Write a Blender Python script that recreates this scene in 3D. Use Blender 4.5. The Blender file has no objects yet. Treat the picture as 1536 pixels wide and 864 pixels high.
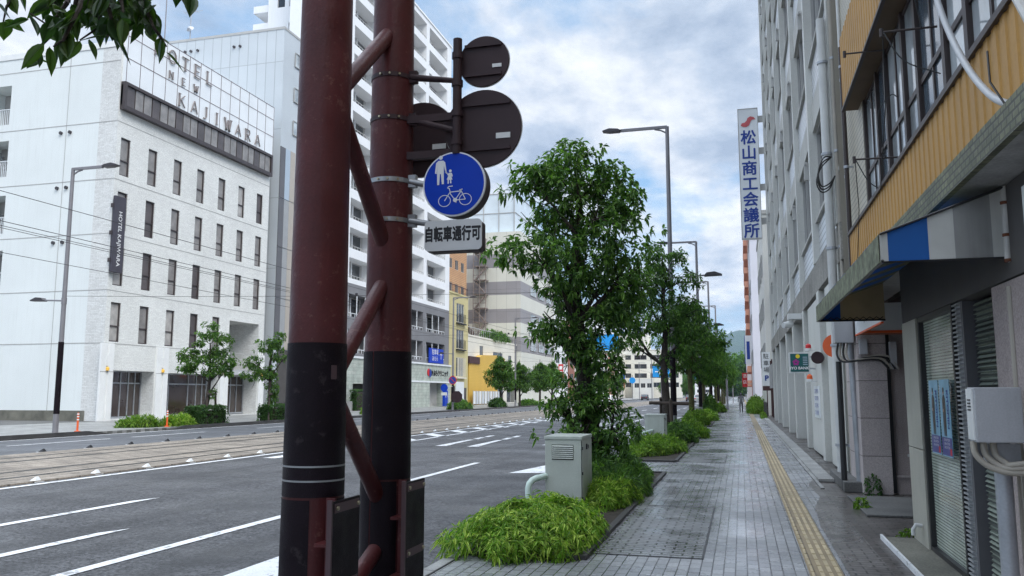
import bpy, bmesh, math, random
import numpy as np
from mathutils import Vector, Matrix
R = math.radians
rng = np.random.default_rng(11)
random.seed(5)
SC = bpy.context.scene
COL = SC.collection

# ------------------------------------------------------------------ camera
CAM_H = 1.65
cd = bpy.data.cameras.new("camera")
cd.sensor_width = 36.0
cd.lens = 36.0 * 1240.0 / 1536.0
cd.clip_start = 0.05
cd.clip_end = 12000
cam = bpy.data.objects.new("camera", cd)
COL.objects.link(cam)
cam.location = (0, 0, CAM_H)
cam.rotation_euler = (R(90 + 7.2615), 0, R(15.3866))
SC.camera = cam

# ------------------------------------------------------------------ sky
SUN_EL, SUN_AZ = 46.0, 128.0          # azimuth measured clockwise from +Y (the street direction)
w = bpy.data.worlds.new("World")
SC.world = w
w.use_nodes = True
nt = w.node_tree
nt.nodes.clear()
def wn(t, **k):
    n = nt.nodes.new(t)
    for a, b in k.items(): setattr(n, a, b)
    return n
L = nt.links.new
out = wn("ShaderNodeOutputWorld"); bg = wn("ShaderNodeBackground"); bg.inputs[1].default_value = 0.12
sky = wn("ShaderNodeTexSky", sky_type='NISHITA'); sky.sun_disc = False
sky.sun_elevation = R(SUN_EL); sky.sun_rotation = R(SUN_AZ); sky.air_density = 1.0; sky.dust_density = 1.5
tc = wn("ShaderNodeTexCoord")
sep = wn("ShaderNodeSeparateXYZ"); L(tc.outputs["Generated"], sep.inputs[0])
def wmath(op, a, b=None, clamp=False):
    n = wn("ShaderNodeMath", operation=op, use_clamp=clamp)
    for i, v in enumerate((a, b)):
        if v is None: continue
        if isinstance(v, (int, float)): n.inputs[i].default_value = v
        else: L(v, n.inputs[i])
    return n.outputs[0]
zc = wmath('ADD', wmath('MAXIMUM', sep.outputs[2], 0.0), 0.22)
cx = wmath('DIVIDE', sep.outputs[0], zc); cy = wmath('DIVIDE', sep.outputs[1], zc)
comb = wn("ShaderNodeCombineXYZ"); L(cx, comb.inputs[0]); L(cy, comb.inputs[1])
def wnoise(scale, detail, rough, dist, off):
    mp = wn("ShaderNodeMapping"); mp.inputs["Location"].default_value = off
    mp.inputs["Scale"].default_value = (1.0, 0.8, 1)
    L(comb.outputs[0], mp.inputs[0])
    n = wn("ShaderNodeTexNoise"); L(mp.outputs[0], n.inputs["Vector"])
    n.inputs["Scale"].default_value = scale; n.inputs["Detail"].default_value = detail
    n.inputs["Roughness"].default_value = rough; n.inputs["Distortion"].default_value = dist
    return n.outputs["Fac"]
def wramp(fac, stops):
    r = wn("ShaderNodeValToRGB"); L(fac, r.inputs[0])
    e = r.color_ramp.elements
    while len(e) < len(stops): e.new(0.5)
    for q, (p, c) in zip(e, stops): q.position = p; q.color = (*c, 1)
    return r.outputs[0]
n1 = wnoise(1.8, 10, 0.6, 0.12, (3.1, 1.7, 0))
n2 = wnoise(3.4, 11, 0.6, 0.1, (8.3, 4.2, 2))
cover = wramp(n1, [(0.40, (0, 0, 0)), (0.54, (1, 1, 1))])
cloud = wramp(n2, [(0.34, (2.3, 2.85, 3.75)), (0.43, (3.1, 3.65, 4.5)), (0.53, (4.4, 4.75, 5.3)), (0.66, (5.8, 6.0, 6.2))])
# blue gaps: clear air seen through thin veil
veil = wn("ShaderNodeMix", data_type='RGBA'); veil.inputs[0].default_value = 0.62
L(sky.outputs[0], veil.inputs[6]); veil.inputs[7].default_value = (1.7, 3.15, 5.0, 1)
lift = wn("ShaderNodeMapRange", interpolation_type='SMOOTHSTEP'); L(sep.outputs[2], lift.inputs[0]); lift.inputs[1].default_value = .45; lift.inputs[2].default_value = .7
cover2 = wmath('MAXIMUM', cover, lift.outputs[0])
mix = wn("ShaderNodeMix", data_type='RGBA'); L(cover2, mix.inputs[0]); L(veil.outputs[2], mix.inputs[6]); L(cloud, mix.inputs[7])
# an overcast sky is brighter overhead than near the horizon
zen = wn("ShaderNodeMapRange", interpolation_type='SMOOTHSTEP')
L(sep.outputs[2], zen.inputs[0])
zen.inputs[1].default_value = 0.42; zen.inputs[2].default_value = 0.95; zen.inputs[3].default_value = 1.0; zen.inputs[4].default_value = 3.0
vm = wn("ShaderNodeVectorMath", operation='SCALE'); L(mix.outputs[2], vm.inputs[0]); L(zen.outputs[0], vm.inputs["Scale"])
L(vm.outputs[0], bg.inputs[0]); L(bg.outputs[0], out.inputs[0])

# ------------------------------------------------------------------ sun behind the clouds
sd = bpy.data.lights.new("sun", 'SUN'); sd.energy = 1.5; sd.angle = R(32); sd.color = (1, 0.97, 0.92)
so = bpy.data.objects.new("sun", sd); COL.objects.link(so)
so.rotation_euler = (R(90 - SUN_EL), 0, R(180 - SUN_AZ))

vs = SC.view_settings
vs.view_transform = 'Standard'; vs.look = 'None'; vs.gamma = 1.0; vs.exposure = 0.68; vs.use_curve_mapping = False
SC.cycles.max_bounces = 8; SC.cycles.transparent_max_bounces = 8
SC.cycles.use_denoising = True
SC.cycles.denoising_prefilter = 'NONE'
SC.cycles.sample_clamp_indirect = 6

# ------------------------------------------------------------------ tags and objects
def tag(o, label=None, cat=None, group=None, kind=None):
    if label: o["label"] = label
    if cat: o["category"] = cat
    if group: o["group"] = group
    if kind: o["kind"] = kind
    return o
def thing(name, label, cat, loc=(0, 0, 0), group=None):
    o = bpy.data.objects.new(name, None); COL.objects.link(o)
    o.location = loc; o.empty_display_size = 0.2
    return tag(o, label, cat, group)
def link(name, me, parent=None):
    o = bpy.data.objects.new(name, me); COL.objects.link(o)
    if parent is not None: adopt(o, parent)
    return o
def adopt(o, parent):
    o.parent = parent
    root = parent
    off = Vector((0, 0, 0))
    while root is not None:
        off += Vector(root.location); root = root.parent
    o.matrix_parent_inverse = Matrix.Translation(-Vector(top(parent).location)) if parent.parent is None else Matrix.Identity(4)
def top(o):
    while o.parent is not None: o = o.parent
    return o
def copy_tree(o, parent=None):
    c = o.copy(); COL.objects.link(c)
    if parent is not None:
        inv = o.matrix_parent_inverse.copy(); c.parent = parent; c.matrix_parent_inverse = inv
    for ch in list(o.children): copy_tree(ch, c)
    return c
def dup(root, loc, label, rz=0.0, s=1.0, group=None):
    c = copy_tree(root); c.location = loc; c.rotation_euler = (0, 0, rz); c.scale = (s, s, s)
    c["label"] = label
    if group: c["group"] = group
    return c

def sm(pts, n=5):
    """a smooth curve through the given points"""
    P = [Vector(p) for p in pts]; P = [P[0] * 2 - P[1]] + P + [P[-1] * 2 - P[-2]]; o = []
    for i in range(1, len(P) - 2):
        for k in range(n):
            t = k / n; a, b, c, d = P[i - 1], P[i], P[i + 1], P[i + 2]
            o.append(.5 * ((2 * b) + (c - a) * t + (2 * a - 5 * b + 4 * c - d) * t * t + (3 * b - a - 3 * c + d) * t ** 3))
    return o + [P[-2]]
class MB:
    """collects faces (with a material slot each) and links them as one mesh object"""
    def __init__(self): self.v = []; self.f = []; self.m = []; self.cur = 0
    def mat(self, i): self.cur = i; return self
    def face(self, pts):
        b = len(self.v); self.v += [tuple(map(float, p)) for p in pts]
        self.f.append(tuple(range(b, b + len(pts)))); self.m.append(self.cur)
    def box(self, x0, x1, y0, y1, z0, z1):
        if x0 > x1: x0, x1 = x1, x0
        if y0 > y1: y0, y1 = y1, y0
        if z0 > z1: z0, z1 = z1, z0
        b = len(self.v)
        self.v += [(x0, y0, z0), (x1, y0, z0), (x1, y1, z0), (x0, y1, z0), (x0, y0, z1), (x1, y0, z1), (x1, y1, z1), (x0, y1, z1)]
        for q in ((0, 3, 2, 1), (4, 5, 6, 7), (0, 1, 5, 4), (1, 2, 6, 5), (2, 3, 7, 6), (3, 0, 4, 7)):
            self.f.append(tuple(b + i for i in q)); self.m.append(self.cur)
    def obox(self, c, sx, sy, sz, rot):
        b = len(self.v)
        M = Matrix.Translation(c) @ rot.to_4x4()
        for z in (-.5, .5):
            for x, y in ((-.5, -.5), (.5, -.5), (.5, .5), (-.5, .5)):
                self.v.append(tuple(M @ Vector((x * sx, y * sy, z * sz))))
        for q in ((0, 3, 2, 1), (4, 5, 6, 7), (0, 1, 5, 4), (1, 2, 6, 5), (2, 3, 7, 6), (3, 0, 4, 7)):
            self.f.append(tuple(b + i for i in q)); self.m.append(self.cur)
    def tube(self, pts, rad, n=10, caps=True):
        pts = [Vector(p) for p in pts]
        if isinstance(rad, (int, float)): rad = [rad] * len(pts)
        rings = []
        up = None
        for i, p in enumerate(pts):
            d = (pts[min(i + 1, len(pts) - 1)] - pts[max(i - 1, 0)]).normalized()
            if up is None:
                up = Vector((0, 0, 1)) if abs(d.z) < .9 else Vector((1, 0, 0))
            a = (up - d * up.dot(d)).normalized(); up = a
            c = d.cross(a)
            b = len(self.v)
            for k in range(n):
                t = 2 * math.pi * k / n
                self.v.append(tuple(p + (a * math.cos(t) + c * math.sin(t)) * rad[i]))
            rings.append(b)
        for r0, r1 in zip(rings, rings[1:]):
            for k in range(n):
                k2 = (k + 1) % n
                self.f.append((r0 + k, r0 + k2, r1 + k2, r1 + k)); self.m.append(self.cur)
        if caps:
            self.f.append(tuple(rings[0] + k for k in reversed(range(n)))); self.m.append(self.cur)
            self.f.append(tuple(rings[-1] + k for k in range(n))); self.m.append(self.cur)
    def cyl(self, p0, p1, r0, r1=None, n=20): self.tube([p0, p1], [r0, r0 if r1 is None else r1], n)
    def prism(self, poly, P, d0, d1):
        """poly: (u,v) outline; P(u,v,d) -> xyz; extruded from d0 to d1"""
        n = len(poly); b = len(self.v)
        self.v += [tuple(P(u, v, d0)) for u, v in poly] + [tuple(P(u, v, d1)) for u, v in poly]
        self.f.append(tuple(range(b, b + n))); self.m.append(self.cur)
        self.f.append(tuple(range(b + 2 * n - 1, b + n - 1, -1))); self.m.append(self.cur)
        for k in range(n):
            k2 = (k + 1) % n
            self.f.append((b + k, b + n + k, b + n + k2, b + k2)); self.m.append(self.cur)
    def pbox(self, P, u0, u1, v0, v1, d0, d1): self.prism([(u0, v0), (u1, v0), (u1, v1), (u0, v1)], P, d0, d1)
    def rect(self, P, u0, u1, v0, v1, d): self.face([P(u0, v0, d), P(u1, v0, d), P(u1, v1, d), P(u0, v1, d)])
    def wall(self, P, u0, u1, v0, v1, holes, depth, reveal=None, base=0.0):
        """a wall sheet at d=base with rectangular holes whose reveals run back to d=depth"""
        us = sorted({u0, u1, *[min(max(h[0], u0), u1) for h in holes], *[min(max(h[1], u0), u1) for h in holes]})
        vz = sorted({v0, v1, *[min(max(h[2], v0), v1) for h in holes], *[min(max(h[3], v0), v1) for h in holes]})
        for a, b in zip(us, us[1:]):
            run = None
            for c, d in zip(vz, vz[1:]):
                mu, mv = (a + b) / 2, (c + d) / 2
                hole = any(h[0] < mu < h[1] and h[2] < mv < h[3] for h in holes)
                if hole:
                    if run is not None: self.rect(P, a, b, run, c, base); run = None
                elif run is None: run = c
            if run is not None: self.rect(P, a, b, run, v1, base)
        keep = self.cur
        if reveal is not None: self.cur = reveal
        for h in holes:
            a, b, c, d = h[:4]; dp = h[4] if len(h) > 4 else depth
            self.face([P(a, c, base), P(b, c, base), P(b, c, dp), P(a, c, dp)])
            self.face([P(a, d, base), P(b, d, base), P(b, d, dp), P(a, d, dp)])
            self.face([P(a, c, base), P(a, d, base), P(a, d, dp), P(a, c, dp)])
            self.face([P(b, c, base), P(b, d, base), P(b, d, dp), P(b, c, dp)])
        self.cur = keep
    def build_each(self, name, mats, parent=None, **kw):
        """every separate piece becomes a part of its own"""
        par = list(range(len(self.v)))
        def find(i):
            while par[i] != i: par[i] = par[par[i]]; i = par[i]
            return i
        for f in self.f:
            for q in f[1:]: par[find(q)] = find(f[0])
        groups = {}
        for f, m_ in zip(self.f, self.m): groups.setdefault(find(f[0]), []).append((f, m_))
        res = []
        for fs in groups.values():
            b = MB(); mp_ = {}
            for f, m_ in fs:
                for q in f:
                    if q not in mp_: mp_[q] = len(b.v); b.v.append(self.v[q])
                b.f.append(tuple(mp_[q] for q in f)); b.m.append(m_)
            res.append(b.build(name, mats, parent, **kw))
        return res
    def build(self, name, mats, parent=None, smooth=False, bevel=0.0, weld=False):
        me = bpy.data.meshes.new(name)
        me.from_pydata(self.v, [], self.f)
        if not isinstance(mats, (list, tuple)): mats = [mats]
        for m in mats: me.materials.append(m)
        me.polygons.foreach_set("material_index", [min(i, len(mats) - 1) for i in self.m])
        if bevel or weld:
            bm = bmesh.new(); bm.from_mesh(me)
            if weld: bmesh.ops.remove_doubles(bm, verts=bm.verts, dist=1e-4)
            if bevel: bmesh.ops.bevel(bm, geom=list(bm.edges), offset=bevel, segments=2, affect='EDGES', profile=.6, clamp_overlap=True)
            bm.to_mesh(me); bm.free()
        if smooth:
            me.polygons.foreach_set("use_smooth", [True] * len(me.polygons))
            try: me.set_sharp_from_angle(angle=R(40))
            except Exception: pass
        me.update()
        return link(name, me, parent)

# plane mappers: u runs along the facade, v is height, d is depth INTO the building
def FX(x): return lambda u, v, d=0.0: (x - d, u, v)      # faces +X (buildings left of the street)
def FXn(x): return lambda u, v, d=0.0: (x + d, u, v)     # faces -X (buildings right of the street)
def FY(y): return lambda u, v, d=0.0: (u, y + d, v)      # faces -Y (towards the camera)

def circle(u, v, r, n=40, a0=0, a1=360): return [(u + r * math.cos(R(a0 + (a1 - a0) * k / n)), v + r * math.sin(R(a0 + (a1 - a0) * k / n))) for k in range(n)]
def rrect(u0, u1, v0, v1, r, n=5):
    pts = []
    for cu, cv, a in ((u1 - r, v1 - r, 0), (u0 + r, v1 - r, 90), (u0 + r, v0 + r, 180), (u1 - r, v0 + r, 270)):
        pts += [(cu + r * math.cos(R(a + 90 * k / n)), cv + r * math.sin(R(a + 90 * k / n))) for k in range(n + 1)]
    return pts

# ------------------------------------------------------------------ materials
MATS = {}
def mat(name, col, rough=0.6, var=0.15, vscale=1.5, grain=0.0, gscale=60, bump=0.0, bscale=40, metal=0.0, streak=0.0, streak_col=(0.05, 0.05, 0.045),
        spec=0.5, brick=None, swz='XYZ', rvar=0.0, emit=None, estr=0.0, alpha=None, coat=0.0, island=0.0, trans=0.0, hue=None, wear=None, tyre=0.0):
    """procedural painted/mineral surface: large soft variation, fine grain, rain streaks, optional bricks or tiles"""
    m = bpy.data.materials.new(name); m.use_nodes = True
    t = m.node_tree; N = t.nodes; l = t.links.new
    p = N["Principled BSDF"]
    p.inputs["Roughness"].default_value = rough; p.inputs["Metallic"].default_value = metal
    p.inputs["Specular IOR Level"].default_value = spec
    if coat: p.inputs["Coat Weight"].default_value = coat; p.inputs["Coat Roughness"].default_value = 0.15
    tcn = N.new("ShaderNodeTexCoord")
    vec = tcn.outputs["Object"]
    def swizzle(s):
        if s == 'XYZ': return vec
        se = N.new("ShaderNodeSeparateXYZ"); l(vec, se.inputs[0])
        co = N.new("ShaderNodeCombineXYZ")
        for i, ch in enumerate(s):
            if ch in 'XYZ': l(se.outputs['XYZ'.index(ch)], co.inputs[i])
        return co.outputs[0]
    def noise(scale, detail=4, v=None, rgh=0.55):
        n = N.new("ShaderNodeTexNoise"); n.inputs["Scale"].default_value = scale; n.inputs["Detail"].default_value = detail
        n.inputs["Roughness"].default_value = rgh
        l(v if v is not None else vec, n.inputs["Vector"]); return n.outputs["Fac"]
    def mp(f, a, b, c, d):
        n = N.new("ShaderNodeMapRange"); l(f, n.inputs[0])
        for i, q in enumerate((a, b, c, d)): n.inputs[i + 1].default_value = q
        return n.outputs[0]
    def mixc(f, a, b, mode='MIX'):
        n = N.new("ShaderNodeMix"); n.data_type = 'RGBA'; n.blend_type = mode
        for i, q in ((0, f), (6, a), (7, b)):
            if isinstance(q, (int, float)): n.inputs[i].default_value = q
            elif isinstance(q, tuple): n.inputs[i].default_value = (*q[:3], 1)
            else: l(q, n.inputs[i])
        return n.outputs[2]
    c = tuple(col)
    height = None
    if brick:
        b = N.new("ShaderNodeTexBrick"); l(swizzle(swz), b.inputs["Vector"])
        b.inputs["Scale"].default_value = 1.0
        b.inputs["Brick Width"].default_value = brick[0]; b.inputs["Row Height"].default_value = brick[1]; b.inputs["Mortar Size"].default_value = brick[2]
        b.offset = brick[5] if len(brick) > 5 else 0.5
        b.inputs["Mortar Smooth"].default_value = 0.2; b.inputs["Bias"].default_value = 0.0
        b.inputs["Color1"].default_value = (*c, 1); b.inputs["Color2"].default_value = (*brick[4], 1) if brick[4] else (*c, 1); b.inputs["Mortar"].default_value = (*brick[3], 1)
        c = b.outputs["Color"]; height = mp(b.outputs["Fac"], 0, 1, 1, 0)
    if var:
        f = noise(vscale, 5)
        c = mixc(mp(f, 0.3, 0.7, 0, 1), mixc(1.0, c, (1 - var,) * 3, 'MULTIPLY'), mixc(1.0, c, (1 + var * .6,) * 3, 'MULTIPLY'))
    if island:
        g = N.new("ShaderNodeNewGeometry")
        ri = g.outputs["Random Per Island"]
        hc = hue if hue else tuple(min(1, q * 2.2) for q in col)
        c = mixc(mp(ri, 0.35, 1, 0, island), c, hc)
    if grain:
        f = noise(gscale, 2)
        c = mixc(mp(f, 0.32, 0.68, 0, 1), mixc(1.0, c, (1 - grain,) * 3, 'MULTIPLY'), mixc(1.0, c, (1 + grain,) * 3, 'MULTIPLY'))
    if streak:
        mpn = N.new("ShaderNodeMapping"); l(vec, mpn.inputs[0]); mpn.inputs["Scale"].default_value = (3.2, 3.2, 0.16)
        f = noise(1.6, 6, mpn.outputs[0], 0.65)
        f2 = noise(0.35, 3)
        mm = N.new("ShaderNodeMath"); mm.operation = 'MULTIPLY'; l(mp(f, 0.48, 0.75, 0, 1), mm.inputs[0]); l(mp(f2, 0.35, 0.7, 0.2, 1), mm.inputs[1])
        m2 = N.new("ShaderNodeMath"); m2.operation = 'MULTIPLY'; l(mm.outputs[0], m2.inputs[0]); m2.inputs[1].default_value = streak
        c = mixc(m2.outputs[0], c, tuple(streak_col))
    if wear:                                   # thin wear: ragged gaps down to the ground colour
        f = noise(wear[1], 8, None, .7); f3 = noise(wear[1] * .12, 3)
        mm = N.new("ShaderNodeMath"); mm.operation = 'ADD'; l(mp(f, 0, 1, 0, .7), mm.inputs[0]); l(mp(f3, 0, 1, 0, .3), mm.inputs[1])
        c = mixc(mp(mm.outputs[0], .5 + wear[3], .56 + wear[3], 0, wear[0]), c, tuple(wear[2]))
    if tyre:                                   # darker polished lines along the lanes
        mpn = N.new("ShaderNodeMapping"); l(vec, mpn.inputs[0]); mpn.inputs["Scale"].default_value = (1.1, .055, 1)
        f = noise(1.0, 6, mpn.outputs[0], .6)
        c = mixc(mp(f, .5, .68, 0, tyre), c, (.03, .03, .032))
        mpn = N.new("ShaderNodeMapping"); l(vec, mpn.inputs[0]); mpn.inputs["Scale"].default_value = (.5, .9, 1); mpn.inputs["Rotation"].default_value = (0, 0, .5)
        wv = N.new("ShaderNodeTexNoise"); l(mpn.outputs[0], wv.inputs["Vector"]); wv.inputs["Scale"].default_value = .7; wv.inputs["Detail"].default_value = 7; wv.inputs["Distortion"].default_value = 2.2
        c = mixc(mp(wv.outputs["Fac"], .52, .62, 0, tyre * .6), c, (.04, .04, .042))
    if isinstance(c, tuple): p.inputs["Base Color"].default_value = (*c, 1)
    else: l(c, p.inputs["Base Color"])
    if rvar:
        l(mp(noise(vscale * 1.3 + .2, 4), 0.35, 0.65, max(.03, rough - rvar), min(1, rough + rvar)), p.inputs["Roughness"])
    if bump or height is not None:
        bn = N.new("ShaderNodeBump"); bn.inputs["Strength"].default_value = 0.5; bn.inputs["Distance"].default_value = 0.012 if not bump else max(0.006, bump * .05)
        if bump:
            h = noise(bscale, 3)
            if height is not None:
                ad = N.new("ShaderNodeMath"); ad.operation = 'MULTIPLY_ADD'; l(h, ad.inputs[0]); ad.inputs[1].default_value = bump; l(height, ad.inputs[2]); h = ad.outputs[0]
            l(h, bn.inputs["Height"])
        else: l(height, bn.inputs["Height"])
        l(bn.outputs[0], p.inputs["Normal"])
    if emit: p.inputs["Emission Color"].default_value = (*emit, 1); p.inputs["Emission Strength"].default_value = estr
    if trans:
        tr = N.new("ShaderNodeBsdfTranslucent"); ms = N.new("ShaderNodeMixShader"); ms.inputs[0].default_value = trans
        tcol = mixc(1.0, c, (1.5, 1.9, .7) if island else (1.0, 1.0, 1.0), 'MULTIPLY'); l(tcol, tr.inputs[0])
        l(p.outputs[0], ms.inputs[1]); l(tr.outputs[0], ms.inputs[2]); l(ms.outputs[0], N["Material Output"].inputs[0])
    MATS[name] = m
    return m
def glass(name, col=(0.03, 0.035, 0.04), rough=0.06, var=0.4, vs=.7):
    m = mat(name, col, rough, var, vs, spec=0.8)
    return m

# ------------------------------------------------------------------ writing
def text(body, size, P, u, v, d, m, parent, name="lettering", thick=0.01, bold=0.0, align='CENTER', sx=1.0, flip=False, rot=0.0, vertical=False, space=1.0, kind_sub=None):
    cu = bpy.data.curves.new("t", 'FONT'); cu.body = body; cu.size = size; cu.align_x = align; cu.align_y = 'CENTER'
    cu.space_line = space; cu.resolution_u = 4
    o = bpy.data.objects.new("t", cu); COL.objects.link(o)
    dg = bpy.context.evaluated_depsgraph_get(); dg.update()
    me0 = bpy.data.meshes.new_from_object(o.evaluated_get(dg))
    bpy.data.objects.remove(o); bpy.data.curves.remove(cu)
    vs_ = [Vector(q.co) for q in me0.vertices]; fs = [tuple(q.vertices) for q in me0.polygons]
    mb = MB(); cr, sr = math.cos(rot), math.sin(rot)
    if not vs_: return None
    sgn = -1 if flip else 1
    pts = []
    for q in vs_:
        x, y = q.x * sx, q.y
        x, y = x * cr - y * sr, x * sr + y * cr
        pts.append(tuple(P(u + sgn * x, v + y, d)))
    mb.v = pts; mb.f = fs; mb.m = [0] * len(fs)
    if thick:
        bk = len(pts)
        # extrude: boundary edges
        from collections import Counter
        ec = Counter()
        for f in fs:
            for a, b in zip(f, f[1:] + f[:1]): ec[tuple(sorted((a, b)))] += 1
        back = []
        for q in vs_:
            x, y = q.x * sx, q.y
            x, y = x * cr - y * sr, x * sr + y * cr
            back.append(tuple(P(u + sgn * x, v + y, d + thick)))
        mb.v = pts + back
        for (a, b), n in ec.items():
            if n == 1: mb.f.append((a, b, b + bk, a + bk)); mb.m.append(0)
    bpy.data.meshes.remove(me0)
    if bold:                                   # heavier strokes: the same outline repeated a hair further in front
        ax = (Vector(P(1, 0, 0)) - Vector(P(0, 0, 0))); ay = Vector(P(0, 1, 0)) - Vector(P(0, 0, 0)); az = Vector(P(0, 0, 1)) - Vector(P(0, 0, 0))
        v0, f0 = list(mb.v), list(mb.f); e = max(.00015, bold * .02)
        for k, (sx_, sy_) in enumerate(((1, 0), (-1, 0), (0, 1), (0, -1), (.7, .7), (-.7, .7), (.7, -.7), (-.7, -.7))):
            o_ = ax * bold * sx_ + ay * bold * sy_ - az * e * (k + 1); n_ = len(mb.v)
            mb.v += [tuple(Vector(q) + o_) for q in v0]; mb.f += [tuple(i + n_ for i in f) for f in f0]
        mb.m = [0] * len(mb.f)
    return mb.build(name, m, parent)

# ------------------------------------------------------------------ leaves
def leaf_mesh(name, bases, dirs, lens, widths, droop, m, parent=None, profile=((0, 0), (.45, .5), (1, 0)), curl=0.25, r=None):
    """one mesh of many separate leaves: centre rib plus two halves, folded along the rib and drooping"""
    r = r or rng
    n = len(bases)
    bases = np.asarray(bases, float); dirs = np.asarray(dirs, float); dirs /= np.linalg.norm(dirs, axis=1)[:, None] + 1e-9
    ref = r.normal(size=(n, 3)) * .35 + np.array([0, 0, 1.0])
    side = np.cross(dirs, ref); side /= np.linalg.norm(side, axis=1)[:, None] + 1e-9
    nor = np.cross(side, dirs)
    lens = np.broadcast_to(lens, (n,)) * r.uniform(.7, 1.25, n); widths = np.broadcast_to(widths, (n,)) * r.uniform(.75, 1.2, n)
    k = len(profile)
    V = []; 
    for t, hw in profile:
        c = bases + dirs * (lens * t)[:, None]; c[:, 2] -= droop * lens * t * t
        V.append(c)
        if 0 < hw:
            off = side * (widths * hw)[:, None]; lift = nor * (widths * hw * curl)[:, None]
            V.append(c + off + lift); V.append(c - off + lift)
    idx = []; q = 0
    for t, hw in profile:
        if hw > 0: idx.append((q, q + 1, q + 2)); q += 3
        else: idx.append((q, None, None)); q += 1
    per = q
    F = []
    for (c0, l0, r0), (c1, l1, r1) in zip(idx, idx[1:]):
        for s0, s1 in ((l0, l1), (r0, r1)):
            poly = [c0] + ([s0] if s0 is not None else []) + ([s1] if s1 is not None else []) + [c1]
            F.append(poly)
    V = np.stack(V, 1).reshape(-1, 3)          # n*per
    me = bpy.data.meshes.new(name)
    loops = []; starts = []; tot = 0; sizes = []
    base = np.arange(n) * per
    allp = [np.stack([base + i for i in poly], 1) for poly in F]
    me.vertices.add(len(V)); me.vertices.foreach_set("co", V.ravel())
    nl = sum(a.size for a in allp); npoly = n * len(F)
    me.loops.add(nl); me.polygons.add(npoly)
    li = np.concatenate([a.ravel() for a in allp])
    sz = np.concatenate([np.full(n, a.shape[1]) for a in allp])
    st = np.concatenate([[0], np.cumsum(sz)[:-1]])
    me.loops.foreach_set("vertex_index", li.astype(np.int32))
    me.polygons.foreach_set("loop_start", st.astype(np.int32))
    me.polygons.foreach_set("use_smooth", np.ones(npoly, dtype=bool))
    me.materials.append(m)
    me.update(calc_edges=True); me.validate()
    return link(name, me, parent)
def rosettes(tips, outs, per, r, spread=.9, down=.25):
    """whorls of leaves at twig ends"""
    n = len(tips)
    ax = outs / (np.linalg.norm(outs, axis=1)[:, None] + 1e-9)
    e1 = np.cross(ax, r.normal(size=ax.shape)); e1 /= np.linalg.norm(e1, axis=1)[:, None] + 1e-9
    e2 = np.cross(ax, e1)
    k = np.arange(per)[None, :] * 2 * np.pi / per + r.uniform(0, 6.28, (n, 1)) + r.normal(size=(n, per)) * .35
    tilt = r.uniform(.1, 1.15 - .5 * spread, (n, per))[..., None]
    d = np.cos(k)[..., None] * e1[:, None, :] + np.sin(k)[..., None] * e2[:, None, :] + tilt * ax[:, None, :] + r.normal(size=(n, per, 3)) * .18
    d = d.reshape(-1, 3); d[:, 2] -= down
    b = np.repeat(tips, per, 0)
    return b + d * 0.012 + r.normal(size=b.shape) * .006, d
def clump_tips(clumps, r, sub=9, sig=.26):
    """twig ends gathered in tufts on the outside of each clump"""
    T = []; O = []
    for (cx_, cy_, cz_, rx, ry, rz, n) in clumps:
        dd = r.normal(size=(sub, 3)); dd /= np.linalg.norm(dd, axis=1)[:, None]
        rad = r.uniform(.55, 1.0, (sub, 1))
        cen = dd * rad * np.array([rx, ry, rz])
        k = r.integers(0, sub, n)
        off = r.normal(size=(n, 3)) * np.array([rx, ry, rz * .8]) * sig
        p = cen[k] + off
        T.append(p + np.array([cx_, cy_, cz_])); q = dd[k] * .6 + off / (np.array([rx, ry, rz]) * .5)
        q[:, 2] += .25; O.append(q)
    return np.concatenate(T), np.concatenate(O)

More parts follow.
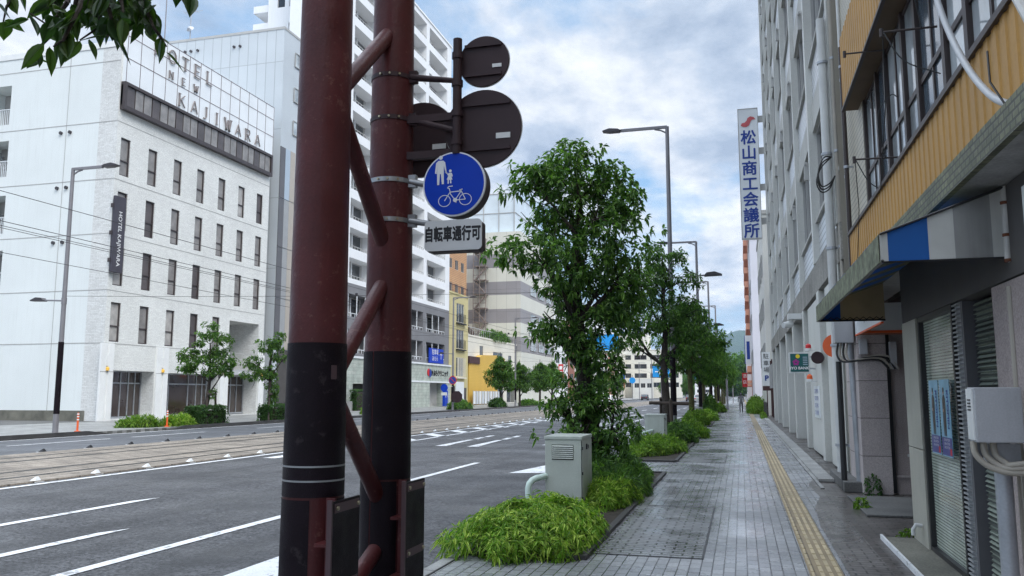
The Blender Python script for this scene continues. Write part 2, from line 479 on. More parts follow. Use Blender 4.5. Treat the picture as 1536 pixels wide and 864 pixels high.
# ------------------------------------------------------------------ palette
M = {}
def defmats():
    def a(k, *p, **q): M[k] = mat(k, *p, **q)
    # asphalt with damp patches
    a('asphalt', (0.080, 0.081, 0.086), .55, tyre=.6, var=.3, vscale=.35, grain=.85, gscale=26, bump=.5, bscale=60, rvar=.15, spec=.35)
    a('asphalt_far', (0.095, 0.10, 0.11), .6, spec=.35, var=.25, vscale=.3, grain=.25, gscale=50, rvar=.15)
    a('paver', (0.35, 0.356, 0.366), .24, var=.36, vscale=.45, grain=.16, gscale=45, brick=(.213, .107, .006, (.07, .07, .073), (.265, .272, .285)), swz='YX0', rvar=.16, bump=.15, bscale=90)
    a('paver_brown', (0.10, 0.090, 0.082), .42, var=.45, vscale=.7, grain=.25, gscale=45, brick=(.213, .107, .010, (.035, .032, .03), (.14, .125, .115)), swz='XY0', rvar=.15, bump=.15, bscale=90)
    a('paver_dark', (0.15, 0.14, 0.13), .36, var=.5, vscale=.9, grain=.2, gscale=45, brick=(.213, .107, .010, (.045, .042, .04), (.19, .175, .165)), swz='XY0', rvar=.15)
    a('paver_far', (0.26, 0.26, 0.25), .5, var=.25, vscale=.5, grain=.12, gscale=30, brick=(.6, .3, .012, (.13, .13, .12), (.3, .3, .29)), swz='XY0', rvar=.15)
    a('tactile', (0.50, 0.41, 0.25), .5, var=.3, vscale=1.2, grain=.2, gscale=70, brick=(.3, .3, .008, (.14, .1, .06), (.45, .36, .21), 0.0), swz='YX0', rvar=.1)
    a('paver_cover', (0.24, 0.243, 0.25), .25, var=.3, vscale=.8, grain=.2, gscale=45, brick=(.213, .107, .012, (.06, .06, .06), (.285, .29, .30)), swz='XY0', rvar=.15)
    a('tactile_base', (0.27, 0.21, 0.125), .6, var=.3, vscale=1.5)
    a('kerb', (0.3, 0.3, 0.29), .6, var=.35, vscale=1.3, grain=.25, gscale=60, brick=(.6, .5, .012, (.07, .07, .07), None), swz='YZ0')
    a('kerb_dark', (0.045, 0.043, 0.042), .6, var=.4, vscale=1.3, grain=.25, gscale=60)
    a('tram_stone', (0.25, 0.215, 0.175), .72, var=.45, vscale=.8, grain=.3, gscale=25, brick=(.6, .42, .03, (.12, .10, .08), (.29, .25, .205)), swz='YX0', bump=.3, bscale=20)
    a('rail', (0.035, 0.03, 0.028), .35, metal=.6, var=.2)
    a('white_paint', (0.80, 0.81, 0.82), .5, var=.1, vscale=2.0, grain=.1, gscale=60, wear=(.75, 9, (.16, .16, .165), .03))
    a('stone_step', (0.17, 0.165, 0.135), .7, var=.4, vscale=1.5, grain=.25, gscale=50, bump=.2)
    a('concrete', (0.36, 0.36, 0.35), .75, var=.25, vscale=.8, grain=.12, gscale=50, streak=.55, streak_col=(.09, .085, .075))
    a('concrete_dark', (0.13, 0.13, 0.125), .8, var=.35, vscale=1.0, grain=.2, gscale=40, bump=.2)
    a('soil', (0.035, 0.028, 0.02), .95, var=.4, vscale=6, grain=.4, gscale=40, bump=.6, bscale=25)
    # hotel
    a('hotel_tile', (0.77, 0.78, 0.75), .55, var=.07, vscale=.5, grain=.1, gscale=12, brick=(.3, .1, .004, (.6, .6, .58), (.70, .705, .68)), swz='YZ0', streak=.1)
    a('hotel_tile_side', (0.75, 0.76, 0.75), .55, var=.07, vscale=.5, grain=.1, gscale=12, brick=(.3, .1, .006, (.55, .55, .53), (.65, .655, .64)), swz='XZ0', streak=.1)
    a('hotel_paint', (0.76, 0.80, 0.795), .6, var=.05, vscale=.3, grain=.03, gscale=30, streak=.22, streak_col=(.42, .42, .38))
    a('hotel_trim', (0.8, 0.81, 0.8), .5, var=.06, grain=.03)
    a('sign_white', (0.78, 0.81, 0.83), .3, var=.06, vscale=.6)
    a('joint', (0.16, 0.12, 0.13), .7, var=.1)
    a('bronze', (0.055, 0.042, 0.042), .4, var=.15)
    a('bronze_panel', (0.10, 0.085, 0.085), .35, var=.3, vscale=.8)
    a('curtain_pale', (0.42, 0.40, 0.38), .3, var=.3, vscale=2.2, spec=.7)
    a('curtain', (0.26, 0.245, 0.235), .35, var=.35, vscale=1.6, spec=.7)
    a('banner', (0.055, 0.05, 0.065), .5, var=.1)
    a('letter_metal', (0.27, 0.235, 0.225), .4, var=.1)
    a('letter_white', (0.85, 0.85, 0.85), .4, var=.0)
    a('interior', (0.05, 0.035, 0.028), .8, var=.5, vscale=1.2)
    a('wood', (0.16, 0.085, 0.04), .5, var=.3, vscale=4)
    a('lamp_yellow', (0.85, 0.5, 0.08), .4, var=.1, emit=(1, .6, .12), estr=.05)
    M['glass'] = glass('glass')
    M['glass_brown'] = glass('glass_brown', (0.05, 0.036, 0.03), .07, .35, .5)
    M['glass_dim'] = glass('glass_dim', (0.035, 0.04, 0.047), .12, .5, .5)
    M['glass_blue'] = glass('glass_blue', (0.10, 0.13, 0.16), .08, .5, .5)
    M['glass_sky'] = glass('glass_sky', (0.44, 0.48, 0.50), .07, .55, .9)  # pale base colour paints in the reflected sky and white curtains
    # other buildings
    a('panel_grey', (0.50, 0.54, 0.57), .45, var=.06, vscale=.3, grain=.03, brick=(40, 40, .0, (.4, .4, .4), None), swz='XZ0')
    a('panel_side', (0.50, 0.54, 0.57), .45, var=.06, vscale=.3, brick=(.9, 6.0, .03, (.34, .37, .39), (.53, .57, .6), 0.0), swz='XZ0')
    a('strip_pale', (0.56, 0.60, 0.64), .45, var=.05); a('strip_tan', (0.42, 0.38, 0.33), .45, var=.05); a('strip_blue', (0.40, 0.48, 0.56), .45, var=.05)
    a('strip_dark', (0.12, 0.12, 0.13), .5, var=.08); a('strip_mid', (0.33, 0.34, 0.35), .5, var=.08)
    a('white_wall', (0.80, 0.81, 0.82), .6, var=.05, vscale=.3, streak=.12, streak_col=(.4, .4, .4))
    a('grey_wall', (0.20, 0.20, 0.21), .7, var=.12, vscale=.4, grain=.06, gscale=20)
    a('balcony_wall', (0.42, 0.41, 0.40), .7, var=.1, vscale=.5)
    a('rail_grey', (0.42, 0.42, 0.41), .5, var=.1)
    a('stone_green', (0.40, 0.45, 0.40), .6, var=.25, vscale=1.2, grain=.15, gscale=10, brick=(.9, .35, .012, (.25, .28, .25), (.47, .5, .45)), swz='YZ0')
    a('ochre', (0.56, 0.49, 0.25), .7, var=.1, vscale=.5, streak=.25, streak_col=(.3, .26, .15))
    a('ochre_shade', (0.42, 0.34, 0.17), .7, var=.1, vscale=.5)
    a('orange_brick', (0.55, 0.30, 0.15), .7, var=.12, vscale=.6, brick=(.5, .15, .01, (.42, .25, .14), (.60, .34, .17)), swz='XZ0')
    a('cream', (0.72, 0.69, 0.60), .65, var=.08, vscale=.4, streak=.2, streak_col=(.4, .37, .3))
    a('yellow_wall', (0.66, 0.42, 0.08), .6, var=.06, vscale=.4, brick=(9, .22, .015, (.58, .36, .05), None), swz='XZ0')
    a('beige_panel', (0.60, 0.60, 0.53), .6, var=.05, vscale=.3, brick=(1.8, 4, .03, (.42, .42, .38), (.63, .63, .56), 0.0), swz='XZ0')
    a('beige_panel_street', (0.60, 0.60, 0.53), .6, var=.05, vscale=.3, brick=(1.8, 4, .03, (.42, .42, .38), (.63, .63, .56), 0.0), swz='YZ0')
    a('grey_band', (0.27, 0.26, 0.27), .6, var=.06, vscale=.3, brick=(1.8, 4, .03, (.2, .19, .2), (.29, .28, .29), 0.0), swz='XZ0')
    a('maroon', (0.07, 0.03, 0.03), .6, var=.15)
    a('roof_net', (0.62, 0.70, 0.75), .3, var=.1, vscale=.4)
    a('stair_steel', (0.24, 0.20, 0.18), .6, var=.3, vscale=2)
    a('rust_red', (0.30, 0.13, 0.09), .7, var=.15)
    a('salmon', (0.52, 0.25, 0.17), .7, var=.1)
    a('lilac', (0.66, 0.66, 0.73), .6, var=.08, vscale=.3)
    a('pale_wall', (0.66, 0.66, 0.63), .7, var=.12, vscale=.25, grain=.05, streak=.25, streak_col=(.35, .34, .31))
    a('billboard_blue', (0.01, 0.30, 0.75), .5, var=.03)
    # right side
    a('chamber', (0.43, 0.43, 0.40), .6, var=.12, vscale=.6, grain=.06, gscale=35, streak=.45, streak_col=(.17, .165, .15))
    a('chamber_pillar', (0.60, 0.605, 0.57), .5, var=.08, vscale=.6, grain=.04, gscale=30, streak=.2, streak_col=(.35, .3, .22))
    a('chamber_tile', (0.56, 0.58, 0.60), .3, var=.08, vscale=.7, brick=(9.0, .16, .018, (.22, .23, .24), (.62, .64, .66)), swz='YZ0', streak=.3, streak_col=(.3, .3, .3))
    a('stained_beam', (0.27, 0.26, 0.235), .8, var=.4, vscale=.7, grain=.2, gscale=20, streak=1.0, streak_col=(.06, .055, .05))
    a('mustard', (0.43, 0.235, 0.06), .5, spec=.3, var=.16, vscale=.7, grain=.04, gscale=25, streak=.4, streak_col=(.25, .14, .05))
    a('mustard_shade', (0.46, 0.28, 0.085), .5, var=.15, vscale=.7)
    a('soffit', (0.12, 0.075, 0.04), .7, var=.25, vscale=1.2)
    a('mosaic', (0.50, 0.46, 0.36), .45, var=.1, vscale=.6, brick=(.10, .10, .014, (.26, .24, .2), (.56, .52, .42), 0.0), swz='YZ0', streak=.4, streak_col=(.2, .18, .13))
    a('moss_tile', (0.10, 0.11, 0.05), .5, var=.4, vscale=2.0, grain=.2, gscale=20, brick=(.10, .05, .008, (.045, .045, .03), (.17, .175, .095)), swz='YZ0', streak=.9, streak_col=(.035, .04, .02))
    a('dark_frame', (0.045, 0.032, 0.03), .5, var=.25)
    a('pink_wall', (0.40, 0.34, 0.325), .8, var=.22, vscale=1.0, grain=.22, gscale=70, bump=.35, bscale=90, streak=.35, streak_col=(.12, .09, .08))
    a('pink_block', (0.46, 0.41, 0.40), .8, var=.2, vscale=1.0, grain=.18, gscale=70, brick=(3, .62, .008, (.2, .18, .17), (.42, .37, .36)), swz='XZ0', bump=.25, bscale=80)
    a('cream_slab', (0.42, 0.41, 0.35), .5, var=.15, vscale=1.2, grain=.05, streak=.35, streak_col=(.2, .18, .14))
    a('black_metal', (0.02, 0.02, 0.022), .45, var=.15)
    a('dark_wall', (0.075, 0.07, 0.067), .7, var=.2)
    a('louvre_green', (0.26, 0.30, 0.25), .5, var=.2, vscale=1.5, brick=(5, .045, .012, (.06, .07, .06), (.3, .34, .28)), swz='YZ0', streak=.3)
    a('shop_blind', (0.50, 0.56, 0.48), .12, var=.4, vscale=1.3, brick=(7, .03, .006, (.19, .22, .18), (.48, .54, .46)), swz='YZ0', spec=.9, streak=.4, streak_col=(.30, .28, .18))
    a('galv', (0.42, 0.44, 0.47), .42, metal=.55, var=.2, vscale=3, grain=.06)
    a('box_grey', (0.43, 0.44, 0.46), .45, var=.12, vscale=2.5, grain=.06, gscale=90, streak=.25)
    a('box_white', (0.68, 0.69, 0.68), .45, var=.1, vscale=2.5)
    a('pipe_white', (0.60, 0.61, 0.60), .45, var=.1, vscale=3, streak=.3)
    a('hose_grey', (0.42, 0.43, 0.44), .45, var=.1, vscale=3)
    a('pipe_beige', (0.36, 0.33, 0.28), .5, var=.15)
    a('cable', (0.02, 0.02, 0.02), .6, var=.1)
    a('rusty', (0.55, 0.54, 0.51), .6, var=.2, vscale=5, streak=0, island=0)
    a('rust', (0.16, 0.055, 0.025), .8, var=.3, vscale=8)
    a('canvas_blue', (0.012, 0.13, 0.45), .6, trans=.3, var=.12, vscale=2.0)
    a('canvas_white', (0.70, 0.70, 0.66), .65, trans=.3, var=.14, vscale=2.0, streak=.3, streak_col=(.3, .29, .25))
    a('canvas_grey', (0.40, 0.40, 0.385), .65, trans=.3, var=.2, vscale=2.0, streak=.5, streak_col=(.12, .12, .11))
    a('canvas_tan', (0.52, 0.43, 0.28), .65, trans=.35, var=.2, vscale=2.0)
    a('canvas_moss', (0.16, 0.175, 0.115), .8, var=.5, vscale=7.0, grain=.3, gscale=18)
    # gantry and signs
    a('oxblood', (0.078, 0.0175, 0.0185), .42, spec=.28, var=.3, vscale=2.2, grain=.1, gscale=90, streak=.8, streak_col=(.04, .012, .014), rvar=.12, wear=(.6, 18, (.15, .07, .06), .068), bump=.06, bscale=30)
    a('pole_sheet', (0.0085, 0.0046, 0.0078), .5, spec=.15, wear=(.5, 11, (.05, .042, .044), .062), rvar=.12, var=.3, vscale=2.0, grain=.3, gscale=120, bump=.1, bscale=150)
    a('brown_metal', (0.040, 0.0225, 0.026), .5, spec=.3, var=.2, vscale=3)
    a('brown_edge', (0.075, 0.043, 0.048), .5, var=.15)
    a('steel_band', (0.36, 0.37, 0.38), .35, metal=.7, var=.15)
    a('bolt', (0.45, 0.40, 0.28), .35, metal=.8, var=.1)
    a('sign_blue', (0.004, 0.045, 0.44), .4, spec=.2, var=.06, vscale=3)
    a('sign_grey', (0.56, 0.57, 0.575), .45, var=.06, vscale=3)
    a('sign_mark', (0.72, 0.74, 0.76), .4, var=.03)
    a('ink', (0.008, 0.008, 0.01), .5, var=0)
    a('ink_blue', (0.012, 0.05, 0.30), .5, var=0)
    a('red', (0.55, 0.02, 0.025), .45, var=.05)
    a('pink_red', (0.55, 0.10, 0.11), .45, var=.05)
    a('orange', (0.80, 0.13, 0.03), .45, var=.1)
    a('teal', (0.008, 0.10, 0.10), .4, var=.1)
    a('yellow', (0.85, 0.65, 0.03), .4, var=0)
    a('purple', (0.35, 0.03, 0.25), .4, var=0)
    a('lamp_grey', (0.23, 0.225, 0.24), .45, var=.1, vscale=2, metal=.2)
    a('lamp_head', (0.05, 0.045, 0.05), .4, var=.1)
    a('cabinet', (0.47, 0.505, 0.46), .5, var=.12, vscale=2.0, grain=.07, gscale=70, streak=.3, streak_col=(.2, .2, .15))
    a('cabinet_gap', (0.03, 0.035, 0.03), .7, var=0)
    a('guard_pipe', (0.56, 0.68, 0.62), .4, var=.1, vscale=3)
    # plants
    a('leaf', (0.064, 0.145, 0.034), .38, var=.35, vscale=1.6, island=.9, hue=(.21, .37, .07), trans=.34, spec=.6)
    a('leaf_far', (0.075, 0.165, 0.04), .45, var=.35, vscale=1.2, island=.85, hue=(.22, .38, .07), trans=.34, spec=.4)
    a('leaf_bright', (0.12, 0.24, 0.028), .45, var=.3, vscale=2, island=.9, hue=(.32, .46, .07), trans=.25, spec=.35)
    a('bamboo_leaf', (0.16, 0.32, 0.03), .42, var=.3, vscale=3, island=.95, hue=(.55, .68, .13), trans=.25, spec=.35)
    a('hedge_leaf', (0.05, 0.13, 0.024), .5, var=.3, vscale=2, island=.7, hue=(.07, .16, .025), trans=.15)
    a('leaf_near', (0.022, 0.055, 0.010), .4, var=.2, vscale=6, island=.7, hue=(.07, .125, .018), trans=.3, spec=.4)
    a('bark', (0.045, 0.035, 0.028), .9, var=.4, vscale=5, grain=.4, gscale=30, bump=.6, bscale=25)
    a('bark_moss', (0.10, 0.095, 0.035), .9, var=.4, vscale=5, grain=.4, gscale=30, bump=.6, bscale=25)
    a('stake', (0.06, 0.045, 0.035), .85, var=.3, vscale=4)
    a('forest', (0.022, 0.05, 0.022), .95, var=.4, vscale=.02)
    a('hill', (0.035, 0.065, 0.035), .95, var=.3, vscale=.004)
defmats()

# ================================================================== GROUND
ROAD_Z = -0.13
def sheet(name, x0, x1, y0, y1, z, m, kind='structure'):
    b = MB(); b.face([(x0, y0, z), (x1, y0, z), (x1, y1, z), (x0, y1, z)])
    return tag(b.build(name, m), kind=kind)
KX, FKX = -2.95, -26.8                     # kerb lines
b = MB(); b.face([(-3400, -400, -.2), (3400, -400, -.2), (3400, 6000, -.2), (-3400, 6000, -.2)])
tag(b.build('ground', M['concrete_dark']), kind='structure')
sheet('road', -26.8, KX, -25, 700, ROAD_Z, M['asphalt'])
sheet('far_carriageway', -26.8, -20.55, -25, 700, ROAD_Z + .004, M['asphalt_far'])
# right pavement with real kerb stones
b = MB(); b.box(KX + .15, 1.30, -12, 640, -.19, 0.0); tag(b.build('pavement', M['paver']), kind='structure')
b = MB(); b.box(1.302, 2.9, -12, 640, -.19, -.004); tag(b.build('paved_shop_strip', M['paver_brown']), kind='structure')
b = MB(); b.box(2.902, 60, -12, 640, -.19, -.01); tag(b.build('right_plot_ground', M['concrete_dark']), kind='structure')
b = MB(); b.box(KX, KX + .148, -12, 640, -.19, 0.012); tag(b.build('kerb', M['kerb'], bevel=.015), kind='structure')
# left pavement
b = MB(); b.box(-36.98, FKX - .202, -25, 640, -.19, 0.0); tag(b.build('pavement_opposite', M['paver_far']), kind='structure')
b = MB()
for y0, y1 in ((-25, 29.6), (36.0, 640)): b.box(FKX - .2, FKX, y0, y1, -.19, 0.06)
for y0, y1, z0, z1 in ((29.6, 30.9, .06, -.1), (34.7, 36.0, -.1, .06)):
    b.face([(FKX - .2, y0, z0), (FKX, y0, z0), (FKX, y1, z1), (FKX - .2, y1, z1)]); b.face([(FKX, y0, -.19), (FKX, y1, -.19), (FKX, y1, z1), (FKX, y0, z0)])
tag(b.build('kerb_opposite', M['kerb_dark']), kind='structure')
b = MB(); b.box(-80, -36.985, -25, 640, -.19, -.006); tag(b.build('left_plot_ground', M['concrete_dark']), kind='structure')

# tram bed with rails
b = MB(); b.box(-20.35, -13.75, -25, 640, -.19, ROAD_Z + .03); tag(b.build('tram_track_bed', M['tram_stone']), kind='structure')
b = MB()
for xr in (-14.75, -15.82, -18.2, -19.27):
    b.box(xr - .035, xr + .035, -25, 640, ROAD_Z + .02, ROAD_Z + .036)
    b.box(xr + .05, xr + .13, -25, 640, ROAD_Z + .02, ROAD_Z + .033)
tag(b.build('tram_rails', M['rail']), kind='structure')
# painted markings, sheets 4 mm above the asphalt
zm = ROAD_Z + .008
b = MB()
def strip(x, wd, y0, y1, sk=0.0):
    b.face([(x - wd / 2, y0, zm), (x + wd / 2, y0 + sk, zm), (x + wd / 2, y1 + sk, zm), (x - wd / 2, y1, zm)])
strip(-13.42, .16, -25, 400); strip(-20.52, .15, -25, 400); strip(-26.66, .16, -25, 400)
strip(-12.62, .4, 20.6, 21.9); 
strip(-6.5, .16, -10, 11.9); 
for y in (14.7, 28.2, 40.2, 52.2, 64.2, 76.2, 88.2, 100.2, 112, 124, 136): strip(-6.62, .16, y, y + 6.0)
for y in (4.2, ): strip(-9.75, .16, y, 11.9, .5); strip(-7.93, .16, y, 9.1, .4)
for y in (50., 62, 74, 86, 98, 110, 122, 134, 150, 170): strip(-9.9, .16, y, y + 5)
for y in (22.9, 28.9, 38, 48, 58): strip(-24.05, .13, y, y + 4.8)
strip(-3.75, .14, 34, 160)
for k in range(9):                                       # hatching beside the tram stop taper
    y = 29 + k * 3.3
    b.face([(-13.3, y + 1.8, zm), (-12.0, y, zm), (-12.0, y + 1.0, zm), (-13.3, y + 2.8, zm)])
b.face([(-12.0, 27, zm), (-11.85, 27, zm), (-12.9, 70, zm), (-13.05, 70, zm)])
b.face([(-4.95, 4.6, zm), (-4.35, 4.6, zm), (-4.35, 9.2, zm), (-4.95, 9.2, zm)])          # cycle lane block by the gantry
b.face([(-5.1, 18.2, zm), (-4.15, 18.5, zm), (-4.55, 21.6, zm)])
for x in (-10.0, -8.85):                                  # wavy lane arrows
    b.face([(x - .1, 26.8, zm), (x + .28, 26.9, zm), (x + .1, 28.9, zm), (x - .15, 28.9, zm)])
    b.face([(x - .15, 28.9, zm), (x + .1, 28.9, zm), (x - .02, 30.9, zm), (x - .2, 30.7, zm)])
    for q in range(2): b.face([(x - .2 - .05 * q, 31.3 + q * 1.6, zm), (x + .02 - .05 * q, 31.3 + q * 1.6, zm), (x - .06 - .05 * q, 32.5 + q * 1.6, zm), (x - .28 - .05 * q, 32.5 + q * 1.6, zm)])
for x, y in ((-5.0, 31), (-4.9, 36), (-5.1, 42), (-8.2, 46), (-8.1, 53), (-5.0, 50), (-5.0, 60), (-8.2, 66), (-11.2, 60), (-11.3, 72)):
    for q in range(3): b.face([(x - .5, y + q * 1.5, zm), (x + .1, y + .4 + q * 1.5, zm), (x + .7, y + q * 1.5, zm), (x + .7, y + .6 + q * 1.5, zm), (x + .1, y + 1.0 + q * 1.5, zm), (x - .5, y + .6 + q * 1.5, zm)])
for k in range(10): b.face([(-12.6 + k * .95, 150, zm), (-12.1 + k * .95, 150, zm), (-12.1 + k * .95, 154, zm), (-12.6 + k * .95, 154, zm)])
tag(b.build('road_markings', M['white_paint']), kind='structure')

# tactile paving: tiles with raised bars
b = MB(); b.box(.55, .85, -6, 300, .001, .006); b.mat(1)
for k in range(4):
    xx = .55 + .0375 + k * .075
    for j in range(120):
        y = 3 + j * .3; b.box(xx - .018, xx + .018, y + .018, y + .282, .006, .0105)
tag(b.build('tactile_paving', [M['tactile_base'], M['tactile']]), kind='structure')
# inspection covers flush with the pavers
def cover(x0, x1, y0, y1):
    b = MB()
    t = .022
    for a in ((x0, x1, y0, y0 + t), (x0, x1, y1 - t, y1), (x0, x0 + t, y0 + t, y1 - t), (x1 - t, x1, y0 + t, y1 - t)): b.box(*a, .001, .007)
    o = b.build('inspection_cover_frame', M['black_metal']); tag(o, kind='structure')
    b = MB(); b.box(x0 + t, x1 - t, y0 + t, y1 - t, .001, .0045); tag(b.build('inspection_cover_inlay', M['paver_cover']), kind='structure')
cover(-1.6, -.42, 8.75, 12.65); cover(-1.7, -.42, 20.7, 23.6); cover(-1.3, -.5, 34, 36)
b = MB(); b.prism([(.90, -12), (1.301, -12), (1.301, 17.5), (1.12, 16.2), (1.16, 14.4), (.98, 13.1), (.90, 11.2)], lambda u, v, d: (u, v, d), .001, .005); tag(b.build('paved_dark_strip', M['paver_dark']), kind='structure')
# dark edging + drainage strip in front of the shops
b = MB(); b.box(1.28, 1.34, 15.6, 60, .001, .02); b.box(1.34, 1.62, 16.8, 60, .001, .06); tag(b.build('gutter', M['kerb']), kind='structure')
b = MB(); b.box(1.50, 1.95, 4, 10.45, 0, .035); tag(b.build('shop_step', M['stone_step'], bevel=.006), kind='structure')
b = MB(); b.box(1.475, 1.498, 4, 10.5, .001, .055); tag(b.build('shop_step_edge', M['white_paint']), kind='structure')
b = MB(); b.box(1.58, 2.6, 12.3, 14.5, .0, .03); tag(b.build('alley_slab', M['concrete_dark'], bevel=.008), kind='structure')
b = MB(); b.box(1.62, 1.93, 15.2, 17.6, 0, .17); tag(b.build('pillar_plinth', M['concrete_dark'], bevel=.01), kind='structure')
# planting strip soil
b = MB()
for y0, y1 in ((8.4, 17.5), (20.8, 31.5), (43, 50), (58, 65), (73, 80), (88, 95)):
    b.box(-2.78, -1.62, y0, y1, .001, .03)
tag(b.build('planting_strip', M['soil']), kind='structure')
b = MB()
for y0, y1 in ((8.4, 17.6), (20.7, 31.6), (42.9, 50.1), (57.9, 65.1), (72.9, 80.1)):
    b.box(-1.62, -1.54, y0, y1, .0, .05); b.box(-2.8, -1.62, y0 - .08, y0, 0, .05); b.box(-2.8, -1.62, y1, y1 + .08, 0, .05)
tag(b.build('planting_strip_edge', M['kerb_dark'], bevel=.008), kind='structure')

# far hills and wooded skyline
def ridge(name, pts, y, depth, m, zb=-5):
    b = MB()
    for (xa, za), (xb, zb_) in zip(pts, pts[1:]):
        b.face([(xa, y - depth, zb), (xb, y - depth, zb), (xb, y, zb_), (xa, y, za)])
        b.face([(xa, y, za), (xb, y, zb_), (xb, y + depth, zb), (xa, y + depth, zb)])
    return tag(b.build(name, m, smooth=True, weld=True), kind='structure')
hp = [(x, 190 + 70 * math.exp(-((x + 20) / 130.0) ** 2) + 60 * math.sin(x * .0021 + 1) + 14 * math.sin(x * .012)) for x in range(-3200, 3200, 40)]
ridge('hill', hp, 4200, 1500, M['hill'])

# ================================================================== LEFT BUILDINGS
def win(root, P, u0, u1, v0, v1, d, frame, pane, fw=.05, mull=(), bars=(), name='window', fd=.05):
    """a window: frame mesh, with its pane as a sub-part"""
    b = MB()
    for a in ((u0, u0 + fw, v0, v1), (u1 - fw, u1, v0, v1), (u0 + fw, u1 - fw, v0, v0 + fw), (u0 + fw, u1 - fw, v1 - fw, v1)): b.pbox(P, *a, d - fd, d + .01)
    for t in mull: uu = u0 + (u1 - u0) * t; b.pbox(P, uu - fw / 2, uu + fw / 2, v0 + fw, v1 - fw, d - fd * .9, d + .008)
    for t in bars: vv = v0 + (v1 - v0) * t; b.pbox(P, u0 + fw, u1 - fw, vv - fw / 2, vv + fw / 2, d - fd * .8, d + .006)
    o = b.build(name, frame, root)
    g = MB(); g.rect(P, u0 + .005, u1 - .005, v0 + .005, v1 - .005, d); g.build('pane', pane, o)
    return o
def far_window(root, P, u0, u1, v0, v1, d, mats, mull=1, fw=.06, rail=False):
    b = MB(); b.rect(P, u0, u1, v0, v1, d)
    b.mat(1)
    for a in ((u0, u0 + fw, v0, v1), (u1 - fw, u1, v0, v1), (u0 + fw, u1 - fw, v0, v0 + fw), (u0 + fw, u1 - fw, v1 - fw, v1)): b.pbox(P, *a, d - .06, d + .01)
    for k in range(mull): uu = u0 + (u1 - u0) * (k + 1) / (mull + 1); b.pbox(P, uu - fw / 2, uu + fw / 2, v0 + fw, v1 - fw, d - .05, d + .01)
    return b.build('window', mats, root)
def block(root, name, x0, x1, y0, y1, z0, z1, m, skip=()):
    b = MB()
    if 'x1' not in skip: b.face([(x1, y0, z0), (x1, y1, z0), (x1, y1, z1), (x1, y0, z1)])
    if 'x0' not in skip: b.face([(x0, y0, z0), (x0, y1, z0), (x0, y1, z1), (x0, y0, z1)])
    if 'y0' not in skip: b.face([(x0, y0, z0), (x1, y0, z0), (x1, y0, z1), (x0, y0, z1)])
    if 'y1' not in skip: b.face([(x0, y1, z0), (x1, y1, z0), (x1, y1, z1), (x0, y1, z1)])
    b.face([(x0, y0, z1), (x1, y0, z1), (x1, y1, z1), (x0, y1, z1)])
    return b.build(name, m, root)

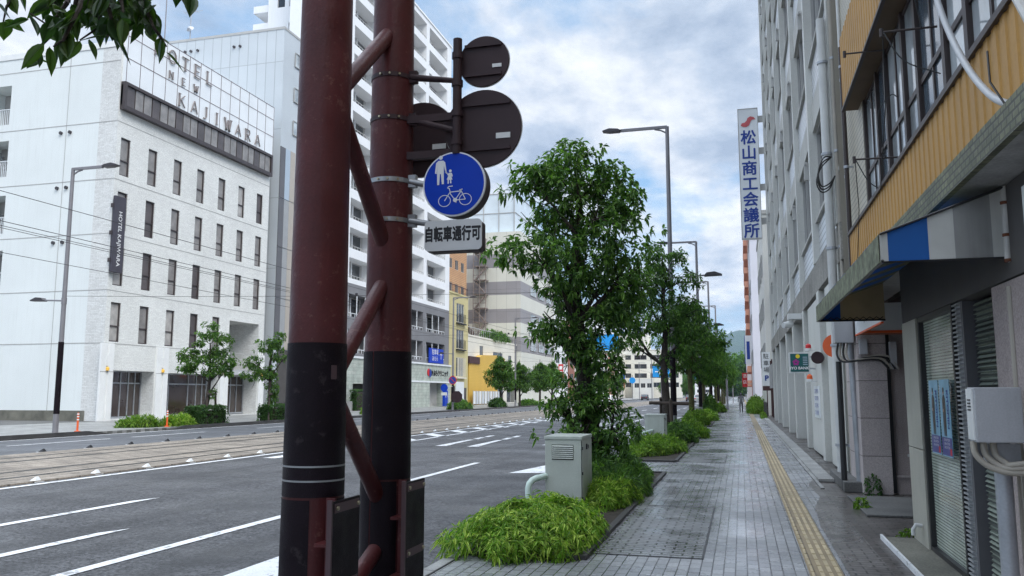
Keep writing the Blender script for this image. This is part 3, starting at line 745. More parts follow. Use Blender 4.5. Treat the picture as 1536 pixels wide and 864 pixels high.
HX, HY0, HY1 = -37.0, 41.6, 58.95
def hotel():
    t = thing('hotel', 'white tiled hotel with letters along its roof sign and rows of narrow brown windows', 'hotel', (HX, HY0, 0))
    P = FX(HX)
    wh = []
    for c in range(7):
        for r in range(4):
            u = 41.98 + 2.537 * c; v = 15.2 - 3.47 * r
            if r == 3 and c >= 5: continue
            wh.append((u, u + .86, v, v + 2.42, .16))
    shops = [(42.42, 46.2, .08, 3.05, 1.6), (47.45, 53.15, .08, 3.0, 1.6), (54.25, 58.2, 3.1, 7.1, 3.0), (54.25, 58.2, .04, 3.0, 1.9)]
    b = MB(); b.wall(P, HY0, HY1, 0, 23.7, wh + shops, .16, reveal=1)
    b.build('facade_wall', [M['hotel_tile'], M['hotel_tile_side']], t)
    b = MB(); PY_ = FY(HY0)
    sh = [(-47.6, -45.5, 19.05, 21.7, 1.5), (-47.6, -45.4, 15.55, 17.95, 1.5), (-47.6, -45.3, 11.8, 14.3, 1.5), (-47.6, -45.2, 8.2, 10.7, 1.5)]
    b.wall(PY_, -38.4, HX, 0, 23.7, [], .1); b.build('corner_wall', M['hotel_tile_side'], t)
    b = MB(); b.wall(PY_, -62, -38.4, 0, 23.7, sh, 1.5)
    b.build('side_wall', M['hotel_paint'], t)
    b = MB()
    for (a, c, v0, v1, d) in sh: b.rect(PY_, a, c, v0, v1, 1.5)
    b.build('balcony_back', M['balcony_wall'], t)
    for i, (a, c, v0, v1, d) in enumerate(sh):
        b = MB()
        for k in range(15): b.pbox(PY_, a + k * .15, a + .03 + k * .15, v0, v0 + 1.05, .1, .13)
        b.pbox(PY_, a, c, v0 + 1.05, v0 + 1.1, .08, .15); b.build('railing', M['sign_white'], t)
        if i:                                                # escape stair behind the opening
            b = MB()
            for k in range(9): b.pbox(PY_, c - .25 - k * .24, c - k * .24, v0 + .25 * k, v0 + .25 * k + .07, .5, 1.3)
            b.build('escape_stair', M['galv'], t)
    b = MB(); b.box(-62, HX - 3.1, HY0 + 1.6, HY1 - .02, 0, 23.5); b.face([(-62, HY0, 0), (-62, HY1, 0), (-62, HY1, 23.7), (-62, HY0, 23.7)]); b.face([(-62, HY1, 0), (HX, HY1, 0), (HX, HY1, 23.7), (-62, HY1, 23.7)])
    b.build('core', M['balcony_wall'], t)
    b = MB(); b.box(-62, HX - .01, HY0 + .01, HY1, 23.702, 23.86); b.box(-62, HX + .05, HY0 - .05, HY0 + .01, 23.45, 23.86); b.box(HX, HX + .05, HY0, HY1 + .05, 23.45, 23.86)
    b.build('parapet', M['hotel_trim'], t, bevel=.02)
    # horizontal joints
    b = MB()
    for v in (18.55, 15.0 - 0.15, 11.4, 7.9, 4.66, 22.5):
        b.box(-62, HX + .004, HY0 - .012, HY0 - .003, v, v + .05)
        if v != 22.5: b.box(HX + .003, HX + .012, HY0, HY1, v, v + .045)
    for x in (-40.9, ): b.box(x, x + .04, HY0 - .012, HY0 - .003, .5, 23.4)
    b.build_each('wall_joint', M['rail_grey'], t)
    b = MB(); b.box(-62, -38.1, HY0 - .04, HY0 - .003, 0, .62); b.build('plinth', M['stone_step'], t)
    vents = MB()
    for v in (18.1, 14.5, 11.0):
        for x in (-41.25, -40.55): vents.cyl((x, HY0 + .01, v), (x, HY0 - .12, v), .11, n=10)
    vents.build('wall_vent', M['lamp_head'], t)
    for (a, c, v0, v1, d) in wh:
        win(t, P, a, c, v0, v1, .14, M['bronze'], M[('curtain', 'bronze_panel', 'curtain', 'curtain_pale', 'curtain')[int(a * 7 + v0 * 3) % 5]], .07, bars=(.4,), fd=.08)
    # pillars of white stone with lamps
    for u0, u1 in ((41.3, 42.36), (46.26, 47.4), (53.2, 54.2), (58.25, 59.0)):
        b = MB(); um = (u0 + u1) / 2
        b.box(HX, HX + .14, u0, um - .09, 0, 4.66); b.box(HX, HX + .14, um + .09, u1, 0, 4.66); b.box(HX, HX + .09, um - .09, um + .09, 0, 4.66); b.box(HX, HX + .145, um - .088, um + .088, 3.3, 4.0)
        p = b.build('pillar', M['hotel_trim'], t, bevel=.01)
        b = MB(); b.box(HX + .10, HX + .148, u0, u1, 2.93, 2.97); b.build_each('pillar_joint', M['rail_grey'], p)
        b = MB(); b.tube([(HX + .18, um, 3.0), (HX + .18, um, 3.03), (HX + .18, um, 3.18), (HX + .18, um, 3.24)], [.04, .10, .10, .04], 12); b.build('wall_lamp', M['lamp_yellow'], p, smooth=True)
    # ground-floor glazing set back behind the pillars
    def glazing(u0, u1, v1, d, cols, trans=2.25):
        b = MB()
        for uu in cols: b.pbox(P, uu - .035, uu + .035, .1, v1, d - .06, d + .02)
        b.pbox(P, u0, u1, trans, trans + .08, d - .07, d + .02); b.pbox(P, u0, u1, .08, .2, d - .08, d + .02); b.pbox(P, u0, u1, v1 - .06, v1, d - .08, d + .02)
        o = b.build('shopfront', M['galv'], t)
        g = MB(); g.rect(P, u0, u1, .1, v1, d); g.build('pane', M['glass_brown'], o)
        return o
    glazing(42.42, 46.2, 3.05, 1.0, (42.6, 43.6, 44.3, 45.0, 45.6, 46.15)); glazing(47.45, 53.15, 3.0, 1.0, (47.6, 48.9, 51.0, 51.9, 52.6, 53.1)); glazing(54.25, 58.2, 3.0, 1.2, (54.4, 55.6, 56.4, 57.2, 58.1))
    b = MB(); b.rect(P, 54.25, 58.2, 3.0, 7.1, 2.95); b.build('recess_wall', M['hotel_tile'], t)
    # entrance awning
    b = MB(); b.prism([(0, 3.5), (0, 3.05), (1.1, 3.05)], lambda u, v, d: (HX - 1.0 + u * 1.2, 54.3 + d, v + (0 if v > 3.2 else 0)), 0, 3.85)
    aw = b.build('entrance_awning', M['strip_mid'], t)
    text('HOTEL KAJIWARA', .28, FX(HX + .33), 56.3, 3.18, -.02, M['letter_white'], aw, thick=0, flip=False)
    # roof sign wall
    z0, z1 = 21.15, 25.25
    b = MB(); b.box(HX - .7, HX + .30, 41.75, 58.75, z0, z1); sg = b.build('roof_sign', M['sign_white'], t)
    b = MB()
    for k in range(15): uu = 41.75 + 17.0 * k / 14; b.box(HX + .301, HX + .315, uu - .02, uu + .02, z0, z1)
    for v in (z0 + 1.55, z0 + 3.0, z1 - .03): b.box(HX + .301, HX + .316, 41.75, 58.75, v - .02, v + .02)
    b.build_each('panel_joint', M['joint'], sg)
    # serif letters made of strokes
    G = {'H': [((.12, 0), (.12, 1)), ((.78, 0), (.78, 1)), ((.12, .5), (.78, .5))], 'T': [((.45, 0), (.45, 1)), ((.05, 1), (.85, 1))], 'E': [((.15, 0), (.15, 1)), ((.15, 1), (.75, 1)), ((.15, .5), (.6, .5)), ((.15, 0), (.78, 0))],
         'L': [((.15, 0), (.15, 1)), ((.15, 0), (.75, 0))], 'N': [((.12, 0), (.12, 1)), ((.12, 1), (.8, 0)), ((.8, 0), (.8, 1))], 'W': [((0, 1), (.25, 0)), ((.25, 0), (.45, .9)), ((.45, .9), (.68, 0)), ((.68, 0), (.92, 1))],
         'K': [((.12, 0), (.12, 1)), ((.12, .42), (.75, 1)), ((.3, .55), (.8, 0))], 'A': [((.05, 0), (.45, 1)), ((.45, 1), (.85, 0)), ((.2, .36), (.7, .36))], 'J': [((.5, .2), (.5, 1)), ((.5, .2), (.38, 0)), ((.38, 0), (.15, .02))],
         'I': [((.4, 0), (.4, 1))], 'R': [((.12, 0), (.12, 1)), ((.12, 1), (.6, .98)), ((.6, .98), (.72, .76)), ((.72, .76), (.6, .52)), ((.6, .52), (.12, .5)), ((.4, .5), (.82, 0))],
         'O': [((.45 + .4 * math.cos(R(a)), .5 + .52 * math.sin(R(a))), (.45 + .4 * math.cos(R(a + 30)), .5 + .52 * math.sin(R(a + 30)))) for a in range(0, 360, 30)]}
    def letter(ch, u, v, s, th):
        b = MB(); PS = FX(HX + .32)
        def stroke(p, q, tt):
            p, q = Vector(p), Vector(q); d = (q - p); n = Vector((-d.y, d.x)).normalized() * tt / 2
            pts = [p + n, p - n, q - n, q + n]
            b.prism([(u + a.x * s, v + a.y * s) for a in pts], PS, -.10, -.02)
        for p, q in G[ch]:
            vert = abs(p[0] - q[0]) < .3 * abs(p[1] - q[1]) + .01
            stroke(p, q, th * .72 if vert else th * .4)
            for e in (p, q):
                if ch != 'O' and (abs(e[1]) < .01 or abs(e[1] - 1) < .01) and vert: stroke((e[0] - .13, e[1]), (e[0] + .13, e[1]), .05)
        b.build('letter', M['letter_metal'], sg)
    for i, ch in enumerate('HOTEL'): letter(ch, 44.1 + i * 1.37, 23.95, .9, .15)
    for i, ch in enumerate('NEW'): letter(ch, 45.6 + i * 1.33, 22.85, .5, .15)
    for i, ch in enumerate('KAJIWARA'): letter(ch, 46.7 + i * 1.33, 21.3, .86, .15)
    # band of dark windows under it
    b = MB(); b.box(HX + .003, HX + .34, 41.7, 58.8, 19.35, 19.62); b.box(HX + .003, HX + .34, 41.7, 58.8, 20.95, 21.145); b.box(HX + .003, HX + .16, 41.7, 58.8, 19.62, 20.95); b.box(HX+.003, HX + .34, 41.7, 41.9, 19.62, 20.95); b.box(HX+.003, HX + .34, 58.6, 58.8, 19.62, 20.95)
    bd = b.build('window_band', M['bronze'], t)
    for k in range(21):
        uu = 41.95 + k * .793
        b = MB(); b.pbox(FX(HX + .22), uu + .05, uu + .74, 19.66, 20.93, 0, .05); b.build('band_pane', M['curtain'] if k % 3 else M['bronze_panel'], bd)
    # vertical banner by the corner
    b = MB(); b.box(HX + .12, HX + .32, 41.5, 42.42, 9.0, 13.75); bn = b.build('vertical_sign', M['banner'], t, bevel=.02)
    b = MB()
    for v in (9.6, 11.3, 13.0): b.box(HX, HX + .2, 41.45, 41.49, v, v + .25)
    b.build_each('sign_bracket', M['bronze'], bn)
    text('HOTEL KAJIWARA', .42, FX(HX + .325), 41.96, 11.1, 0, M['letter_white'], bn, thick=.0, rot=-math.pi / 2)
    # tables seen through the glass
    return t
hotel()

def grey_block():
    t = thing('panel_building', 'pale grey metal clad block with pastel vertical strips beside the white hotel', 'building', (HX, 60.4, 0))
    x0 = -62
    b = MB(); b.face([(x0, 60.4, 0), (HX, 60.4, 0), (HX, 60.4, 33), (x0, 60.4, 33)]); b.build('near_wall', M['panel_side'], t)
    b = MB(); b.face([(HX, 60.4, 22.5), (HX, 71, 22.5), (HX, 71, 33), (HX, 60.4, 33)]); b.face([(x0, 60.4, 33), (HX, 60.4, 33), (HX, 71, 33), (x0, 71, 33)]); b.face([(x0, 71, 0), (HX, 71, 0), (HX, 71, 33), (x0, 71, 33)]); b.face([(HX - .02, 60.4, 0), (HX - .02, 71, 0), (HX - .02, 71, 22.6), (HX - .02, 60.4, 22.6)])
    b.build('street_wall', M['panel_grey'], t)
    cols = ['strip_dark', 'strip_mid', 'strip_tan', 'strip_pale', 'strip_blue', 'strip_pale', 'strip_mid', 'strip_tan', 'strip_blue', 'strip_pale', 'strip_mid', 'strip_pale', 'strip_blue']
    rnd = random.Random(3)
    for row, (v0, v1) in enumerate(((5.3, 9.5), (9.56, 13.8), (13.86, 18.0), (18.06, 22.48))):
        for k in range(13):
            u0 = 60.4 + k * .8
            c = cols[k] if rnd.random() < .6 else rnd.choice(cols[2:])
            if k == 0: c = 'strip_dark'
            b = MB(); b.box(HX - .01, HX + .05, u0 + .01, u0 + .79, v0, v1); b.build('cladding_panel', M[c], t)
    b = MB(); b.box(HX - .3, HX + .06, 60.5, 60.9, 0, 5.25); b.box(HX - .3, HX + .06, 64.5, 71, 0, 5.25); b.build_each('entrance_pier', M['strip_pale'], t)
    b = MB(); b.box(HX - .2, HX - .01, 60.9, 64.5, 0, 5.25); b.build('entrance', M['dark_wall'], t)
    b = MB()
    for x, z in ((-41.3, 31.8), (-41.9, 31.8), (-45.6, 31.9), (-46.3, 31.9), (-46.9, 31.9), (-41.3, 27.4), (-41.9, 27.4), (-44.6, 27.3), (-45.2, 27.3), (-49.0, 27.6), (-51, 29)): b.cyl((x, 60.45, z), (x, 60.25, z), .12, n=8)
    b.build_each('wall_vent', M['lamp_head'], t)
    b = MB(); b.box(x0, HX + .04, 60.36, 60.398, 32.9, 33.12); b.box(HX + .003, HX + .04, 60.4, 71, 32.9, 33.12); b.build('parapet_cap', M['rail_grey'], t)
    for v in (24.0, 27.0, 30.2):
        far_window(t, FX(HX + .05), 62.2, 63.2, v, v + 1.3, 0, [M['glass_sky'], M['rail_grey']], 0)
    # rooftop gear
    b = MB(); b.box(-45.2, -44.2, 63, 64.5, 33, 34.2); b.box(-49.5, -48.6, 63, 64, 33, 33.8); b.build_each('roof_tank', M['cream'], t)
    b = MB(); b.cyl((-46.9, 60.9, 29.5), (-46.9, 60.9, 36.2), .05, n=6)
    for k in range(5): b.box(-47.5 + k * .3, -47.47 + k * .3, 60.6, 61.2, 35.9, 35.93)
    b.box(-47.6, -45.7, 60.88, 60.92, 35.9, 35.94); b.cyl((-46.9, 60.85, 34.3), (-46.9, 60.65, 34.4), .35, .1, n=14); b.build('antenna', M['galv'], t)
    b = MB(); b.cyl((-49.6, 60.9, 27), (-49.6, 60.9, 42), .07, .04, n=6); b.build('lightning_rod', M['lamp_grey'], t)
    return t
grey_block()

def tower():
    t = thing('tower_block', 'tall white block with a few tiny windows rising behind the grey metal building', 'building', (-45, 76, 0))
    P = FY(74)
    b = MB(); ws = [(-46.3, -45.4, 42.4, 43.4), (-44.9, -44.1, 42.4, 43.4), (-44.9, -44.1, 39.3, 40.6)]
    b.wall(P, -47.4, -43.7, 0, 56, ws, .2); b.build('near_wall', M['white_wall'], t)
    block(t, 'core', -47.4, -43.7, 74.2, 86, 0, 55.9, M['white_wall'], skip=('y0',))
    for q in ws: far_window(t, P, *q, .15, [M['glass'], M['rail_grey']], 0)
    b = MB()
    for z in (40.2, 42.2, 45): b.box(-49.3, -47.42, 74.2, 77, z, z + .8)
    b.build_each('stair_landing', M['white_wall'], t)
    return t
tower()

def apartment():
    t = thing('apartment_block', 'tall white apartment block with recessed balconies above grey lower floors', 'apartment', (HX, 72, 0))
    P = FX(HX)
    bays = [(73.7, 79.6), (80.9, 86.9), (88.0, 93.7), (94.7, 101.4)]
    fh = 3.02
    hw = []; hg = []
    for k in range(12):
        z = 12.62 + fh * k
        for a, c in bays: hw.append((a, c, z + .38, z + 2.45, 1.5))
    for z in (5.55, 9.1):
        for a, c in bays: hg.append((a, c, z + .1, z + 2.35, 1.5))
    top_ = 12.5 + fh * 12 + .2
    b = MB(); b.wall(P, 71.9, 103.0, 12.5, top_, hw, 1.5); b.build('white_wall', M['white_wall'], t)
    b = MB(); b.wall(P, 71.9, 103.0, 5.1, 12.5, hg, 1.5); b.build('grey_wall', M['grey_wall'], t)
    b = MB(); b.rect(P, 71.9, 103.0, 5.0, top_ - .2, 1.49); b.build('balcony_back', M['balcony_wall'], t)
    block(t, 'core', -43.4, HX - 1.52, 71.92, 102.98, 0, top_ - .1, M['white_wall'], skip=('x1',))
    b = MB(); b.face([(-43.5, 71.9, 0), (HX, 71.9, 0), (HX, 71.9, top_), (-43.5, 71.9, top_)]); b.face([(-43.5, 103, 0), (HX, 103, 0), (HX, 103, top_), (-43.5, 103, top_)]); b.face([(-43.5, 71.9, top_), (HX, 71.9, top_), (HX, 103, top_), (-43.5, 103, top_)])
    b.build('end_wall', M['white_wall'], t)
    b = MB(); b.box(-43.6, HX + .1, 71.8, 103.1, top_ + .002, top_ + .25); b.build('roof_edge', M['white_wall'], t)
    # each balcony: rail, glass doors and a dividing screen
    def balcony(a, c, z, z1, low):
        b = MB()
        b.pbox(P, a, c, z + (.32 if low else .28), z + (.38 if low else .33), .05, .10)
        n = 7 if low else 9
        for k in range(n + 1):
            uu = a + (c - a) * k / n; b.pbox(P, uu - .03, uu + .03, z, z + .3, .06, .09)
        if low:
            for k in range(3): uu = a + (c - a) * (k * .33 + .02); b.pbox(P, uu - .05, uu + .05, z, z1, .05, .12)
        o = b.build('balcony', M['sign_white'] if low else M['rail_grey'], t)
        g = MB(); g.rect(P, a + .5, a + (c - a) * .45, z, z1 - .15, 1.44); g.rect(P, a + (c - a) * .52, c - .6, z, z1 - .15, 1.44); g.build('pane', M['glass'], o)
        s = MB(); s.pbox(P, (a + c) / 2 - .1, (a + c) / 2 + .1, z, z1 - .1, 1.2, 1.43); s.pbox(P, a + .6, a + 1.4, z, z + .75, .9, 1.3); s.build('fixture', M['white_wall'], o)
    for (a, c, z, z1, d) in hw: balcony(a, c, z, z1, False)
    for (a, c, z, z1, d) in hg: balcony(a, c, z, z1, True)
    # stone faced ground floor with clinic sign
    b = MB(); b.wall(P, 71.9, 103.0, 0, 5.1, [(74.5, 79.5, 0, 2.6, .8), (95.5, 101.4, .02, 3.0, 2.0), (82, 83.2, 0, 2.3, .3)], .8, base=-.3)
    b.build('stone_base', M['stone_green'], t)
    b = MB(); b.box(HX + .2, HX + .42, 71.9, 103.0, 5.1, 5.3); b.box(HX + .25, HX + .36, 86, 103, 2.95, 3.15); b.build_each('stone_coping', M['sign_white'], t)
    b = MB(); b.rect(P, 95.5, 98.6, 0, 3.0, 1.2); b.rect(P, 74.5, 79.5, 0, 2.6, .78); b.rect(P, 82, 83.2, 0, 2.3, .28); b.build('entrance', M['dark_wall'], t)
    b = MB(); b.pbox(P, 98.6, 101.4, 0, 3.0, 1.0, 1.3); b.build('entrance_side', M['balcony_wall'], t)
    b = MB(); b.prism(circle(94.9, 4.2, .45, 20, 60, 300), FX(HX + .32), -.06, -.02); b.build('logo_left', M['red'], t)
    b = MB(); b.prism(circle(95.3, 4.1, .5, 20, -100, 120), FX(HX + .34), -.06, -.02); b.build('logo_right', M['ink_blue'], t)
    text('かぶらクリニック', .78, FX(HX + .31), 98.9, 4.1, -.04, M['ink'], t, thick=.03, bold=.03)
    b = MB(); b.prism([(71.95, 0), (80.5, 0), (80.5, .65), (71.95, .9)], FX(HX + .9), -.5, .5); b.build('planter_wall', M['concrete'], t)
    return t
apartment()

def small_block(name, label, cat, x1, y0, y1, z1, depth, m_street, m_near, wins_street=(), wins_near=(), wm=None, mull=1, cap=True, wd=.12):
    t = thing(name, label, cat, (x1, y0, 0))
    P = FX(x1); PN = FY(y0)
    b = MB(); b.wall(P, y0, y1, 0, z1, list(wins_street), wd); b.build('street_wall', m_street, t)
    b = MB(); b.wall(PN, x1 - depth, x1, 0, z1, list(wins_near), wd); b.build('near_wall', m_near, t)
    block(t, 'core', x1 - depth, x1 - wd - .02, y0 + wd + .02, y1, 0, z1 - .02, m_near, skip=('x1', 'y0'))
    wm = wm or [M['glass'], M['rail_grey']]
    for q in wins_street: far_window(t, P, *q[:4], wd - .02, wm, mull)
    for q in wins_near: far_window(t, PN, *q[:4], wd - .02, wm, mull)
    if cap:
        b = MB(); b.box(x1 - depth, x1 + .08, y0 - .08, y1 + .08, z1, z1 + .25); b.build('roof_edge', m_street, t)
    return t
# narrow ochre house with three grilled windows
o = small_block('ochre_building', 'narrow ochre yellow building with a column of grilled windows', 'building', HX, 103.1, 111.0, 15.0, 14, M['ochre'], M['ochre_shade'],
    wins_street=[(106.0, 109.2, z, z + 2.6) for z in (3.9, 7.7, 11.3)], wm=[M['glass'], M['cream']], mull=2)
for z in (3.9, 7.7, 11.3):
    b = MB(); P = FX(HX)
    for k in range(9): b.pbox(P, 106.0 + k * .4, 106.05 + k * .4, z, z + (1.2 if z > 4 else 2.6), -.25, -.2)
    b.pbox(P, 105.8, 109.4, z - .25, z - .08, -.35, -.003); b.build_each('window_grille', M['cream'] if z < 4 else M['black_metal'], o)
b = MB(); b.rect(FX(HX + .02), 104, 105.6, 0, 2.6, 0); b.rect(FX(HX + .02), 109, 110.4, 0, 2.4, 0); b.build_each('door', M['dark_wall'], o)
b = MB(); b.box(HX + .05, HX + .2, 105.6, 108.8, .2, 3.2); b.build('door_surround', M['sign_white'], o)
b = MB()
for k in range(14): b.box(HX - .06, HX - .02, 103.2 + k * .58, 103.25 + k * .58, 15.25, 16.2)
b.box(HX - .07, HX - .01, 103.2, 111, 16.2, 16.3); b.build('roof_railing', M['maroon'], o)

# orange brick block behind
o = small_block('brick_building', 'orange brick tower standing behind the narrow ochre building', 'building', -45, 124.0, 134.0, 25.8, 14, M['orange_brick'], M['orange_brick'], wins_street=[(125 + 3 * k, 126.6 + 3 * k, z, z + 1.6) for k in range(3) for z in (14, 18, 22)])

# white house with roof terrace
o = small_block('terrace_house', 'cream two storey house with a roof terrace behind the yellow wall', 'house', HX - .8, 111.4, 140.0, 9.9, 13, M['cream'], M['cream'],
    wins_street=[(119, 120.8, 6.3, 8.8), (126.0, 131.5, 6.3, 8.2), (135, 137, 5.6, 8.0), (134, 139, .1, 2.6), (129, 132, .1, 2.6)], mull=1)
b = MB(); x = HX - 1.0
for k in range(26): b.box(x - .03, x + .03, 111.6 + k * 1.1, 111.66 + k * 1.1, 10.15, 11.3)
b.box(x - .04, x + .04, 111.5, 139.8, 11.25, 11.35); b.build('terrace_railing', M['rail_grey'], o)
b = MB(); b.prism([(112, 10.15), (128, 10.15), (128, 10.6), (121, 13.4), (112, 13.4)], FX(HX - 5), 0, 6); b.build('roof_room', M['cream'], o)
b = MB(); b.prism([(111.5, 13.4), (121.2, 13.4), (128.6, 10.6), (128.6, 11.0), (121.3, 13.8), (111.5, 13.8)], FX(HX - 4.6), -.1, 6.5); b.build('roof', M['maroon'], o)
# yellow boarded shed wall in front
t = thing('yellow_shed', 'bright yellow boarded shed in front of the cream terrace house', 'shed', (HX, 112, 0))
b = MB(); b.box(HX - .78, HX + .0, 111.6, 125.8, 0, 5.9); b.build('wall', M['yellow_wall'], t)
b = MB(); b.box(HX - .77, HX + .15, 111.3, 116.2, 5.9, 6.9); b.build('roof', M['maroon'], t)
b = MB(); b.prism([(116.2, 5.9), (125.8, 5.9), (125.8, 7.6), (118, 7.3), (116.2, 6.9)], FX(HX), 0, .77); b.build('gable', M['yellow_wall'], t)
b = MB(); b.box(HX - .77, HX + .003, 126.0, 130.0, 2.7, 7.3); b.build('end_wall', M['yellow_wall'], t)
t = thing('panel_fence', 'low pale panel fence under the yellow boarded wall', 'fence', (HX + .6, 111.6, 0))
for k in range(10):
    b = MB(); b.box(HX + .58, HX + .62, 111.6 + k * 1.35, 112.75 + k * 1.35, .15, 1.95); b.build('panel', M['strip_pale'] if k % 2 else M['sign_white'], t)
b = MB()
for k in range(11): b.box(HX + .63, HX + .7, 111.45 + k * 1.35, 111.55 + k * 1.35, 0, 2.05)
b.build_each('post', M['rail_grey'], t)

# large striped office block
def striped():
    t = thing('striped_building', 'beige office block with dark grey horizontal bands and a glassy roof screen', 'building', (HX, 140.2, 0))
    P = FX(HX); PN = FY(140.2); x0 = -60
    z = 0; bands = []
    edges = [0, 3.2, 6.0, 8.9, 11.5, 14.0, 16.5, 19.0, 21.4, 23.9, 26.4, 30.0]
    for k, (a, c) in enumerate(zip(edges, edges[1:])):
        dark = k % 2 == 1
        b = MB(); b.rect(PN, x0, HX, a, c, 0); b.rect(P, 140.2, 167, a, c, 0)
        b.build('band', M['grey_band'] if dark else M['beige_panel'], t)
    block(t, 'core', x0, HX - .3, 140.5, 166.9, 0, 29.9, M['beige_panel'], skip=('x1', 'y0'))
    for k in range(3):
        for z in (9.4, 14.6, 19.6): far_window(t, FX(HX + .05), 147 + k * 6.5, 151.5 + k * 6.5, z, z + 1.6, 0, [M['glass_sky'], M['rail_grey']], 3)
    far_window(t, FX(HX + .05), 146, 153, 12.0, 14.8, 0, [M['sign_white'], M['rail_grey']], 1)
    SX0, SX1 = -45.2, -42.9
    b = MB()                                             # escape stair tower on the near wall
    for k in range(8):
        zz = 9 + k * 2.5
        b.box(SX0, SX1, 138.4, 140.1, zz, zz + .15)
        b.prism([(SX0, zz), (SX0 + .3, zz), (SX1, zz + 2.4), (SX1 - .3, zz + 2.4)] if k % 2 else [(SX1, zz), (SX1 - .3, zz), (SX0, zz + 2.4), (SX0 + .3, zz + 2.4)], FY(138.6), 0, .5)
        b.box(SX0, SX1, 138.36, 138.39, zz + .9, zz + 1.0)
    for x in (SX0, (SX0 + SX1) / 2, SX1): b.box(x - .06, x + .06, 138.3, 138.45, 8, 29)
    b.build('escape_stair', M['stair_steel'], t)
    b = MB(); b.box(x0, HX, 140.25, 166.9, 30.0, 30.4); b.build('roof_edge', M['beige_panel'], t)
    b = MB(); b.box(x0 + 1, HX - 1.5, 142, 160, 30.4, 37.8); b.build('roof_screen', M['roof_net'], t)
    b = MB()
    for zz in (30.6, 34.2, 37.8): b.box(x0 + .9, HX - 1.4, 141.9, 160.1, zz, zz + .1)
    for k in range(8): b.box(x0 + 1 + k * 2.9, x0 + 1.12 + k * 2.9, 141.85, 141.97, 30.4, 38.2)
    b.build('screen_frame', M['rail_grey'], t)
striped()
def grid(y0, y1, n, z0, fh, m_, wh=1.5, frac=.55):
    p = (y1 - y0) / n
    return [(y0 + p * k + p * (1 - frac) / 2, y0 + p * (k + 1) - p * (1 - frac) / 2, z0 + fh * j, z0 + fh * j + wh) for k in range(n) for j in range(m_)]
small_block('office_building', 'white office building with square windows just past the striped block', 'building', HX, 167.2, 181, 24, 14, M['white_wall'], M['white_wall'], grid(167.2, 181, 2, 4.5, 3.4, 6))
small_block('office_building', 'red brown clad building between two pale offices', 'building', HX + .2, 181.2, 188, 22, 14, M['rust_red'], M['rust_red'], grid(181.2, 188, 1, 4.5, 3.4, 5))
small_block('office_building', 'cream low office building beyond the red brown one', 'building', HX, 188.3, 215, 15, 14, M['cream'], M['cream'], grid(188.3, 215, 4, 4.0, 3.4, 3))
small_block('office_building', 'grey shop building last in the left row before the crossing', 'building', HX, 215.4, 238, 12, 14, M['pale_wall'], M['pale_wall'], grid(215.4, 238, 4, 4.0, 3.3, 2))

# buildings across the far crossing
def across():
    o = small_block('corner_building', 'beige corner building carrying a bright blue rooftop billboard', 'building', -40, 285, 300, 15.5, 17, M['cream'], M['cream'],
        wins_street=grid(285, 300, 3, 4.5, 3.4, 3), wins_near=[(-56 + 4.0 * k, -54 + 4.0 * k, z, z + 2) for k in range(4) for z in (4.5, 7.9, 11.3)])
    b = MB(); b.box(-57, -41, 284.6, 284.95, 2.6, 3.6); b.build('shop_awning', M['red'], o)
    bb = MB(); bb.box(-58, -40.5, 285.3, 286, 16.4, 22.0); bo = bb.build('billboard', M['billboard_blue'], o)
    text('NTT', 2.4, FY(285.25), -50, 19.2, 0, M['letter_white'], bo, thick=.05)
    b = MB()
    for x in (-57, -50, -43): b.box(x, x + .2, 285.5, 285.7, 15.5, 16.4)
    b.build_each('billboard_post', M['rail_grey'], bo)
    o = small_block('white_tower', 'tall pale tower with a dark vertical band behind the blue billboard', 'building', -52, 380, 400, 42, 36, M['white_wall'], M['white_wall'], (), ())
    b = MB(); b.box(-60, -57, 379.9, 380, 0, 41); b.build('dark_band', M['strip_blue'], o)
    o = small_block('large_hotel', 'wide pale hotel with big rooftop letters far down the street', 'building', -22, 300, 330, 17, 28, M['cream'], M['cream'], (), [(-48 + 5.6 * k, -43.6 + 5.6 * k, z, z + 1.7) for k in range(5) for z in (3.8, 7.1, 10.4, 13.6)])
    b = MB(); b.box(-44, -32, 301, 312, 17.3, 23); b.build('penthouse', M['cream'], o)
    b = MB(); b.box(-44.5, -31.5, 300.8, 300.95, 23, 28); so_ = b.build('roof_sign', M['sign_white'], o)
    text('愛媛新聞', 2.3, FY(300.75), -38, 26.6, 0, M['ink_blue'], so_, thick=.05, bold=.03)
    text('松山支店', 2.3, FY(300.75), -38, 24.2, 0, M['ink_blue'], so_, thick=.05, bold=.03)
    small_block('office_building', 'pale rounded shop building left of the wide hotel', 'building', -48.5, 306, 330, 13, 14, M['pale_wall'], M['pale_wall'], (), [(-61 + 4 * k, -58.5 + 4 * k, z, z + 1.5) for k in range(3) for z in (4, 7.4, 10)])
    small_block('office_building', 'low white building closing the right end of the crossing', 'building', -9, 420, 440, 10, 13, M['white_wall'], M['white_wall'], (), [(-21 + 4 * k, -18.5 + 4 * k, z, z + 1.5) for k in range(3) for z in (2, 6)])
across()

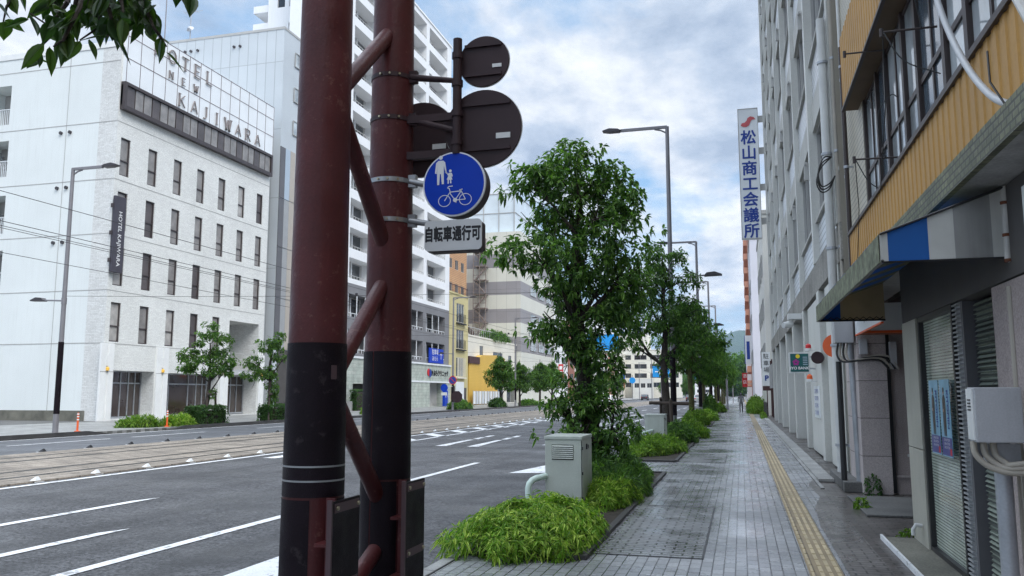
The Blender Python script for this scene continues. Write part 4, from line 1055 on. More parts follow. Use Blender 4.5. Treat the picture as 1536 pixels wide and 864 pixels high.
# ================================================================== RIGHT BUILDINGS
def chamber():
    X = 1.95
    t = thing('chamber_building', 'long grey office building with a grid of fins and white tiled spandrels over white pillars', 'building', (X, 16.6, 0))
    Y0, Y1 = 16.7, 54.5
    P = FXn(X)
    bay = 5.2; n = 7; fh = 4.15
    # structural grid: recessed window wall
    b = MB(); b.box(X + .5, X + 18, Y0, Y1, 4.2, 31); b.build('core', M['chamber'], t)
    b = MB(); b.face([(X + .02, Y0 - .01, 0), (X + 18, Y0 - .01, 0), (X + 18, Y0 - .01, 31), (X + .02, Y0 - .01, 31)]); b.build('end_wall', M['mosaic'], t)
    zb = 4.2
    for j in range(7):
        z = zb + fh * j
        b = MB(); b.pbox(P, Y0, Y1, z, z + .72, -.02 if j == 0 else .06, .49); b.build('floor_beam', M['stained_beam'] if j == 0 else M['chamber'], t)
        b = MB(); b.pbox(P, Y0, Y1, z + .723, z + 1.75, .10, .49); b.build('spandrel', M['chamber_tile'], t)
        b = MB(); b.pbox(P, Y0, Y1, z + 1.753, z + 1.83, .02, .49); b.build('window_sill', M['chamber'], t)
    for k in range(n + 1):
        y = Y0 + .35 + k * bay
        b = MB(); b.pbox(P, y - .17, y + .17, 4.93, 31, -.05, .49); b.build('fin', M['chamber_pillar'] if k else M['chamber'], t)
    k0 = None
    for j in range(7):
        for k in range(n):
            y = Y0 + .35 + k * bay
            u0, u1, z0, z1 = y + .18, y + bay - .18, zb + fh * j + 1.835, zb + fh * (j + 1) - .003
            b = MB(); b.rect(P, u0, u1, z0, z1, .22)
            b.mat(1)
            for a in ((u0, u0 + .06, z0, z1), (u1 - .06, u1, z0, z1), (u0 + .06, u1 - .06, z0, z0 + .06), (u0 + .06, u1 - .06, z1 - .06, z1), ((u0 + u1) / 2 - .04, (u0 + u1) / 2 + .04, z0 + .06, z1 - .06), (u0 + 1.2, u0 + 1.26, z0 + .06, z1 - .06), (u1 - 1.26, u1 - 1.2, z0 + .06, z1 - .06)): b.pbox(P, *a, .15, .23)
            b.build('window', [M['glass_dim'], M['rail_grey']], t)
    b = MB(); 
    for k in range(1, n):
        for j in range(6):
            y = Y0 + .35 + k * bay; z = zb + fh * j + 3.0; b.pbox(P, y + .2, y + .32, z, z + .45, -.16, .1); b.pbox(P, y + .05, y + .32, z + .4, z + .45, -.14, -.1)
    b.build_each('bracket', M['rail_grey'], t)
    # ground floor: white pillars, recessed panels
    py = [17.6, 22.0, 27.2, 32.6, 37.4, 43.2, 48.6, 53.6]
    for y in py:
        b = MB(); b.box(X - .03, X + .72, y - .28, y + .28, .0, 4.195); pl = b.build('pillar', M['chamber_pillar'], t, bevel=.02)
    for a, c in zip(py, py[1:]):
        b = MB(); b.box(X + .62, X + .8, a + .28, c - .28, 0, 4.19); b.build('shop_panel', M['chamber'], t)
        if a > 25:
            b = MB(); b.box(X + .5, X + .6, a + .4, c - .4, .1, 3.4)
            b.build('shutter', M['strip_mid'] if a < 40 else M['galv'], t)
            b = MB()
            for q in range(14): b.box(X + .3, X + .34, a + .5 + .03, a + .62, .3 + q * .22, .44 + q * .22)
            b.build('louvre', M['sign_white'], t)
    # white screen panels beside the second pillar, notice, round lamps
    b = MB(); b.box(X + .02, X + .6, 22.4, 25.8, .05, 4.1); b.box(X + .02, X + .6, 18.2, 20.6, .05, 4.1); b.build_each('wall_panel', M['chamber_pillar'], t, bevel=.01)
    b = MB(); b.box(X - .004, X + .018, 23.0, 24.6, 1.0, 1.85); nb = b.build('notice', M['sign_white'], t)
    for q in range(4): text('ご案内ご利用時間', .13, FXn(X - .01), 23.8, 1.7 - q * .19, 0, M['ink_blue'], nb, name='notice_line', thick=0, flip=True)
    b = MB(); b.cyl((X - .12, 21.6, 2.52), (X - .10, 21.7, 2.52), .15, n=24); b.build('round_panel', M['brown_metal'], t)
    b = MB(); b.cyl((X - .06, 18.2, 2.62), (X - .04, 18.3, 2.62), .24, n=24); b.build('round_sign', M['orange'], t)
    # projecting bank sign with beacon lamps
    return t
chamber()

t = thing('bank_sign', 'small square teal bank sign with a yellow disc and pink flower on the white pillar', 'sign', (1.55, 24.0, 2.48))
PN = FY(23.95)
b = MB(); b.box(1.29, 1.83, 23.96, 24.12, 2.2, 2.76); b.build('case', M['box_white'], t, bevel=.012)
b = MB(); b.rect(PN, 1.325, 1.795, 2.235, 2.725, 0); b.build('face', M['teal'], t)
b = MB(); b.prism(circle(1.52, 2.655, .055), FY(23.944), 0, .003); b.build('disc', M['yellow'], t)
b = MB()
for k in range(5): b.prism(circle(1.47 + .055 * math.cos(R(90 + 72 * k)), 2.49 + .055 * math.sin(R(90 + 72 * k)), .036, 14), FY(23.944 - .001 * k), 0, .003)
b.build('flower', M['purple'], t)
text('IYO BANK', .105, FY(23.945), 1.56, 2.33, 0, M['letter_white'], t, thick=.002, bold=.002)
b = MB()
for k in range(5): b.rect(FY(23.945), 1.65, 1.77, 2.42 + k * .05, 2.44 + k * .05, 0)
b.build('small_print', M['strip_blue'], t)
b = MB(); b.box(1.83, 1.97, 24.0, 24.06, 2.3, 2.34); b.box(1.83, 1.97, 24.0, 24.06, 2.62, 2.66); b.build_each('bracket', M['galv'], t)
def beacon(z, m, lab):
    t = thing('beacon_lamp', lab, 'lamp', (1.8, 23.6, z))
    b = MB(); b.tube([(1.78, 23.6, z + .07), (1.78, 23.6, z + .16), (1.78, 23.6, z + .2)], [.075, .07, .02], 14); b.build('dome', m, t, smooth=True)
    b = MB(); b.cyl((1.78, 23.6, z), (1.78, 23.6, z + .07), .085, n=14); b.box(1.78, 1.96, 23.56, 23.64, z, z + .03); b.build('base', M['box_white'], t)
beacon(2.78, M['red'], 'red dome beacon above the teal bank sign'); beacon(1.96, M['orange'], 'orange dome beacon below the teal bank sign')
t = thing('security_camera', 'white bracket mounted security camera on the first pillar of the grey building', 'camera', (1.7, 28, 3.9))
b = MB(); b.tube([(1.35, 27.4, 3.78), (1.6, 27.6, 3.84)], [.09, .11], 12); b.build('body', M['box_white'], t, smooth=True)
b = MB(); b.box(1.5, 1.93, 27.4, 27.9, 3.98, 4.15); b.tube([(1.6, 27.6, 3.9), (1.7, 27.6, 4.0)], .03, 6); b.build_each('bracket', M['box_white'], t)

# big vertical sign far along the grey building
t = thing('vertical_sign', 'tall white projecting sign with blue Japanese lettering and a red emblem', 'sign', (1.1, 54, 11.4))
PN = FY(53.8)
b = MB(); b.box(.36, 1.62, 53.82, 54.12, 11.35, 19.95); b.build('case', M['sign_white'], t, bevel=.03)
b = MB()
for a in ((.36, .40, 11.35, 19.95), (1.58, 1.62, 11.35, 19.95), (.40, 1.58, 19.9, 19.95), (.40, 1.58, 11.35, 11.42)): b.pbox(PN, *a, 0, .018)
b.build('frame', M['rail_grey'], t)
for i, ch in enumerate('松山商工会議所'): text(ch, .98, FY(53.80), 0.99 , 17.95 - i * 1.02, 0, M['ink_blue'], t, name='character', thick=.01, bold=.022)
b = MB(); PE = FY(53.79)
def wave(cx, cy, s):
    top_ = [(-1, -.5), (-.85, -.15), (-.45, -.1), (-.2, .15), (-.05, .55), (.35, .75), (.8, .6), (1, .25), (.75, .3), (.45, .2), (.3, -.1), (.15, -.5), (-.25, -.75), (-.7, -.7)]
    return [(cx + u * s, cy + v * s) for u, v in top_]
b.prism(wave(1.0, 19.05, .46), PE, 0, .012); b.build('emblem', M['pink_red'], t)
b = MB()
for z in (12.3, 14.5, 16.9, 19.0): b.box(1.62, 2.1, 53.9, 54.0, z, z + .42)
b.build_each('bracket', M['rail_grey'], t)

# shop building
def shop():
    X = 1.85
    t = thing('shop_building', 'old corner shop building with mustard corrugated bands, brown windows and a mossy tile ledge', 'shop', (X, 10, 0))
    W = X + .25
    # walls behind
    b = MB(); b.box(W + .32, W + 14, -8, 14.95, 3.15, 13); b.build('core', M['dark_wall'], t)
    # corrugated bands as real ribs
    def band(z0, z1, y0, y1, d, name):
        b = MB(); p = .21; y = y0; prof = []
        while y < y1:
            prof += [(y, 0), (y + p * .48, 0), (y + p * .62, .011), (y + p * .92, .011)]; y += p
        for (ya, da), (yb, db) in zip(prof, prof[1:]): b.face([(d + da, ya, z0), (d + db, yb, z0), (d + db, yb, z1), (d + da, ya, z1)])
        b.face([(d, y1, z0), (d + .3, y1, z0), (d + .3, y1, z1), (d, y1, z1)])
        return b.build(name, M['mustard'], t)
    band(3.30, 4.28, -6, 14.75, X, 'corrugated_band'); band(6.5, 7.75, -6, 14.75, X, 'corrugated_band'); band(9.9, 11.2, -6, 14.75, X, 'corrugated_band')
    b = MB(); b.box(X - .03, W + .3, -6, 14.78, 4.28, 4.335); b.box(X - .02, X + .03, -6, 14.77, 6.46, 6.5); b.build('band_cap', M['dark_frame'], t)
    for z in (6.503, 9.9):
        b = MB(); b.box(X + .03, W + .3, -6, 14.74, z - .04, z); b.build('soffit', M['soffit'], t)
    # window strip, upper floors
    for z0, z1 in ((4.34, 6.46), (7.8, 9.85)):
        P = FXn(W)
        yy = [14.3, 13.05, 12.25, 11.0, 10.2, 8.95, 8.1, 6.8, 5.9, 4.6, 3.6, 2.2, 1.0, -.5, -2, -4, -6]
        for k, (a, c) in enumerate(zip(yy, yy[1:])):
            zmid = z0 + (z1 - z0) * .42
            b = MB()
            for q in ((c, c + .05, z0, z1), (a - .05, a, z0, z1), (c + .05, a - .05, z0, z0 + .05), (c + .05, a - .05, z1 - .05, z1), (c + .05, a - .05, zmid - .035, zmid + .035)): b.pbox(P, *q, .03, .07)
            if k % 2 == 0: b.pbox(P, (a + c) / 2 - .03, (a + c) / 2 + .03, z0 + .05, z1 - .05, .035, .065)
            o = b.build('window', M['dark_frame'], t)
            g = MB(); g.rect(P, c + .03, a - .03, z0 + .03, z1 - .03, .055); g.build('pane', M[('glass_sky', 'glass_blue', 'glass_sky')[k % 3]], o)
        b = MB()
        for a in yy: b.pbox(P, a - .06, a + .06, z0, z1, .0, .029)
        b.build_each('window_post', M['dark_frame'], t)
    b = MB(); b.box(W - .01, W + .3, 14.30, 16.65, 3.2, 13); b.build('tile_strip', M['mosaic'], t)
    # concrete canopy slab faced with small mossy tiles
    b = MB(); b.box(1.55, X + .4, -6, 14.4, 3.11, 3.255); b.build('canopy_slab', M['concrete'], t)
    b = MB(); b.box(1.50, 1.548, -6, 14.42, 3.09, 3.29); b.build('canopy_tiles', M['moss_tile'], t)
    # ground floor: slab pillar, shop window with closed blind, louvred door
    P = FXn(X)
    b = MB(); b.box(X - .02, X + .36, 9.72, 10.48, 0, 1.05); b.box(X - .02, X + .36, 9.72, 10.48, 1.058, 2.45); b.build('slab_pillar', M['cream_slab'], t, bevel=.006)
    b = MB(); b.tube([(X - .03, 9.95, .24), (X - .09, 9.95, .25), (X - .12, 9.95, .2), (X - .12, 9.95, .14)], .022, 10); b.build('drain_spout', M['pipe_white'], t, smooth=True)
    b = MB(); b.box(X - .01, X + .7, 4.4, 10.5, 2.452, 3.1); b.build('transom', M['dark_wall'], t)
    fr = MB()
    for a in ((9.66, 9.715, 0.03, 2.45), (8.22, 8.27, .03, 2.45), (8.27, 9.66, .03, .08), (8.27, 9.66, 2.40, 2.45)): fr.pbox(P, *a, 0, .1)
    f = fr.build('shop_window', M['black_metal'], t)
    b = MB(); b.rect(P, 8.26, 9.67, .06, 2.42, .05); b.build('pane', M['shop_blind'], f)
    b = MB()
    for k in range(60): b.pbox(P, 8.03, 8.20, .06 + k * .04, .075 + k * .04, .0, .04)
    b.pbox(P, 8.02, 8.21, .03, 2.45, .03, .06); b.build('ribbed_post', M['strip_mid'], t)
    b = MB(); b.pbox(P, 7.95, 8.015, .03, 2.45, .03, .2); b.build('door_jamb', M['strip_dark'], t)
    b = MB()
    for k in range(62): z = .08 + k * .038; b.face([P(6.96, z, .10), P(7.9, z, .10), P(7.9, z + .033, .13), P(6.96, z + .033, .13)]); b.face([P(6.96, z, .10), P(7.9, z, .10), P(7.9, z - .004, .13), P(6.96, z - .004, .13)])
    b.build('louvre_door', M['louvre_green'], t)
    b = MB(); b.box(X - .0, X + .5, 4.6, 6.95, 0, 2.44); b.build('near_pier', M['pink_wall'], t)
    b = MB(); b.box(X + .52, X + 6, 5, 10.4, 0, 3.1); b.build('inner_wall', M['dark_wall'], t)
    # alley wall facing the camera, with drip pipe and handle
    b = MB(); b.box(X + .05, X + .5, 14.98, 16.6, .0, 3.2); b.build('alley_pier', M['pink_block'], t, bevel=.008)
    b = MB(); b.box(X + .5, X + 5, 15.1, 16.6, 0, 3.2); b.build('alley_wall', M['pink_wall'], t)
    b = MB(); b.box(X + .50, X + .56, 15.03, 15.098, .02, 3.1); b.build('alley_downpipe', M['black_metal'], t)
    b = MB(); b.box(X + .75, X + 1.25, 15.0, 15.05, .62, .66); b.build('handle', M['pipe_white'], t)
    b = MB(); b.box(X + .57, X + 5, 15.06, 15.099, .28, .31); b.build('alley_ledge', M['pink_block'], t)
    return t
shop()

# posters inside the shop window (each one its own)
for k, (u0, u1) in enumerate(((8.93, 9.32), (8.47, 8.87))):
    t = thing('poster', ('pale blue poster of a dark clad figure, nearer the slab pillar' if k == 0 else 'pale blue poster of a dark clad figure, nearer the grey meter box'), 'poster', (1.85, u1, 1.0), 'posters on the shop window')
    P = FXn(1.845)
    um = (u0 + u1) / 2
    b = MB(); b.pbox(P, u0, u1, 1.06, 1.78, 0, .004); b.build('sheet', M.setdefault('poster_blue', mat('poster_blue', (.22, .46, .62), .35, var=.25, vscale=5)), t)
    b = MB(); b.rect(P, u0 + .003, u1 - .003, 1.07, 1.24, -.001); b.build('footer', M.setdefault('poster_footer', mat('poster_footer', (.05, .05, .25), .35, var=.2, vscale=9)), t)
    b = MB(); b.rect(P, u0 + .02, u0 + .09, 1.08, 1.14, -.002); b.build('footer_patch', M['red'], t)
    # flat printed figure: coat, head, legs
    b = MB(); c = um + .03
    b.prism([(c - .05, 1.25), (c - .015, 1.25), (c - .005, 1.36), (c + .01, 1.25), (c + .045, 1.25), (c + .06, 1.5), (c + .055, 1.6), (c + .02, 1.635), (c - .02, 1.635), (c - .055, 1.6), (c - .06, 1.5)], P, -.002, -.001); b.build('figure_coat', M.setdefault('print_dark', mat('print_dark', (.04, .03, .03), .4, var=.2)), t)
    b = MB(); b.prism(circle(c, 1.665, .026, 16), P, -.003, -.002); b.prism(circle(c + .03, 1.49, .016, 12), P, -.003, -.002); b.build('figure_skin', M.setdefault('print_skin', mat('print_skin', (.5, .3, .22), .4, var=.1)), t)
    b = MB(); b.prism(circle(c, 1.683, .024, 12), P, -.004, -.003); b.build('figure_hair', M['print_dark'], t)
    text('KITOMIN', .088, P, u0 + .085, 1.5, -.003, M['ink_blue'], t, thick=0, flip=True, rot=-math.pi / 2, bold=.003)
    text('LIVE', .045, P, u1 - .05, 1.68, -.003, M['letter_white'], t, thick=0, flip=True, rot=-math.pi / 2)
    for q in range(3): text('2024 LIVE TOUR', .03, P, um - .01, 1.215 - q * .035, -.003, M['letter_white'], t, name='small_print', thick=0, flip=True)

# awning
def awning():
    t = thing('awning', 'blue white and grey striped canvas awning with a mossy front edge over the shop window', 'awning', (1.4, 9, 2.6))
    y0, y1 = 6.42, 11.65; xf, xw = 1.0, 1.84; zf0, zf1, zw = 2.6, 2.79, 3.085
    def cheek(y, mats, dy):
        xs = [1.0, 1.06, 1.33, 1.50, 1.74, 1.84] if dy > 0 else [1.0, 1.30, 1.5, 1.84]
        for (a, c), m in zip(zip(xs, xs[1:]), mats):
            za = zf1 + (zw - zf1) * (a - xf) / (xw - xf); zc_ = zf1 + (zw - zf1) * (c - xf) / (xw - xf)
            b = MB(); b.prism([(a, zf0), (c, zf0), (c, zc_), (a, za)], FY(y), 0, .006); b.build('side_panel', M[m], t)
    cheek(y0, ['canvas_white', 'canvas_blue', 'canvas_white', 'canvas_grey', 'canvas_white'], 1)
    cheek(y1, ['canvas_blue', 'canvas_tan', 'canvas_tan'], -1)
    b = MB(); b.box(xf - .004, xf + .006, y0, y1, zf0 - .01, zf1); b.build('front_valance', M['canvas_moss'], t)
    n = 13
    for k in range(n):
        a = y0 + (y1 - y0) * k / n; c = y0 + (y1 - y0) * (k + 1) / n
        b = MB(); b.prism([(xf, zf1), (xw, zw), (xw, zw + .008), (xf, zf1 + .008)], lambda u, v, d, a=a: (u, d, v), a, c); b.build('roof_panel', M['canvas_blue' if k % 2 else 'canvas_moss'], t)
    b = MB(); b.tube([(xf + .01, y0 - .01, zf1 + .008), (xw, y0 - .01, zw + .012)], .009, 6); b.tube([(xf + .02, y0 + .02, zf0), (xw, y0 + .02, zf0)], .012, 6); b.tube([(xf + .02, y1 - .02, zf0), (xw, y1 - .02, zf0)], .012, 6); b.tube([(xf + .02, y0, zf0), (xf + .02, y1, zf0)], .012, 6); b.build('frame', M['black_metal'], t)
    b = MB(); b.tube([(1.83, y0 + .0, 2.56), (1.84, y0, 3.1)], .024, 10); b.build('end_post', M['rusty'], t, smooth=True)
    b = MB()
    for z in (2.56, 2.74, 2.97): b.tube([(1.832, y0, z), (1.832, y0, z + .022)], .0285, 10)
    b.build_each('rust_patch', M['rust'], t)
    b = MB()
    pts = [(xf + .05 + i * .04, y1 - .05, zf0 + .01 + (.03 if i % 2 else 0)) for i in range(20)]
    b.tube(pts, .006, 5); b.build('lacing', M['cable'], t)
awning()

# red edged shop sign in the alley mouth
t = thing('fascia_sign', 'white shop sign with red edge and brown underside tucked behind the awning', 'sign', (2.1, 13.4, 2.8))
b = MB(); b.box(1.9, 3.2, 14.2, 14.9, 2.62, 2.64); b.build('underside', mat('sign_underside', (.33, .09, .04), .6), t)
b = MB(); b.box(1.88, 1.9, 12.2, 14.9, 2.62, 3.08); b.box(1.9, 3.2, 14.19, 14.2, 2.64, 3.08); b.build('board', M['sign_white'], t)
b = MB(); b.box(1.872, 1.905, 12.2, 14.9, 2.60, 2.625); b.box(1.9, 3.2, 14.17, 14.188, 2.60, 2.64); b.build('edge', M['orange'], t)
text('ロピ', .36, FXn(1.876), 13.5, 2.86, 0, M['ink'], t, thick=0, flip=True, bold=.012)

# electric equipment
def meter_box():
    t = thing('meter_box', 'grey steel electrical box on a galvanised post with thick curved conduits', 'box', (1.62, 6.3, 0))
    b = MB(); b.box(1.50, 1.785, 6.2, 6.38, 1.325, 1.69); b.build('case', M['box_grey'], t, bevel=.008)
    b = MB(); b.box(1.49, 1.499, 6.215, 6.37, 1.34, 1.68); b.build('lid', M['box_white'], t)
    b = MB()
    for k in range(4): b.box(1.486, 1.491, 6.26, 6.33, 1.60 - k * .022, 1.61 - k * .022)
    b.build('vent_slot', M['ink'], t)
    b = MB(); b.cyl((1.70, 6.42, 0), (1.70, 6.42, 1.33), .055, n=18); b.build_each('post', M['galv'], t, smooth=True)
    b = MB(); b.box(1.60, 1.80, 6.36, 6.48, 1.19, 1.31); b.build('post_bracket', M['galv'], t)
    for k in range(3):
        b = MB()
        b.tube(sm([(1.50 + k * .06, 6.3, 1.33), (1.51 + k * .06, 6.29, 1.24), (1.58 + k * .05, 6.26, 1.165 + k * .012), (1.70, 6.22, 1.13 + k * .025), (1.86, 6.2, 1.15 + k * .03), (2.0, 6.2, 1.2 + .03 * k)]), .021, 10); b.build('conduit', M['pipe_beige'], t, smooth=True)
    b = MB(); b.tube([(1.80, 6.1, 1.17), (1.79, 6.06, 1.25), (1.86, 6.05, 1.31), (2.0, 6.05, 1.33)], .03, 10); b.build('conduit', M['pipe_beige'], t, smooth=True)
    b = MB(); b.cyl((1.80, 6.45, 0), (1.80, 6.45, 1.33), .012, n=8); b.cyl((1.845, 6.5, 0), (1.845, 6.5, 2.4), .02, n=8); b.build_each('thin_pipe', M['pipe_beige'], t)
meter_box()
t = thing('vent_box', 'white slotted wall box high beside the awning post', 'box', (1.8, 5.7, 2.6))
b = MB(); b.box(1.74, 1.9, 5.5, 5.75, 2.52, 2.94); b.build('case', M['box_white'], t, bevel=.006)
b = MB()
for k in range(4): b.box(1.77, 1.85, 5.494, 5.5, 2.78 + k * .03, 2.79 + k * .03)
b.box(1.78, 1.84, 5.495, 5.5, 2.6, 2.68); b.build('slot', M['ink'], t)
t = thing('junction_box', 'pale electrical box on paired poles under the far end of the awning', 'box', (1.75, 15.4, 0))
b = MB(); b.box(1.56, 1.86, 15.0, 15.3, 2.5, 3.0); b.build('case', M['box_grey'], t, bevel=.012)
b = MB(); b.cyl((1.90, 15.4, 0), (1.84, 15.4, 3.2), .055, n=14); b.build('pole', M['galv'], t, smooth=True)
b = MB(); b.cyl((1.66, 15.5, 0), (1.66, 15.5, 2.2), .05, n=12); b.build('black_pole', M['black_metal'], t, smooth=True)
for k in range(4):
    b = MB(); x = 1.62 + k * .05
    b.tube(sm([(x, 15.1, 2.5), (x - .03, 15.05, 2.3), (x + .05, 15.0, 2.18), (x + .3, 14.95, 2.2 + .02 * k), (x + .6, 14.93, 2.2 + .02 * k), (x + .75, 14.9, 2.05)]), .017, 8); b.build('conduit', M['pipe_beige'] if k % 2 else M['cable'], t, smooth=True)
b = MB(); b.box(1.93, 2.05, 14.85, 14.97, 2.3, 2.55); b.box(2.4, 2.5, 14.9, 15.05, 2.05, 2.5); b.build_each('small_box', M['box_grey'], t)

# drain pipes up the party wall
def downpipe(x, y, z0, z1, r_, m, lab):
    t = thing('downpipe', lab, 'pipe', (x, y, 0))
    b = MB(); b.cyl((x, y, z0), (x, y, z1), r_, n=12); b.build('pipe', m, t, smooth=True)
    b = MB(); z = z0 + .6
    while z < z1: b.cyl((x, y, z), (x, y, z + .05), r_ * 1.25, n=12); b.box(x, 2.1, y - .015, y + .015, z + .01, z + .04); z += 1.9
    b.build_each('clamp', M['galv'], t)
downpipe(1.80, 17.1, 0.05, 9.2, .085, M['pipe_white'], 'fat white downpipe at the near corner of the grey office building')
downpipe(1.97, 16.9, .05, 14, .05, M['pipe_beige'], 'thin beige downpipe right of the fat white one')
downpipe(2.06, 16.4, 3.2, 14, .035, M['pipe_white'], 'thin white pipe over the small tiled strip')
downpipe(1.98, 15.7, 3.2, 8, .04, M['dark_frame'], 'dark brown pipe on the small tiled strip')
t = thing('cable_bundle', 'loop of loose black cables hanging from the fat white downpipe', 'cable', (1.75, 16.9, 6))
for k in range(3):
    b = MB(); b.tube(sm([(1.86, 16.85, 6.25), (1.70 - .03 * k, 16.7, 6.2 - .1 * k), (1.58 - .02 * k, 16.6, 5.9 - .1 * k), (1.62, 16.6, 5.62 - .06 * k), (1.78, 16.7, 5.68 - .05 * k), (1.9, 16.8, 5.85)]), .014, 6); b.build('cable', M['cable'], t, smooth=True)
t = thing('cable_conduit', 'pale grey hose curving down across the mustard corrugated wall', 'hose', (1.7, 6, 3.3))
b = MB(); b.tube(sm([(1.62, 7.95, 7.2), (1.60, 7.5, 6.0), (1.60, 7.2, 5.3), (1.60, 6.75, 4.55), (1.59, 6.2, 3.95), (1.57, 5.6, 3.5), (1.56, 5.1, 3.26), (1.56, 4.9, 3.2)]), .023, 12); b.build('hose', M['hose_grey'], t, smooth=True)
b = MB(); b.tube([(1.56, 4.95, 3.22), (1.57, 4.4, 3.16), (1.7, 3.8, 3.2)], .04, 8); b.tube([(1.54, 5.5, 3.75), (1.50, 5.35, 3.5), (1.53, 5.2, 3.3)], .007, 5); b.build('black_cable', M['cable'], t, smooth=True)
t = thing('sign_bracket', 'rusty white steel bracket arms sticking out of the mustard wall', 'bracket', (1.6, 5.5, 4))
b = MB(); b.tube([(1.83, 4.2, 4.72), (1.50, 5.1, 4.2), (1.50, 4.85, 3.85), (1.50, 4.5, 3.4)], .026, 8); b.build('arm', M['rusty'], t)
b = MB(); b.tube([(1.50, 5.13, 4.18), (1.50, 5.06, 4.23)], .030, 8); b.tube([(1.51, 5.0, 4.1), (1.50, 4.88, 3.9)], .028, 8); b.tube([(1.6, 4.85, 4.36), (1.67, 4.66, 4.47)], .028, 8); b.tube([(1.50, 4.95, 4.0), (1.85, 4.9, 4.02)], .016, 8); b.build_each('rust_patch', M['rust'], t)
for k, (y, z, lab) in enumerate(((9.1, 5.45, 'dark iron arm with wires poking from the window strip'), (11.6, 4.75, 'lower dark iron arm near the far end of the window strip'), (12.0, 6.4, 'short iron arm under the upper mustard band'))):
    t = thing('wire_arm', lab, 'bracket', (1.9, y, z), 'iron arms on the window strip')
    b = MB(); b.tube([(2.1, y, z), (1.55, y + .05, z + .02)], .013, 8); b.tube([(1.57, y + .05, z - .03), (1.57, y + .05, z + .06)], .022, 8); b.build('arm', M['dark_frame'], t)
    if k < 2:
        b = MB(); b.tube(sm([(1.58, y, z), (1.75, y - .05, z - .35), (2.08, y - .1, z - .55)]), .007, 5)
        b.tube(sm([(1.95, y, z), (1.85, y - .2, z + .5), (2.0, y - .3, z + .75), (2.08, y - .35, z + .7)]), .007, 5)
        b.tube([(1.58, y + .05, z), (1.7, y + .8, z - .5), (1.82, y + 2.2, z - 1.2)], .006, 5); b.build('wire', M['cable'], t)

# beyond the grey office building
def blk(name, label, x0, x1, y0, y1, z1, m, wins=(), cat='building'):
    t = thing(name, label, cat, (x0, y0, 0))
    b = MB(); b.box(x0, x1, y0, y1, 0, z1); b.build('wall', m, t)
    b = MB(); b.box(x0 - .08, x1, y0 - .08, y1, z1 + .002, z1 + .3); b.build('roof_edge', M['rail_grey'], t)
    for q in wins:
        if q[0] == 'N': far_window(t, FY(y0 - .02), *q[1:], 0, [M['glass'], M['rail_grey']], 1)
        else: far_window(t, FXn(x0 - .02), *q[1:], 0, [M['glass'], M['rail_grey']], 1)
    return t
o = blk('blank_wall_building', 'pale blank walled building after the fenced gap on the right', 1.95, 14, 66, 84, 15.5, M['pale_wall'], [('S', 68 + 4 * k, 70 + 4 * k, z, z + 1.6) for k in range(4) for z in (4, 7.5, 11)])
b = MB(); b.cyl((2.6, 65.92, 0), (2.6, 65.92, 9.5), .08, n=8); b.tube([(2.6, 65.9, 9.3), (3.4, 65.9, 8.8), (6, 65.9, 7.6)], .05, 6); b.box(3.2, 4.0, 65.4, 65.9, 8.8, 9.8); b.build('wall_pipe', M['galv'], o)
o = blk('lilac_building', 'narrow lilac white building with a dark downpipe on its street corner', 1.45, 12, 96, 112, 19, M['lilac'], [('S', 98 + 4 * k, 100 + 4 * k, z, z + 1.6) for k in range(3) for z in (5, 9, 13)])
b = MB(); b.box(3.2, 6.6, 95.7, 95.95, 8, 19); b.build('grey_bay', M['rail_grey'], o)
b = MB(); b.box(2.3, 5.2, 97, 99, 19.3, 21); b.build('roof_unit', M['box_white'], o)
blk('brown_slab_building', 'thin brown building edge beyond the lilac one', 1.55, 12, 118, 128, 26, M['rust_red'], [('S', 120, 122, z, z + 1.6) for z in (6, 10, 14)])
o = blk('apartment_tower', 'salmon pink apartment tower with stacked balconies on the right skyline', 2.9, 16, 190, 215, 38, M['salmon'])
for k in range(11):
    b = MB(); b.box(1.5, 2.9, 191 + 0, 214, 3.2 + k * 3.15, 4.5 + k * 3.15); b.build('balcony', M['salmon'], o)
blk('white_shop', 'far small white building at the end of the right row', 1.6, 12, 222, 245, 10, M['white_wall'], [('S', 226 + 5 * k, 229 + 5 * k, z, z + 1.6) for k in range(3) for z in (2, 6)])

# gap plot: wall signs, fence, posts
t = thing('black_fence', 'black metal railing along the gap after the grey office building', 'fence', (1.6, 58, 0))
b = MB(); b.box(1.58, 1.62, 56.5, 65.5, 1.0, 1.06); b.box(1.58, 1.62, 56.5, 65.5, .15, .2); b.build('rail', M['black_metal'], t)
b = MB()
for k in range(60): b.box(1.59, 1.61, 56.5 + k * .15, 56.58 + k * .15, .2, 1.0)
b.build('picket', M['black_metal'], t)
t = thing('notice_board', 'grey notice board on brown posts behind the black railing', 'board', (2.2, 60, 0))
b = MB(); b.box(2.0, 2.06, 57.5, 63.0, 2.0, 3.6); b.build('board', M['strip_mid'], t)
b = MB()
for y in (57.5, 60.2, 63.0): b.box(2.06, 2.18, y - .08, y + .08, 0, 4.0)
b.build_each('post', M['maroon'], t)
t = thing('parking_sign', 'white vertical parking sign with blue marks on the blank pale wall', 'sign', (1.7, 64, 3))
b = MB(); b.box(1.55, 2.15, 64.4, 64.5, 2.2, 4.7); b.build('board', M['sign_white'], t)
text('P', .55, FY(64.39), 1.85, 2.75, 0, M['ink_blue'], t, thick=.0, bold=.02)
for i, ch in enumerate('駐車場'): text(ch, .42, FY(64.39), 1.85, 4.35 - i * .5, 0, M['ink'], t, name='character', thick=0)
b = MB(); b.box(1.55, 2.15, 64.4, 64.5, 1.85, 2.19); b.cyl((1.85, 64.5, 0), (1.85, 64.5, 2.2), .04, n=8); b.build_each('post', M['maroon'], t)
t = thing('hanging_sign', 'blue and white vertical sign projecting from the far brown building', 'sign', (1.1, 116, 7))
